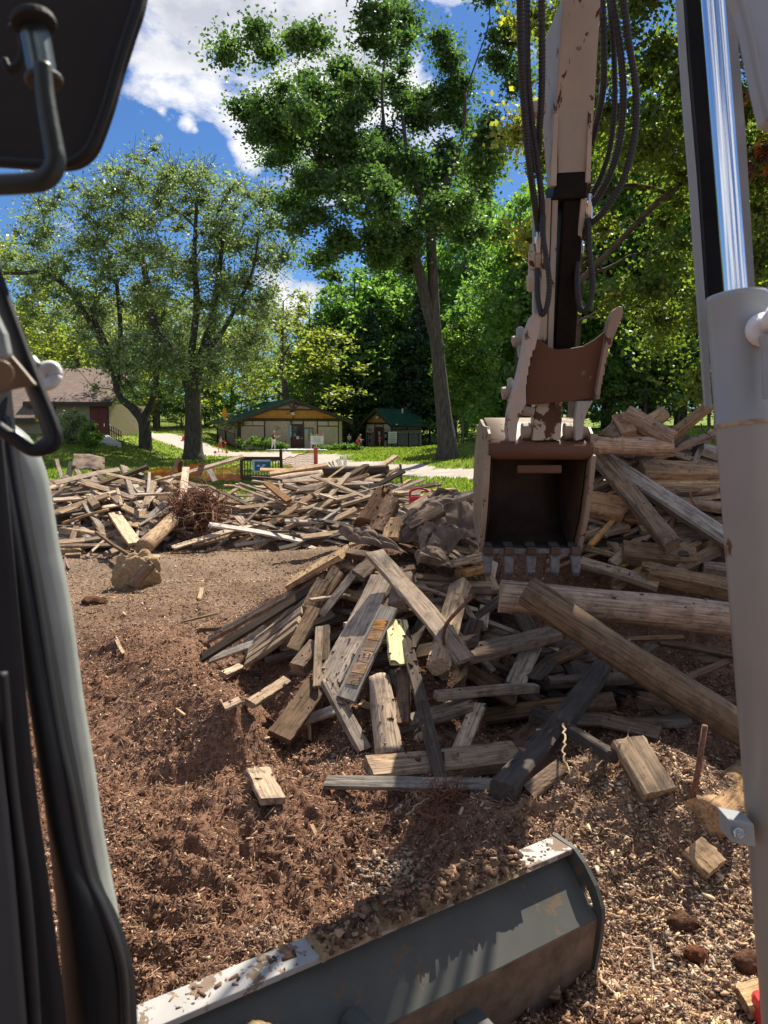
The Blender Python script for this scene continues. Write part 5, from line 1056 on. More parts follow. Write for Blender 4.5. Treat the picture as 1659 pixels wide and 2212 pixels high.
# ---- woodland trees: shapes built once, then copied
def proto(name, kind, H_, Rw, ncl, per, size, lm, seed):
    global rng
    rng = np.random.default_rng(seed); cl = []
    for _ in range(ncl):
        z = rng.random() ** .8
        if kind == 'pine':
            w = (1 - z) * Rw * (.55 + .45 * rng.random()); a = rng.uniform(0, 2 * math.pi); cl.append((w * math.cos(a), w * math.sin(a), H_ * (.06 + .94 * z), .10 * H_ * (1.15 - z * .8)))
        else:
            z2 = .1 + .9 * z; w = Rw * math.sin(math.pi * min(.97, z2 ** .8)) ** .6 * rng.uniform(.45, 1.05); a = rng.uniform(0, 2 * math.pi)
            cl.append((w * math.cos(a), w * math.sin(a), H_ * z2 * (.93 + .1 * math.sin(3 * a + seed)), .085 * H_ * rng.uniform(.7, 1.2)))
    root = tree(name, None, None, None, (0, 0, 0), [[(0, 0, -1, .022 * H_), (.1, 0, H_ * .3, .017 * H_), (-.1, .1, H_ * .6, .011 * H_), (0, 0, H_ * .97, .003 * H_)]], cl, per, size, lm, .55 if kind == 'pine' else .75, .5, thin=1.6, twigs=1, r_tip=.03, droop=.3 if kind == 'pine' else .1)
    return root
def copy_tree(root, loc, rz, s):
    r = root.copy(); COL.objects.link(r); r.location = loc; r.rotation_euler = (0, 0, rz); r.scale = s
    for ch in root.children:
        c = ch.copy(); COL.objects.link(c); c.parent = r
    return r
PR_ = {'d1': proto('woodland_tree', 'd', 20, 5.5, 120, 26, .55, 'wood', 1), 'd2': proto('woodland_tree', 'd', 20, 6.5, 130, 26, .55, 'wood', 2), 'p1': proto('pine_tree', 'pine', 22, 4.6, 150, 30, .5, 'pine', 3), 'p2': proto('pine_tree', 'pine', 22, 4.0, 130, 30, .5, 'pine', 4),
       'y1': proto('yellow_green_tree', 'd', 14, 5.5, 110, 40, .34, 'yellow', 5), 'n1': proto('understorey_tree', 'd', 8, 3.4, 90, 150, .26, 'wood', 6)}
rng = np.random.default_rng(77)
used = set()
def place(k, u, vtop, y, label, group, wide=1.0, cat='tree', name=None, dz=0):
    H_ = {'d': 20, 'p': 22, 'y': 14, 'n': 8}[k[0]]
    top = WY(u, vtop, y); z0 = float(H0(top.x, y)) + dz; s = (top.z - z0) / H_
    loc = (top.x, y, z0); r = PR_[k]
    rz = rng.uniform(0, 6.28)
    if k in used: r = copy_tree(r, loc, rz, (s * wide, s * wide, s))
    else: used.add(k); r.location = loc; r.rotation_euler = (0, 0, rz); r.scale = (s * wide, s * wide, s)
    tag(r, label, cat, group)
WG = 'dark trees of the wood behind the pavilion'; WL = 'dark tree of the wood standing behind the pavilion and shed'
for k, u, v, y, w in [('d1', 720, 610, 84, 1), ('d2', 765, 585, 88, 1), ('d1', 800, 570, 95, .8), ('d1', 835, 560, 90, 1), ('d2', 880, 470, 100, .8), ('p2', 905, 620, 86, 1.1), ('d1', 950, 500, 104, .8), ('d2', 1010, 380, 96, .75), ('d2', 985, 640, 88, 1), ('d1', 1060, 420, 90, .8),
                    ('d2', 1090, 520, 78, .9), ('d1', 1130, 450, 72, .8), ('d1', 690, 700, 92, 1.0), ('d2', 660, 730, 100, 1.0), ('d2', 740, 720, 98, .9), ('d1', 860, 690, 94, 1.0), ('p1', 800, 660, 84, 1.1)]:
    place(k, u, v, y, WL, WG, w)
RG = 'shaded trees of the wood right of the oak'; RL = 'shaded tree of the wood standing beyond the lime tree'
for k, u, v, y, w in [('d1', 1180, 380, 60, .8), ('d2', 1250, 300, 56, .9), ('d1', 1330, 250, 52, .9), ('d2', 1420, 200, 50, .9), ('d1', 1500, 280, 56, .9), ('d2', 1590, 200, 48, .9), ('d1', 1680, 250, 50, .9), ('d2', 1125, 430, 48, .85), ('d1', 1215, 380, 50, .85), ('d2', 1085, 560, 52, .8), ('d2', 1240, 560, 66, 1), ('d1', 1370, 520, 64, 1.1), ('d2', 1480, 540, 66, 1.1), ('d1', 1600, 500, 60, 1)]:
    place(k, u, v, y, RL, RG, w)
for i, (u, v, y, w) in enumerate([(1130, 760, 58, 1), (1190, 790, 52, 1.1), (1260, 770, 50, 1.2), (1330, 760, 48, 1.2), (1400, 750, 47, 1.2), (1470, 770, 47, 1.2), (1540, 760, 46, 1.2), (1620, 780, 46, 1.2), (1090, 800, 62, 1), (1050, 830, 70, 1), (930, 850, 84, 1.2), (880, 860, 86, 1.2), (800, 850, 88, 1.2), (760, 840, 86, 1.1), (985, 860, 78, 1.1)]):
    place('n1', u, v, y, 'low dark undergrowth tree along the edge of the wood', 'undergrowth trees at the wood edge', w)
for k, u, v, y, w, lab in [('y1', 612, 640, 77, 1.35, 'yellow green feathery tree behind the pavilion roof'), ('y1', 50, 650, 75, 1.2, 'yellow green tree above the brown roofed house'), ('y1', 160, 600, 84, 1.2, 'pale green tree farther back over the house roof'), ('y1', -40, 500, 80, 1.2, 'tall light green tree at the edge behind the cab post'),
                        ('y1', 668, 650, 84, 1.0, 'golden topped tree between maple and pavilion woods'), ('d1', 400, 700, 95, 1.1, 'dark green tree far behind the twin maples'), ('d2', 500, 690, 100, 1.1, 'second dark tree far behind the twin maples'), ('d1', 250, 720, 100, 1.1, 'dark tree far beyond the red door'), ('d2', 130, 680, 104, 1.2, 'dark tree far beyond the house ridge')]:
    place(k, u, v, y, lab, 'light trees behind the house and pavilion', w)
for k, u, v, y, w, lab in [('y1', 330, 640, 90, 1.3, 'light green tree behind the left maple trunk'), ('y1', 440, 660, 96, 1.3, 'light green tree seen between the two maple trunks'), ('y1', 240, 620, 98, 1.3, 'light green tree far behind the red door'), ('d1', 60, 640, 110, 1.2, 'darker tree far back over the house roof'), ('d2', 330, 720, 112, 1.3, 'darker tree far back between maple crowns'), ('d1', 600, 740, 112, 1.2, 'darker tree far back behind the pavilion ridge')]:
    place(k, u, v, y, lab, 'light trees behind the house and pavilion', w)
for i, (u, v, y) in enumerate([(270, 860, 88), (330, 840, 92), (390, 860, 90), (460, 850, 94), (520, 850, 98)]):
    place('n1', u, v, y, 'low bush tree in the distance between the maple trunks', 'distant bushes between the maples', 1.3)
# ---- small bright tree right of the oak, shrubs, planted tree
def bushy(name, label, cat, group, u, vb, y, hw, hh, n, rc, per, size, lm, trunk=True, base=None, droop=0.0, tall=1.0, asp=.5, gap=0.0):
    c = WY(u, vb, y); k = y / F; cl = []
    for _ in range(n):
        d = rng.normal(size=3); d /= np.linalg.norm(d); d *= rng.random() ** .4
        cl.append((c.x + d[0] * hw * k * (1 - .35 * max(0, d[2])), y + d[1] * hw * k * .8, c.z + (hh * k) * (1 + d[2]) * .5 + gap * k + .05, rc * rng.uniform(.7, 1.2)))
    r0 = .03 + .0025 * hh * k
    tr = [[(c.x, y, c.z - .15, r0 * 1.4), (c.x, y, c.z + .2 * hh * k + gap * k * .5, r0), (c.x + .05, y, c.z + hh * k * .6 + gap * k, r0 * .6), (c.x, y, c.z + (hh + gap) * k * .95, r0 * .25)]]
    return tree(name, label, cat, group, c, tr, cl, per * 6, size, lm, .8, .4, thin=.6, twigs=2, droop=droop, r_tip=.006, asp=asp)
bushy('young_tree', 'young bright green tree just right of the oak trunk', 'tree', None, 1000, 952, 43, 62, 200, 70, .55, 260, .17, 'bright', gap=60)
bushy('leafy_bush', 'light green bush tree between house wall and red door', 'bush', None, 158, 968, 45, 44, 86, 46, .36, 420, .12, 'maple', asp=.6)
bushy('yellow_bush', 'bright yellow green bush before the red door', 'bush', None, 196, 975, 43, 26, 62, 40, .26, 800, .10, 'bright')
for u, v, w, h, lab in [(548, 967, 36, 22, 'dark green shrub left of the pavilion door'), (585, 968, 20, 16, 'smaller shrub beside the adult with the scooter'), (606, 968, 12, 6, 'low shrub patch at the edge of the slab')]:
    bushy('front_shrub', lab, 'shrub', 'shrubs in front of the pavilion', u, v, 65.8, w, h, 34, .28, 900, .12, 'bright')
for u, v, w, h, lab in [(700, 973, 26, 7, 'low yellow green hedge under the pavilion sign'), (736, 971, 24, 11, 'rounded bush right of the pavilion sign'), (762, 972, 26, 9, 'spreading green bush before the shed fence')]:
    bushy('border_shrub', lab, 'shrub', 'border shrubs right of the pavilion door', u, v, 66, w, h, 34, .24, 900, .11, 'bright')
bushy('pale_shrub', 'pale grey green shrub between pavilion and shed', 'shrub', None, 770, 966, 82, 28, 66, 60, .5, 240, .2, 'pale')
bushy('planted_tree', 'small thin planted tree at the pavilion corner', 'tree', None, 508, 962, 68, 26, 40, 22, .4, 60, .14, 'pale', gap=25)
# ================================================================ buildings, fences, people
def siding(name, c, pitch=.12):
    m, nt, bs = mat(name); tc = nd(nt, 'ShaderNodeTexCoord'); sx = nd(nt, 'ShaderNodeSeparateXYZ'); nt.links.new(tc.outputs['Object'], sx.inputs[0])
    f = math_(nt, 'FRACT', math_(nt, 'DIVIDE', sx.outputs[2], pitch)); n = noise(nt, tc.outputs['Object'], 3, 4)
    nt.links.new(ramp(nt, n, [(.3, tuple(x * .85 for x in c)), (.7, c)]), bs.inputs['Base Color'])
    bs.inputs['Roughness'].default_value = .7; bump(nt, bs, f, 1, .03); return m
def shingle(name, c1, c2, sw, sh, axis_x=0):
    m, nt, bs = mat(name); tc = nd(nt, 'ShaderNodeTexCoord'); b = nd(nt, 'ShaderNodeTexBrick'); mp = nd(nt, 'ShaderNodeMapping'); mp.inputs['Rotation'].default_value = (R(90), 0, 0) if axis_x == 0 else (0, 0, 0)
    nt.links.new(tc.outputs['Object'], mp.inputs[0]); nt.links.new(mp.outputs[0], b.inputs['Vector'])
    b.inputs['Color1'].default_value = (*c1, 1); b.inputs['Color2'].default_value = (*c2, 1); b.inputs['Mortar'].default_value = (*[x * .4 for x in c1], 1)
    b.inputs['Scale'].default_value = 1; b.inputs['Brick Width'].default_value = sw; b.inputs['Row Height'].default_value = sh; b.inputs['Mortar Size'].default_value = .01
    n = noise(nt, tc.outputs['Object'], 2, 5); nt.links.new(mixc(nt, .35, b.outputs['Color'], ramp(nt, n, [(.3, tuple(x * .6 for x in c1)), (.7, c2)])), bs.inputs['Base Color'])
    bs.inputs['Roughness'].default_value = .85; bump(nt, bs, b.outputs['Fac'], -.5, .02); return m
SID = siding('beige_siding', (.60, .50, .39)); SIDP = plain('beige_panel', (.54, .45, .36), .7, var=.1, sc=2, bmp=0); SIDL = plain('light_panel', (.64, .56, .47), .7, var=.1, sc=2, bmp=0)
TRIMB = plain('dark_brown_trim', (.055, .036, .028), .6, var=.2, bmp=0); ORANGE = shingle('cedar_shingles', (.62, .28, .05), (.72, .38, .09), .3, .17)
GREENR = plain('green_metal_roof', (.035, .12, .085), .35, .3, var=.2, sc=1.5, bmp=0); BROWNR = shingle('brown_roof_shingles', (.155, .105, .085), (.22, .155, .125), .4, .2, 1)
REDD = plain('dark_red_door', (.15, .022, .018), .5, var=.1, bmp=0); BRND = plain('maroon_door', (.10, .035, .025), .5, var=.1, bmp=0)
GLASS = plain('dark_glass', (.03, .035, .035), .08, var=.2, bmp=0, spec=.8); WHITEP = plain('white_paper', (.75, .75, .73), .6, var=.05, bmp=0); CYAN = plain('cyan_poster', (.3, .6, .7), .6, var=.3, bmp=0)
REDS = plain('red_band', (.6, .04, .04), .6, bmp=0); GRNS = plain('green_band', (.05, .3, .12), .6, bmp=0); GREYT = plain('grey_text', (.35, .36, .36), .7, bmp=0)
BLACKM = plain('black_metal', (.012, .012, .013), .4, .3, bmp=0); CONC = plain('pale_concrete', (.55, .53, .5), .9, var=.12, sc=2)
STEELB = plain('grey_utility_box', (.3, .27, .24), .5, bmp=0); YELLOW = plain('orange_sign_yellow', (.75, .3, .02), .5, bmp=0)
class Bld:
    def __init__(s, name, loc, rz, label, cat):
        s.e = empty(name, loc, label, cat); s.M = Matrix.Translation(loc) @ Matrix.Rotation(rz, 4, 'Z')
    def box(s, name, c, d, m_, par=None, bev=0): return s._b(MB().box(c, d), name, m_, par, bev)
    def _b(s, mb, name, m_, par=None, bev=0):
        o = mb.build(name, m_, None, bevel=bev)   # keep local axes so patterns follow the wall
        o.matrix_basis = s.M
        o.parent = par or s.e
        o.matrix_parent_inverse = (s.e.matrix_basis if par is None else s.M).inverted()
        return o
    def prism(s, name, pts, vec, m_, par=None, bev=0): return s._b(MB().prism(pts, vec), name, m_, par, bev)
# pavilion: front gable faces the viewer; x along the front, y back, z up
pb_ = WY(632, 967, 70); pv = Bld('pavilion', (pb_.x, 70, .06), R(21), 'beige pavilion with green metal roof and orange shingled gable', 'building')
hw, wh, dp, ap = 4.75, 2.55, 13.0, 4.35
pv.prism('wall', [(-hw, 0, 0), (hw, 0, 0), (hw, 0, wh), (-hw, 0, wh)], (0, dp, 0), SID)
pv.prism('gable', [(-hw, .0, wh + .12), (hw, .0, wh + .12), (0, .0, ap - .22)], (0, .2, 0), ORANGE)
ov = .75; ew = hw + .75; ez = wh + .12 - .75 * (ap - wh - .12) / hw
roof = pv.prism('roof', [(-ew, -ov, ez), (0, -ov, ap), (0, -ov, ap + .12), (-ew, -ov, ez + .12)], (0, dp + 1.8, 0), GREENR)
pv.prism('roof', [(0, -ov, ap), (ew, -ov, ez), (ew, -ov, ez + .12), (0, -ov, ap + .12)], (0, dp + 1.8, 0), GREENR)
for k in range(26):
    y = -ov + .25 + k * .5
    pv.prism('roof_seam', [(-ew, y, ez + .122), (0, y, ap + .122), (0, y, ap + .165), (-ew, y, ez + .165)], (0, .05, 0), GREENR, roof)
for sx in (-1, 1):
    pv.prism('rake_board', [(sx * ew, -ov - .08, ez - .22), (0, -ov - .08, ap - .22), (0, -ov - .08, ap + .05), (sx * ew, -ov - .08, ez + .05)], (0, .07, 0), TRIMB)
    pv.prism('eave_board', [(sx * ew, -ov, ez - .2), (sx * (ew + .06), -ov, ez - .2), (sx * (ew + .06), -ov, ez + .1), (sx * ew, -ov, ez + .1)], (0, dp + 1.8, 0), TRIMB)
pv.box('eave_band', (0, -.06, wh + .03), (2 * hw + .3, .1, .22), TRIMB)
pv.prism('gable_panel', [(-2.1, -.05, 3.55), (2.1, -.05, 3.55), (0, -.05, ap - .3)], (0, .04, 0), SIDP)
pv.prism('truss_beam', [(-2.2, -ov - .02, 3.42), (2.2, -ov - .02, 3.42), (2.0, -ov - .02, 3.58), (-2.0, -ov - .02, 3.58)], (0, .12, 0), TRIMB)
pv.box('truss_post', (0, -ov + .05, 3.85), (.18, .12, .7), TRIMB)
for sx in (-1, 1): pv.prism('truss_brace', [(sx * .05, -ov, 3.6), (sx * .2, -ov, 3.6), (sx * .62, -ov, 3.98), (sx * .48, -ov, 4.02)], (0, .1, 0), TRIMB)
pv.box('flood_light', (0, -.16, 3.15), (.36, .2, .26), WHITEP, bev=.03); pv.box('light_hood', (0, -.18, 3.32), (.46, .26, .07), TRIMB)
for x in (-hw, -4.72 + 1.25 * 0, -2.55, -.12, 1.02, 2.35, 4.35, hw):
    pv.box('wall_batten', (x, -.03, wh / 2), (.10, .06, wh), TRIMB)
pv.box('wall_panel', (-3.65, -.02, 1.05), (2.05, .05, 2.1), SIDP); pv.box('wall_panel', (3.35, -.02, 1.0), (1.9, .05, 2.0), SIDP)
for x, w in ((-4.15, 1.05), (-3.08, 1.0), (2.87, .95), (3.85, .9)): pv.box('upper_panel', (x, -.025, 2.27), (w, .05, .36), SIDL)
pv.box('panel_rail', (-3.65, -.035, 2.06), (2.1, .05, .07), TRIMB); pv.box('panel_rail', (3.35, -.035, 2.02), (2.0, .05, .07), TRIMB)
pv.box('panel_rail', (-3.6, -.04, 2.27), (.07, .06, .38), TRIMB); pv.box('panel_rail', (3.37, -.04, 2.27), (.07, .06, .38), TRIMB)
d = pv.box('door', (.45, -.05, 1.04), (1.0, .06, 2.08), BRND); pv.box('window', (.45, -.075, 1.56), (.74, .03, .92), GLASS, d); pv.box('notice', (.47, -.09, .98), (.26, .02, .26), WHITEP, d); pv.box('handle', (.83, -.1, .92), (.05, .06, .1), STEEL, d)
pv.box('door_frame', (-.1, -.07, 1.05), (.08, .08, 2.12), TRIMB); pv.box('door_frame', (.99, -.07, 1.05), (.08, .08, 2.12), TRIMB); pv.box('door_frame', (.45, -.07, 2.14), (1.2, .08, .08), TRIMB)
pv.box('poster_strip', (-.2, -.10, 1.6), (.16, .03, 1.05), CYAN); pv.box('utility_niche', (1.5, -.05, .9), (.75, .06, 1.8), SIDP); pv.box('niche_frame', (1.5, -.06, 1.83), (.85, .08, .07), TRIMB); pv.box('niche_frame', (1.9, -.06, .9), (.07, .08, 1.8), TRIMB)
pv.box('blue_notice', (1.28, -.09, 1.55), (.24, .03, .28), CYAN); pv.box('meter_box', (1.62, -.14, 1.5), (.26, .16, .42), STEELB, bev=.02); pv.box('meter_box', (1.55, -.12, 1.05), (.18, .12, .6), STEELB, bev=.02); pv.box('meter_pipe', (1.72, -.1, .55), (.06, .06, 1.0), STEELB)
pv.box('roof_vent', (-3.1, 4.2, 3.7), (.12, .12, .5), WHITEP)
pv.box('side_post', (-hw - .04, .6, wh / 2), (.1, .5, wh), TRIMB); pv.box('side_batten', (-hw - .03, 5, 2.1), (.08, 10, .08), TRIMB); pv.box('side_panel', (-hw - .03, 5.5, 2.35), (.05, 9.6, .3), SIDL)
# door slab of concrete
pv_slab = MB().box((pb_.x + 1.0, 66.6, .08), (5.0, 5.5, .1)).build('concrete_slab', CONC); tag(pv_slab, kind='structure')
# sign with green and red heading on two legs
c = WY(685, 962, 66); sg = empty('notice_board', c, 'white notice board with green and red heading beside the pavilion door', 'sign')
gz = float(H0(c.x, 66)); bx = MB().box((c.x, 66, gz + .95), (1.1, .05, .85)).build('board', WHITEP, sg)
MB().box((c.x - .28, 65.96, gz + 1.32), (.52, .02, .1)).build('green_heading', GRNS, bx); MB().box((c.x + .28, 65.96, gz + 1.32), (.52, .02, .1)).build('red_heading', REDS, bx)
for k in range(5): MB().box((c.x - .1 * (k % 2), 65.965, gz + 1.15 - k * .1), (.8 - .1 * (k % 3), .015, .03)).build('text_line', GREYT, bx)
for s in (-.52, .52): MB().box((c.x + s, 66.03, gz + .7), (.06, .05, 1.5)).build('leg', WHITEP, sg)
# shed with green seam roof
sb = WY(818, 971, 79); sh = Bld('toilet_shed', (sb.x, 79, .02), R(-40), 'small beige shed with green seamed roof and maroon door', 'shed')
w2, h2, d2, a2 = 1.7, 2.35, 5.0, 3.75
sh.prism('wall', [(-w2, 0, 0), (w2, 0, 0), (w2, 0, h2), (-w2, 0, h2)], (0, d2, 0), SIDP); sh.prism('gable', [(-w2, 0, h2 + .1), (w2, 0, h2 + .1), (0, 0, a2 - .15)], (0, .15, 0), ORANGE)
e2 = w2 + .45; z2 = h2 + .1 - .45 * (a2 - h2 - .1) / w2
rf = sh.prism('roof', [(0, -.6, a2), (e2, -.6, z2), (e2, -.6, z2 + .1), (0, -.6, a2 + .1)], (0, d2 + 1.1, 0), GREENR); sh.prism('roof', [(-e2, -.6, z2), (0, -.6, a2), (0, -.6, a2 + .1), (-e2, -.6, z2 + .1)], (0, d2 + 1.1, 0), GREENR)
for k in range(11):
    y = -.5 + k * .58; sh.prism('roof_seam', [(0, y, a2 + .1), (e2, y, z2 + .1), (e2, y, z2 + .17), (0, y, a2 + .17)], (0, .06, 0), GREENR, rf)
for sx in (-1, 1): sh.prism('rake_board', [(sx * e2, -.66, z2 - .2), (0, -.66, a2 - .2), (0, -.66, a2 + .03), (sx * e2, -.66, z2 + .03)], (0, .06, 0), TRIMB)
sh.prism('eave_board', [(e2, -.6, z2 - .16), (e2 + .06, -.6, z2 - .16), (e2 + .06, -.6, z2 + .08), (e2, -.6, z2 + .08)], (0, d2 + 1.1, 0), TRIMB)
sh.box('eave_band', (0, -.05, h2 + .0), (2 * w2 + .2, .1, .2), TRIMB); sh.box('side_band', (w2 + .04, d2 / 2, h2 - .02), (.08, d2 + .1, .16), TRIMB); sh.box('side_batten', (w2 + .04, d2 / 2, 1.72), (.08, d2, .08), TRIMB); sh.box('side_batten', (w2 + .05, d2 / 2, 2.0), (.08, .1, .5), TRIMB)
sh.box('corner_board', (w2 + .02, .0, h2 / 2), (.12, .1, h2), TRIMB)
d = sh.box('door', (.1, -.05, 1.0), (.95, .06, 2.0), BRND); sh.box('notice', (.15, -.09, 1.35), (.22, .02, .36), WHITEP, d); sh.box('vent_grille', (.1, -.09, .35), (.35, .02, .3), TRIMB, d)
for x in (-.5, .7): sh.box('wall_batten', (x, -.03, 1.1), (.1, .06, 2.2), TRIMB)
for x in (-1.1, 1.2): sh.box('upper_panel', (x, -.03, 2.05), (.9, .05, .4), SIDL)
sh.box('red_notice', (-1.15, -.06, 1.2), (.3, .04, .4), REDS); sh.box('payphone', (1.2, -.16, 1.05), (.34, .3, .85), BLACKM, bev=.03); sh.box('phone_panel', (1.2, -.33, 1.1), (.14, .03, .35), WHITEP)
sh.box('flood_light', (0, -.2, 2.95), (.3, .22, .22), WHITEP, bev=.03); sh.box('roof_vent', (.55, 3.2, 3.55), (.14, .14, .7), WHITEP)
# house at the left
gx = WY(115, 950, 50).x; hz = 1.3
hs_ = Bld('brown_roof_house', (gx, 50, hz), R(0), 'beige sided house with brown shingled roof and a dark red double door', 'house')
def hx(u, y=50): return WY(u, 900, y).x - gx
def hzz(v, y=50): return WY(100, v, y).z - hz
SIDH = siding('house_siding', (.42, .345, .255)); x1 = hx(236); hs_.prism('wall', [(hx(90), 0, -.5), (x1, 0, -.5), (x1, 0, hzz(871)), (hx(90), 0, hzz(871))], (0, 8, 0), SIDH)
hs_.prism('roof', [(hx(60), -.55, hzz(872, 49.5)), (x1 + .4, -.55, hzz(874, 49.5)), (x1 + .4, 5, hzz(800, 55)), (hx(60), 5, hzz(800, 55))], (0, .05, .16), BROWNR)
hs_.box('fascia', ((hx(60) + x1 + .4) / 2, -.6, hzz(874)), (x1 + .4 - hx(60), .06, .26), TRIMB)
hs_.prism('wall', [(hx(-40), -.9, -1.2), (hx(106), -.9, -1.2), (hx(106), -.9, hzz(910)), (hx(-40), -.9, hzz(910))], (0, .88, 0), SIDH)
hs_.prism('roof', [(hx(-60), -1.5, hzz(908, 48.5)), (hx(96), -1.5, hzz(908, 48.5)), (hx(60), 4, hzz(803, 54)), (hx(-60), 4, hzz(803, 54))], (0, .05, .16), BROWNR)
hs_.box('fascia', ((hx(-60) + hx(98)) / 2, -1.55, hzz(910)), (hx(98) - hx(-60), .06, .28), TRIMB)
hs_.box('basement_window', (hx(42), -.94, hzz(943)), (1.1, .06, .75), TRIMB); hs_.box('window_pane', (hx(42), -.985, hzz(943)), (.85, .03, .5), GLASS)
for u in (118, 198, 233): hs_.box('corner_board', (hx(u), -.04, hzz(910)), (.16, .08, 2.6), TRIMB)
d = hs_.box('door', (hx(215), -.05, hzz(912)), (1.05, .07, 2.05), REDD); hs_.box('door_leaf', (hx(206), -.07, hzz(912)), (.5, .07, 2.0), REDD, d); hs_.box('door_handle', (hx(226), -.1, hzz(918)), (.05, .08, .2), STEEL, d)
hs_.box('meter_panel', (hx(179), -.06, hzz(922)), (.5, .08, .4), GREYT); hs_.box('door_panel', (hx(215), -.02, hzz(882)), (1.1, .05, .4), SIDL)
rp = MB(); pts = [WY(212, 939, 49.9), WY(232, 939, 49.9), WY(262, 957, 46.5), WY(214, 957, 46.5)]
rp.prism(pts, (0, 0, -.5)); o = rp.build('concrete_ramp', CONC); tag(o, kind='structure')
hr = empty('ramp_handrail', WY(240, 945, 49), 'black handrail beside the concrete ramp at the red door', 'handrail'); A0, A1 = WY(236, 918, 49.8), WY(261, 932, 46.6)
for k in (0, .3): MB().tube([A0 - Vector((0, 0, k)), A1 - Vector((0, 0, k))], .03, 8).build('rail', BLACKM if k else GREYT, hr)
for k in range(6):
    p = A0.lerp(A1, k / 5); MB().tube([p, p - Vector((0, 0, .95))], .025, 6).build('baluster', BLACKM, hr)
# black metal fences
def fence(name, label, a, b, h, n, m_=BLACKM, posts=4, sp=.012, group='black metal fences'):
    a, b = Vector(a), Vector(b); e = empty(name, a, label, 'fence', group); d = b - a; rot = Matrix.Rotation(math.atan2(d.y, d.x), 3, 'Z'); L = math.hypot(d.x, d.y)
    def gz(k): p = a.lerp(b, k); return Vector((p.x, p.y, float(H0(p.x, p.y))))
    mb = MB()
    for k in range(n): p = gz((k + .5) / n); mb.box(p + Vector((0, 0, h / 2 + .05)), (sp * 2, sp * 2, h - .1), rot)
    mb.build('picket_panel', m_, e)
    for zz in (.12, h - .04): MB().tube([gz(0) + Vector((0, 0, zz)), gz(.5) + Vector((0, 0, zz)), gz(1) + Vector((0, 0, zz))], .022, 6).build('rail', m_, e)
    for k in range(posts): MB().box(gz(k / (posts - 1)) + Vector((0, 0, h / 2 + .04)), (.07, .07, h + .08), rot).build('post', m_, e)
fence('metal_fence', 'black metal fence between the twin maples and the pavilion', WY(340, 960, 70), WY(470, 962, 70), 1.25, 44)
fence('metal_fence', 'black metal fence running back at the pavilion side', WY(470, 962, 70.2), WY(508, 962, 69), 1.3, 20, posts=3)
fence('metal_fence', 'black metal fence in front of the shed wall with white sign', WY(836, 968, 75.5), WY(905, 966, 77), 1.3, 36)
fence('metal_fence', 'short black fence left of the shed door', WY(794, 968, 76.5), WY(806, 969, 75.5), 1.4, 8, posts=2)
fence('metal_fence', 'black fence between pavilion and shed', WY(746, 966, 80), WY(796, 967, 80), 1.4, 26, posts=3)
c = WY(848, 962, 75.2); gz = float(H0(c.x, 75.2)); sg = empty('fence_sign', (c.x, 75.2, gz), 'white sign with grey lines fixed on the shed fence', 'sign'); s0 = MB().box((c.x, 75.2, gz + .95), (.85, .03, 1.1)).build('sign_board', WHITEP, sg)
for k in range(5): MB().box((c.x, 75.17, gz + 1.32 - k * .18), (.5 + .1 * (k % 2), .015, .06)).build('text_line', GREYT, s0)
c = WY(435, 878, 68); gz = float(H0(c.x, 68))
# yellow warning sign in the planted tree's branches
sg = empty('orange_marker', (c.x + 1.4, 69, gz), 'orange marker sign standing behind the planted tree', 'sign'); cc = WY(485, 895, 69); MB().prism([cc + Vector(v) for v in [(-.25, 0, 0), (0, 0, -.55), (.25, 0, 0), (.1, 0, .55), (-.1, 0, .55)]], (0, .04, 0)).build('marker_panel', YELLOW, sg); MB().tube([cc + Vector((0, .05, .3)), Vector((cc.x, 69.05, gz))], .03, 6).build('pole', TRIMB, sg)
# dark wooden railing with a picture board, behind the middle heap
ya = 21.0
DW = WD['k']; ra = empty('wooden_railing', WY(565, 1032, ya), 'dark wooden railing with upright balusters and taller posts', 'railing')
pl, pr = WY(522, 983, ya), WY(607, 971, ya); bl_, br = WY(522, 1038, ya), WY(607, 1035, ya)
for a, b in ((pl, bl_), (pr, br)): MB().box((a + b) / 2, (.075, .075, (a - b).z)).build('post', DW, ra, bevel=.005)
z = WY(560, 991, ya).z; MB().box(((pl.x + pr.x) / 2, ya, z), (pr.x - pl.x, .07, .11)).build('top_rail', DW, ra, bevel=.005)
z2_ = WY(560, 1032, ya).z; MB().box(((pl.x + pr.x) / 2, ya, z2_), (pr.x - pl.x, .07, .14)).build('bottom_rail', DW, ra, bevel=.005)
for k in range(13): x = pl.x + (pr.x - pl.x) * (k + 1) / 14; MB().box((x, ya, (z + z2_) / 2), (.022, .03, z - z2_ - .12)).build('baluster', DW, ra)
pc = empty('picture_board', WY(565, 1007, ya - .06), 'pale blue framed picture board hung on the dark railing', 'picture')
def prect(u0, v0, u1, v1, y, th, nm, m_, par): a, b = WY(u0, v0, y), WY(u1, v1, y); return MB().box(((a.x + b.x) / 2, y, (a.z + b.z) / 2), (b.x - a.x, th, a.z - b.z)).build(nm, m_, par)
fr_ = prect(545, 993, 585, 1020, ya - .06, .03, 'frame', plain('pale_blue_frame', (.42, .62, .72), .5, bmp=0), pc)
prect(550, 997, 584, 1016, ya - .085, .02, 'picture', plain('picture_teal', (.05, .13, .16), .5, var=.5, sc=14, bmp=0), fr_); prect(553, 1002, 577, 1013, ya - .10, .014, 'blue_blot', plain('picture_blue', (.02, .12, .45), .5, var=.5, sc=30, bmp=0), fr_)
for u, v in ((558, 1006), (566, 1009), (570, 1005)): prect(u - 3, v - 2, u + 3, v + 2, ya - .112, .01, 'pale_mark', plain('picture_pale', (.45, .6, .65), .5, bmp=0), fr_)
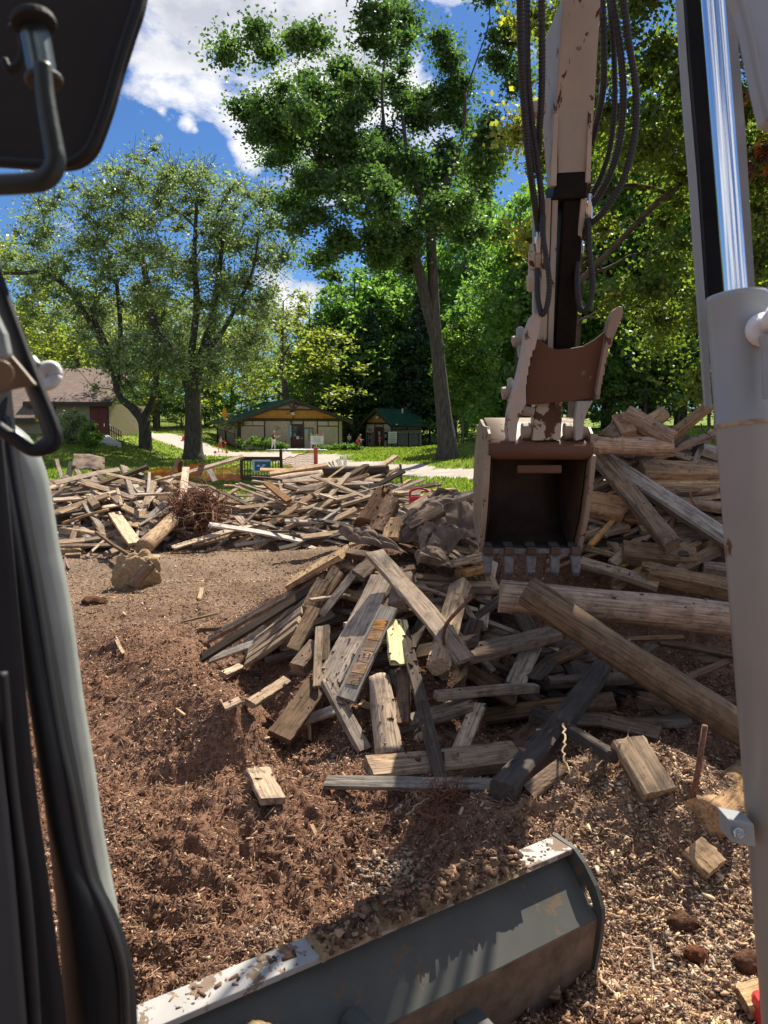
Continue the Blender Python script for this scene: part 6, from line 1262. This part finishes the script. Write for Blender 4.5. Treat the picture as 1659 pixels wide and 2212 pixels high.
# orange safety netting
NET = plain('orange_netting', (.75, .10, .02), .6, var=.15, bmp=0)
NETP = plain('faded_red_netting', (.75, .16, .12), .6, var=.25, bmp=0)
def net(label, A, B, C_, D_, nx, nz, sag, post=None, m_=NET, th=.0065):   # A top-left, B top-right, C bottom-right, D bottom-left
    e = empty('safety_net', D_, label, 'netting', 'orange safety netting'); mb = MB()
    def P(u, v):
        p = (A.lerp(B, u)).lerp(D_.lerp(C_, u), v); return p - Vector((0, .05 * math.sin(u * 17 + v * 3), sag * math.sin(math.pi * u) * (1 - v) + .02 * math.sin(u * 23)))
    for k in range(nz + 1):
        v = k / nz; w = th * (2.2 if k in (0, nz) else 1)
        for i in range(nx):
            a, b = P(i / nx, v), P((i + 1) / nx, v); mb.prism([a + Vector((0, 0, w)), b + Vector((0, 0, w)), b - Vector((0, 0, w)), a - Vector((0, 0, w))], (0, .006, 0))
    for i in range(nx + 1):
        for k in range(nz):
            a, b = P(i / nx, k / nz), P(i / nx, (k + 1) / nz); mb.prism([a + Vector((-th * .6, .007, 0)), a + Vector((th * .6, .007, 0)), b + Vector((th * .6, .007, 0)), b + Vector((-th * .6, .007, 0))], (0, .005, 0))
    mb.build('net', m_, e)
    if post: MB().box((post[0] + post[1]) / 2, (.12, .05, (post[0] - post[1]).z)).build('post', m_, e)
net('orange netting sagging low behind the far heap', WY(318, 1014, 20), WY(440, 1000, 21), WY(440, 1030, 21), WY(318, 1036, 20), 40, 9, .05)
net('faded red netting left of the wooden railing', WY(440, 1006, 20.5), WY(522, 1000, 21), WY(522, 1036, 21), WY(440, 1036, 20.5), 26, 8, .12, None, NETP)
net('red netting stretched right of the wooden railing to its own post', WY(608, 992, 21), WY(683, 969, 23), WY(683, 1006, 23), WY(608, 1036, 21), 26, 10, .04, (WY(682, 966, 23), WY(682, 1012, 23)), NETP)
# cones
for u, v, y, lab in ((398, 956, 62, 'orange traffic cone beyond the left maple trunk'), (703 - 0, 955, 60, '')):
    if lab:
        c = WY(u, v, y); c.z = float(H0(c.x, y)); e = empty('traffic_cone', c, lab, 'cone'); MB().tube([c + Vector((0, 0, .03)), c + Vector((0, 0, .7))], [.2, .05], 12).build('cone_body', NET, e); MB().box(c + Vector((0, 0, .02)), (.45, .45, .05)).build('base', NET, e); MB().tube([c + Vector((0, 0, .35)), c + Vector((0, 0, .48))], [.145, .11], 12).build('band', WHITEP, e)
# people
SKIN = plain('skin', (.5, .29, .2), .6, bmp=0, var=.1)
def cloth(n, c): return plain('cloth_' + n, c, .8, bmp=0, var=.15)
def person(label, loc, h, face, shirt, legs, hairc, lean=0.0, armf=.3, sit=0.0, shorts=True, step=.12, hairlong=False, cap=None, group=None):
    e = empty('person', loc, label, 'person', group); Mz = Matrix.Translation(loc) @ Matrix.Rotation(face, 4, 'Z') @ Matrix.Scale(h, 4)
    hip = .53 - .22 * sit; kb = .28 - .06 * sit
    J = {'pel': (0, 0, hip), 'wai': (0, -.02 - lean * .25, hip + .12), 'che': (0, -.02 - lean * .6, hip + .24 - lean * .06), 'nek': (0, -.03 - lean * .85, hip + .315 - lean * .12), 'hd': (0, -.045 - lean, hip + .37 - lean * .15), 'top': (0, -.04 - lean * 1.02, hip + .435 - lean * .16)}
    for s, n in ((-1, 'l'), (1, 'r')):
        f = step * s
        J[n + 'h'] = (.05 * s, 0, hip - .02); J[n + 'k'] = (.055 * s, -.6 * f - .16 * sit, kb); J[n + 'a'] = (.055 * s, -f * .9 + .04 * sit + (.03 if f < 0 else 0), .04); J[n + 't'] = (.06 * s, -f * .9 - .08 + .04 * sit, .02)
        cx, cy, cz = J['che']; J[n + 's'] = (.095 * s, cy, cz + .03); J[n + 'e'] = (.13 * s, cy - .1 * armf - .02, cz - .12); J[n + 'w'] = (.12 * s, cy - .1 * armf - .13 * armf * 1.4, cz - .22 + .2 * armf); J[n + 'f'] = (.115 * s, cy - .1 * armf - .16 * armf * 1.5 - .01, cz - .26 + .22 * armf)
    rad = {'pel': .062, 'wai': .055, 'che': .066, 'nek': .026, 'hd': .048, 'top': .038}; 
    for n in 'lr': rad.update({n + 'h': .05, n + 'k': .034, n + 'a': .021, n + 't': .018, n + 's': .032, n + 'e': .022, n + 'w': .016, n + 'f': .014})
    E = [('pel', 'wai'), ('wai', 'che'), ('che', 'nek'), ('nek', 'hd'), ('hd', 'top')] + [x for n in 'lr' for x in (('pel', n + 'h'), (n + 'h', n + 'k'), (n + 'k', n + 'a'), (n + 'a', n + 't'), ('che', n + 's'), (n + 's', n + 'e'), (n + 'e', n + 'w'), (n + 'w', n + 'f'))]
    def skin(name, edges, grow, m_, root, cut=None):
        nm = sorted({a for ed in edges for a in ed}); idx = {a: i for i, a in enumerate(nm)}
        pos = {a: Vector(J[a]) for a in nm}
        for a, (b, k) in (cut or {}).items(): pos[a] = Vector(J[b]).lerp(Vector(J[a]), k)
        me = bpy.data.meshes.new(name); me.from_pydata([tuple(Mz @ pos[a]) for a in nm], [(idx[a], idx[b]) for a, b in edges], []); me.materials.append(m_)
        o = link(bpy.data.objects.new(name, me), e); o.modifiers.new('skin', 'SKIN'); lay = me.skin_vertices[0].data
        for a in nm: r_ = rad[a] * h * grow; lay[idx[a]].radius = (r_, r_); lay[idx[a]].use_root = a == root
        sd = o.modifiers.new('sub', 'SUBSURF'); sd.levels = sd.render_levels = 1; return o
    skin('body', E, 1.0, SKIN, 'pel')
    skin('shirt', [('pel', 'wai'), ('wai', 'che')] + [(a, b) for n in 'lr' for a, b in (('che', n + 's'), (n + 's', n + 'e'))], 1.16, shirt, 'wai', {n + 'e': (n + 's', .5) for n in 'lr'})
    skin('trousers', [x for n in 'lr' for x in (('pel', n + 'h'), (n + 'h', n + 'k'))] + ([] if shorts else [(n + 'k', n + 'a') for n in 'lr']), 1.2, legs, 'pel')
    t = Mz @ (Vector(J['hd']) + Vector((0, .012, .035))); MB().tube([t - Vector((0, 0, .012 * h)), t + Vector((0, 0, .02 * h)), t + Vector((0, 0, .045 * h))], [.054 * h, .056 * h, .02 * h], 10).build('cap' if cap else 'hair', cap or hairc, e, smooth=True)
    if hairlong: b_ = Mz @ (Vector(J['hd']) + Vector((0, .05, .0))); MB().tube([b_ + Vector((0, 0, .03 * h)), b_ - Vector((0, 0, .05 * h)), b_ - Vector((0, 0, .1 * h))], [.035 * h, .04 * h, .02 * h], 8).build('long_hair', hairc, e, smooth=True)
    for s in (-1, 1): q = Mz @ Vector((.055 * s, J[('l' if s < 0 else 'r') + 'a'][1] - .03, .02)); MB().tube([q + Vector((0, 0, .0)), q + Vector((0, 0, .035 * h))], [.03 * h, .022 * h], 8).build('shoe', cloth('shoe', (.08, .07, .07)), e, smooth=True)
    return Mz, J
def scooter(label, loc, face, hgt, m_, deckm):
    e = empty('scooter', loc, label, 'scooter'); Mz = Matrix.Translation(loc) @ Matrix.Rotation(face, 4, 'Z'); k = hgt
    T = lambda *v: Mz @ Vector(v)
    MB().prism([T(-.07, -.35, .09), T(.07, -.35, .09), T(.07, .35, .09), T(-.07, .35, .09)], (0, 0, .035)).build('deck', deckm, e, bevel=.01)
    for y in (-.5, .42): w = MB().tube([T(-.03, y, .1), T(.03, y, .1)], .1, 14).build('wheel', deckm, e)
    MB().tube([T(0, -.33, .11), T(0, -.45, .16), T(0, -.40, k)], .025, 8).build('stem', m_, e); MB().tube([T(-.22, -.40, k), T(.22, -.40, k)], .022, 8).build('handlebar', m_, e)
def gp(u, y): c = WY(u, 970, y); return Vector((c.x, y, float(H0(c.x, y)) + .02))
BLOND = cloth('blond_hair', (.4, .27, .12)); BRN = cloth('brown_hair', (.12, .07, .04)); WHT = cloth('white', (.72, .70, .68)); RED_ = cloth('red', (.65, .05, .05)); TEAL = cloth('teal', (.12, .42, .38)); BLK = cloth('black', (.015, .015, .016)); LBL = cloth('light_blue', (.3, .5, .7)); COR = cloth('coral', (.75, .2, .16)); PNK = cloth('pink', (.7, .3, .38)); NAV = cloth('navy', (.04, .07, .2))
l = gp(476, 58); person('child in teal shirt and red shorts riding an orange scooter', l + Vector((0, 0, .1)), 1.22, R(68), TEAL, RED_, BRN, armf=.7, step=.1)
scooter('orange kick scooter ridden by the child in teal', l, R(80), .8, NET, NET)
l = gp(591, 65); person('adult in grey cap, black top and white trousers walking a scooter', l, 1.68, R(80), BLK, WHT, BLOND, armf=.9, shorts=False, step=.07, hairlong=True, cap=cloth('grey_cap', (.3, .32, .36)))
scooter('dark kick scooter held by the adult in white trousers', gp(607, 65), R(80), .95, BLACKM, BLACKM)
person('person in coral shirt bending over a child near the border shrubs', gp(771, 66), 1.6, R(80), COR, RED_, BLOND, lean=.16, sit=.55, armf=.6)
person('small child in light blue beside the bending person', gp(780, 65.6), 1.1, R(-90), LBL, NAV, BRN, armf=.3)
person('child in light blue shirt behind the border shrubs', gp(754, 73), 1.35, R(10), LBL, NAV, BRN, armf=.2)
person('child in blue standing behind the short shed fence', gp(799, 77.5), 1.3, R(-30), LBL, NAV, BRN, armf=.3)
person('child in pink standing at the maroon shed door', gp(820, 77.0), 1.2, R(160), PNK, PNK, BRN, armf=.5)
# ================================================================ ground sheets cut from one height field
rr = np.concatenate([np.geomspace(.5, 1.6, 12)[:-1], np.geomspace(1.6, 8.5, 600)[:-1], np.geomspace(8.5, 30, 230)[:-1], np.geomspace(30, 90, 130)[:-1], np.geomspace(90, 420, 40)])
az = np.concatenate([np.linspace(-180, -36, 40)[:-1], np.linspace(-36, 36, 560)[:-1], np.linspace(36, 180, 41)])
A, Rg = np.meshgrid(np.radians(az), rr); X = np.sin(A) * Rg; Y = np.cos(A) * Rg; Z = Hd(X, Y)
nr, na = X.shape
pd = path_d(X, Y)
Z = Z - .05 * sstep(.4, -.4, pd) * (Y > 21)
V = np.stack([X, Y, Z], -1).reshape(-1, 3)
i, j = np.meshgrid(np.arange(nr - 1), np.arange(na - 1), indexing='ij'); a = i * na + j
Q = np.stack([a, a + 1, a + na + 1, a + na], -1).reshape(-1, 4)
cx_ = X[:-1, :-1].ravel() + .01; cy_ = Y[:-1, :-1].ravel(); nz_ = fbm(cx_ * .8, cy_ * .8, 6, 3)
lim = 19.5 + (nz_ - .45) * 4
lim = np.where(cx_ < -6.5, np.minimum(lim, 17.6 + (nz_ - .45) * 3 + np.clip(cx_ + 8, -1, 2)), lim)
isp = (path_d(cx_, cy_) + (nz_ - .45) * 2.0 < 0) & (cy_ > 21); isl = (cy_ > lim) & ~isp; ism = ~isp & ~isl
def submesh(name, mask, m_, kind='structure'):
    q = Q[mask]; u, inv = np.unique(q, return_inverse=True); v = V[u]
    x, y = v[:, 0], v[:, 1]
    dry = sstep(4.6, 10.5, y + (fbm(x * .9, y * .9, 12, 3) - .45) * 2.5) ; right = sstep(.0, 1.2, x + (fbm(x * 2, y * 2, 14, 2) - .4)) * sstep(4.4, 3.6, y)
    o = nmesh(name, v, inv.reshape(-1, 4), m_, None, {'dry': ('FLOAT', 'POINT', dry), 'pale': ('FLOAT', 'POINT', right)}, smooth=True)
    return tag(o, kind=kind)
def mulchmat():
    m, nt, bs = mat('mulch'); co = coord(nt); n1 = noise(nt, co, 28, 8, .75, .3); n2 = noise(nt, co, 2.2, 5, .6); n3 = noise(nt, co, 120, 3, .6)
    f = math_(nt, 'ADD', math_(nt, 'MULTIPLY', n1, .65), math_(nt, 'MULTIPLY', n3, .35))
    wet = ramp(nt, f, [(.34, (.035, .019, .013)), (.46, (.135, .068, .042)), (.57, (.25, .14, .09)), (.7, (.43, .285, .19))])
    dryc = ramp(nt, f, [(.34, (.06, .043, .03)), (.47, (.17, .122, .083)), (.59, (.27, .2, .14)), (.72, (.42, .33, .235))])
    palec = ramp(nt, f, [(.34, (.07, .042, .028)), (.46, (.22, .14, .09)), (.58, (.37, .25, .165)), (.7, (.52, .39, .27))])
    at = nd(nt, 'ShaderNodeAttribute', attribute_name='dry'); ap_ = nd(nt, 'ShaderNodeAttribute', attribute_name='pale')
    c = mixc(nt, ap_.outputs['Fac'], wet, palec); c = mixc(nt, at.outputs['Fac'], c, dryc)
    n4 = noise(nt, co, 1.1, 5, .65); c = mixc(nt, ramp(nt, n4, [(.42, (0, 0, 0)), (.62, (.7, .7, .7))]), c, mixc(nt, 1.0, c, (.5, .44, .42), 'MULTIPLY'))
    c = mixc(nt, ramp(nt, n2, [(.4, (0, 0, 0)), (.7, (.55, .55, .55))]), c, mixc(nt, .5, c, (.22, .135, .085)))
    nt.links.new(c, bs.inputs['Base Color']); bs.inputs['Roughness'].default_value = .95; bs.inputs['Specular IOR Level'].default_value = .12
    bump(nt, bs, f, .6, .02); return m
def lawnmat():
    m, nt, bs = mat('lawn'); co = coord(nt); n1 = noise(nt, co, 9, 6, .7); n2 = noise(nt, co, .45, 4)
    f = math_(nt, 'ADD', math_(nt, 'MULTIPLY', n1, .5), math_(nt, 'MULTIPLY', n2, .5))
    nt.links.new(ramp(nt, f, [(.36, (.075, .115, .018)), (.5, (.15, .205, .03)), (.64, (.235, .27, .055))]), bs.inputs['Base Color']); bs.inputs['Roughness'].default_value = .9; bs.inputs['Specular IOR Level'].default_value = .1
    bump(nt, bs, n1, .8, .05); return m
def gravelmat():
    m, nt, bs = mat('gravel'); co = coord(nt); n1 = noise(nt, co, 14, 6, .75); n2 = noise(nt, co, .8, 4)
    f = math_(nt, 'ADD', math_(nt, 'MULTIPLY', n1, .6), math_(nt, 'MULTIPLY', n2, .4))
    nt.links.new(ramp(nt, f, [(.35, (.2, .165, .14)), (.5, (.36, .315, .27)), (.65, (.47, .43, .38))]), bs.inputs['Base Color']); bs.inputs['Roughness'].default_value = .95; bump(nt, bs, n1, .7, .03); return m
submesh('mulch_ground', ism, mulchmat()); submesh('lawn', isl, lawnmat()); submesh('gravel_path', isp, gravelmat())
# grass blades on the lawn
n = 110000
gr = np.exp(rng.uniform(math.log(19), math.log(75), n)); ga = rng.uniform(R(-31), R(31), n); gx_ = np.sin(ga) * gr; gy_ = np.cos(ga) * gr
nn = fbm(gx_ * .8, gy_ * .8, 6, 3); ok = ~((path_d(gx_, gy_) + (nn - .45) * 2 < .1)) & (gy_ > np.where(gx_ < -7, 18.2, 20.6)); gx_, gy_ = gx_[ok], gy_[ok]; n = len(gx_); gr = gr[ok]
B = np.stack([gx_, gy_, Hd(gx_, gy_) - .01], 1); w = (.006 + gr * .0011)[:, None]; h = (rng.uniform(.05, .12, n))[:, None]
an = rng.uniform(0, 2 * math.pi, n); dd = np.stack([np.cos(an), np.sin(an), np.zeros(n)], 1); ln = rng.normal(size=(n, 3)) * .035; ln[:, 2] = 0
Vg = np.stack([B - dd * w, B + dd * w, B + dd * w * .3 + ln + np.array([0, 0, 1]) * h, B - dd * w * .3 + ln + np.array([0, 0, 1]) * h], 1).reshape(-1, 3)
o = nmesh('grass', Vg, np.arange(4 * n).reshape(n, 4), LF['grass'], None, {'tint': ('FLOAT', 'FACE', np.clip(rng.normal(.5, .25, n), 0, 1))}); tag(o, kind='stuff')
# wood chips, fibres and pebbles strewn on the near ground
def attrmat(name, rough=.9):
    m, nt, bs = mat(name); at = nd(nt, 'ShaderNodeAttribute', attribute_name='col'); nt.links.new(at.outputs['Color'], bs.inputs['Base Color']); bs.inputs['Roughness'].default_value = rough; bs.inputs['Specular IOR Level'].default_value = .2; return m
def chips(name, P, L, Wd, T, cols, tilt=.45):
    n = len(P); a = rng.uniform(0, 2 * math.pi, n); x = np.stack([np.cos(a), np.sin(a), rng.normal(size=n) * tilt], 1); x /= np.linalg.norm(x, axis=1)[:, None]
    y = np.stack([-np.sin(a), np.cos(a), rng.normal(size=n) * tilt], 1); y -= x * (x * y).sum(1)[:, None]; y /= np.linalg.norm(y, axis=1)[:, None]; z = np.cross(x, y)
    L, Wd, T = L[:, None] / 2, Wd[:, None] / 2, T[:, None] / 2; k = rng.uniform(.3, 1, size=(n, 1))
    vs = [P - x * L - y * Wd * k - z * T, P + x * L - y * Wd - z * T, P + x * L * .9 + y * Wd - z * T, P - x * L + y * Wd * k - z * T, P - x * L - y * Wd * k + z * T, P + x * L - y * Wd + z * T, P + x * L * .9 + y * Wd + z * T, P - x * L + y * Wd * k + z * T]
    V = np.stack(vs, 1).reshape(-1, 3); f = np.array([(4, 5, 6, 7), (0, 1, 5, 4), (1, 2, 6, 5), (2, 3, 7, 6), (3, 0, 4, 7)])
    Q = (np.arange(n)[:, None, None] * 8 + f[None]).reshape(-1, 4)
    c4 = np.repeat(np.concatenate([cols, np.ones((n, 1))], 1), 5, axis=0)
    return tag(nmesh(name, V, Q, attrmat(name + '_mat'), None, {'col': ('FLOAT_COLOR', 'FACE', c4)}), kind='stuff')
def pal(n, cs, ps, var=.25):
    c = np.array(cs)[rng.choice(len(cs), n, p=ps)]; return np.clip(c * rng.uniform(1 - var, 1 + var, (n, 1)), 0, .9)
n = 190000
r_ = np.exp(rng.uniform(math.log(1.9), math.log(12.6), n)); a_ = rng.uniform(R(-29), R(29), n); x_, y_ = np.sin(a_) * r_, np.cos(a_) * r_
keep = rng.random(n) < np.clip(.4 + 1.6 * (fbm(x_ * 2.2, y_ * 2.2, 31, 4) - .35) + .35 * sstep(.3, 1.4, x_) * (y_ < 5), .08, 1); x_, y_ = x_[keep], y_[keep]; n = len(x_); r_ = r_[keep]
hp = H0(x_, y_)
P = np.stack([x_, y_, Hd(x_, y_) + rng.uniform(.0, .012, n)], 1)
L = rng.gamma(2.0, .0052, n) + .004 + r_ * .0007
pr_ = sstep(.0, 1.4, x_) * sstep(4.6, 3.8, y_) + .35 * sstep(6, 8, y_)
light = rng.random(n) < .10 + .5 * pr_
c1 = pal(n, [(.13, .068, .042), (.21, .115, .07), (.08, .042, .028), (.32, .19, .12)], [.35, .3, .2, .15]); c2 = pal(n, [(.5, .35, .22), (.62, .47, .31), (.55, .36, .19), (.42, .28, .18)], [.35, .2, .15, .3])
chips('wood_chips', P, L, L * rng.uniform(.14, .45, n), L * .14 + .001, np.where(light[:, None], c2, c1))
# thin fibres
n = 26000; r_ = np.exp(rng.uniform(math.log(1.9), math.log(9), n)); a_ = rng.uniform(R(-28), R(28), n); x_, y_ = np.sin(a_) * r_, np.cos(a_) * r_
P = np.stack([x_, y_, Hd(x_, y_) + rng.uniform(.0, .018, n)], 1); L = rng.uniform(.02, .075, n)
chips('bark_fibres', P, L, np.full(n, .0018) + r_ * .0004, np.full(n, .0015), pal(n, [(.2, .11, .07), (.38, .26, .16), (.09, .05, .035)], [.5, .2, .3]), .6)
# pebbles in pale patches
pts = []
for (u, v, rad, k) in [(770, 1640, .2, 420), (830, 1880, .13, 520), (840, 1650, .15, 120), (590, 2010, .1, 160), (1560, 2060, .26, 900), (1400, 2000, .3, 260), (1080, 1580, .3, 160), (1480, 2160, .22, 420), (660, 2090, .16, 160), (1330, 1870, .3, 200)]:
    c = hit(u, v, 0); d = rng.normal(size=(k, 2)) * rad * .55; pts.append(np.array([c.x, c.y]) + d * np.array([1.2, 1]))
P2 = np.concatenate(pts); n = len(P2); sz = rng.gamma(4, .0009, n) + .0025
th = [(0, 0, 1)] + [(math.cos(t) * math.cos(e), math.sin(t) * math.cos(e), math.sin(e)) for e in (.5, -.3) for t in np.arange(6) * math.pi / 3 + (e < 0) * .5]
base_ = np.array(th); sc_ = sz[:, None, None] * (1 + .5 * (rng.random((n, 1, 3)) - .5)) * np.array([1.15, 1, .8]) * (1 + .25 * (rng.random((n, 13, 1)) - .5))
Vp = (base_[None] * sc_) + np.stack([P2[:, 0], P2[:, 1], Hd(P2[:, 0], P2[:, 1]) + sz * .45], 1)[:, None]
fq = [(0, 1 + k, 1 + (k + 1) % 6, 1 + (k + 1) % 6) for k in range(6)]
ft_ = np.array([(0, 1 + k, 1 + (k + 1) % 6) for k in range(6)] + [(1 + k, 7 + k, 1 + (k + 1) % 6) for k in range(6)] + [(7 + k, 7 + (k + 1) % 6, 1 + (k + 1) % 6) for k in range(6)])
Qp = (np.arange(n)[:, None, None] * 13 + ft_[None]).reshape(-1, 3)
c4 = np.repeat(np.concatenate([pal(n, [(.34, .27, .2), (.28, .21, .15), (.4, .34, .27), (.24, .16, .11)], [.35, .3, .2, .15]), np.ones((n, 1))], 1), 18, axis=0)
tag(nmesh('pebbles', Vp.reshape(-1, 3), Qp, attrmat('pebble_mat', .8), None, {'col': ('FLOAT_COLOR', 'FACE', c4)}, smooth=True), kind='stuff')
# crumbs of mulch lying on the lumber of the near heap and on the blade
bpy.context.view_layer.update(); dg_ = bpy.context.evaluated_depsgraph_get()
cr = []; own = {o.name for o in bpy.data.objects if o.name.startswith(('wood_chips', 'bark_fibres', 'pebbles', 'mulch_ground'))}
for _ in range(5200):
    x, y = rng.uniform(-1.9, 3.4), rng.uniform(3.6, 7.6)
    if float(fbm(np.array(x * 3.1), np.array(y * 3.1), 41, 2)) < .36: continue
    ok_, loc, nn_, ix_, ob_, mx_ = scene.ray_cast(dg_, Vector((x, y, 2.7)), Vector((0, 0, -1)))
    if ok_ and ob_.name not in own and nn_.z > .45 and not (ob_.parent and (ob_.parent.name.startswith(('excavator', 'bucket', 'thumb', 'lime')))): cr.append(tuple(loc + nn_ * .003))
for _ in range(130):
    s_ = rng.uniform(-1.5, -.02); cr.append(tuple(bp(s_, rng.uniform(-.02, .07), .452 + (rng.uniform(.0, .03) if -.95 < s_ < -.26 else 0))))
for _ in range(1500):
    p_ = bp(rng.uniform(-1.06, -.25), rng.uniform(-.05, .085), .9); ok_, loc, nn_, ix_, ob_, mx_ = scene.ray_cast(dg_, p_, Vector((0, 0, -1)))
    if ok_ and loc.z > .44: cr.append(tuple(loc + Vector((0, 0, .002))))
cr = np.array(cr); n = len(cr); L = rng.gamma(2.0, .006, n) + .004
chips('mulch_crumbs', cr, L, L * rng.uniform(.25, .6, n), L * .25 + .001, pal(n, [(.10, .055, .035), (.2, .115, .07), (.34, .22, .14), (.06, .035, .022)], [.4, .35, .1, .15]), .3)
# ================================================================ sky, sun, camera
SUN_AZ, SUN_EL = R(26), R(54)
sd = Vector((math.sin(SUN_AZ) * math.cos(SUN_EL), math.cos(SUN_AZ) * math.cos(SUN_EL), math.sin(SUN_EL)))
w = bpy.data.worlds.new('World'); scene.world = w; w.use_nodes = True; nt = w.node_tree; bg = nt.nodes['Background']
sky = nd(nt, 'ShaderNodeTexSky', sky_type='NISHITA'); sky.sun_disc = False; sky.sun_elevation = SUN_EL; sky.sun_rotation = SUN_AZ; sky.air_density = 1.0; sky.dust_density = .3; sky.ozone_density = 3.0
tc = nd(nt, 'ShaderNodeTexCoord'); dirv = tc.outputs['Generated']
def vm(op, a, b=None):
    n = nd(nt, 'ShaderNodeVectorMath', operation=op)
    for i, v in enumerate((a, b)):
        if v is None: continue
        if hasattr(v, 'is_linked'): nt.links.new(v, n.inputs[i])
        else: n.inputs[i].default_value = v
    return n
def wdir(u, v): return tuple(ray(u, v).normalized())
bias = None
for (u, v, rad, wt) in [(420, 60, .12, .75), (560, 50, .13, .85), (690, 70, .12, .85), (790, 10, .09, .8), (350, 110, .08, .6), (480, 120, .08, .6), (590, 250, .09, .75), (560, 190, .06, .6), (545, 310, .05, .7), (640, 180, .10, .8), (650, 640, .045, .75), (600, 620, .05, .8), (720, 330, .1, .7), (620, 330, .06, .6), (850, 250, .1, .7), (300, 180, .05, .35), (500, -260, .2, .8), (1000, -300, .2, .6), (405, 265, .018, .5), (350, 240, .012, .4), (340, 300, .016, .42), (420, 280, .01, .4)]:
    d = vm('DISTANCE', dirv, wdir(u, v)).outputs['Value']
    k = math_(nt, 'MULTIPLY', math_(nt, 'MAXIMUM', math_(nt, 'SUBTRACT', 1.0, math_(nt, 'DIVIDE', d, rad)), 0.0), wt)
    bias = k if bias is None else math_(nt, 'MAXIMUM', bias, k)
# broken cumulus elsewhere in the sky, away from what the photograph shows
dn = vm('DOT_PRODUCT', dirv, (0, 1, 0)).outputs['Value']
mp = nd(nt, 'ShaderNodeMapping'); mp.inputs['Scale'].default_value = (1, 1, 1.7); nt.links.new(dirv, mp.inputs[0])
nb = noise(nt, mp.outputs[0], 9, 9, .62, .25); ns = noise(nt, mp.outputs[0], 2.2, 3, .5); 
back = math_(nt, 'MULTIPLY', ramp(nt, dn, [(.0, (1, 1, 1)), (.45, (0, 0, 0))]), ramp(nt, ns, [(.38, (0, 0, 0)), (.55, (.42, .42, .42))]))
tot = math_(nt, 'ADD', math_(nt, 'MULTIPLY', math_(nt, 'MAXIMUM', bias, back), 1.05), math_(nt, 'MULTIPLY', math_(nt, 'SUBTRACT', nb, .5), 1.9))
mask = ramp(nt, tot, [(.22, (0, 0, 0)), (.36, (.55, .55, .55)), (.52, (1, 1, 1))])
off = vm('ADD', mp.outputs[0], (sd.x * .05, sd.y * .05, sd.z * .07)).outputs[0]
sh_ = noise(nt, off, 6, 6, .55)
ccol = ramp(nt, sh_, [(.38, (10.0, 10.0, 10.1)), (.5, (8.4, 8.5, 8.9)), (.62, (5.6, 5.8, 6.6))])
skyc = mixc(nt, 1.0, sky.outputs[0], (.46, .70, 1.0), 'MULTIPLY')
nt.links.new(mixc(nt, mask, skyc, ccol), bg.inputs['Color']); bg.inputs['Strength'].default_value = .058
sl = bpy.data.lights.new('sun', 'SUN'); sl.energy = 5.0; sl.angle = R(.5); sl.color = (1, .92, .79)
so = bpy.data.objects.new('sun', sl); so.rotation_euler = (-sd).to_track_quat('-Z', 'Y').to_euler(); COL.objects.link(so)
cam = bpy.data.cameras.new('camera'); co_ = bpy.data.objects.new('camera', cam); COL.objects.link(co_); scene.camera = co_
co_.location = (0, 0, CAMZ); co_.rotation_euler = (math.pi / 2 - PITCH, 0, 0)
cam.sensor_fit = 'VERTICAL'; cam.sensor_height = 36; cam.lens = 36 * F / 2212; cam.clip_start = .05; cam.clip_end = 1500
cam.dof.use_dof = True; cam.dof.focus_distance = 7.0; cam.dof.aperture_fstop = cam.lens / 3.2
vs_ = scene.view_settings; vs_.view_transform = 'Standard'; vs_.look = 'None'; vs_.exposure = .93; vs_.gamma = 1; vs_.use_curve_mapping = False
cy = scene.cycles; cy.max_bounces = 6; cy.diffuse_bounces = 3; cy.glossy_bounces = 3; cy.transmission_bounces = 3; cy.transparent_max_bounces = 4; cy.use_denoising = True; cy.caustics_reflective = False; cy.caustics_refractive = False
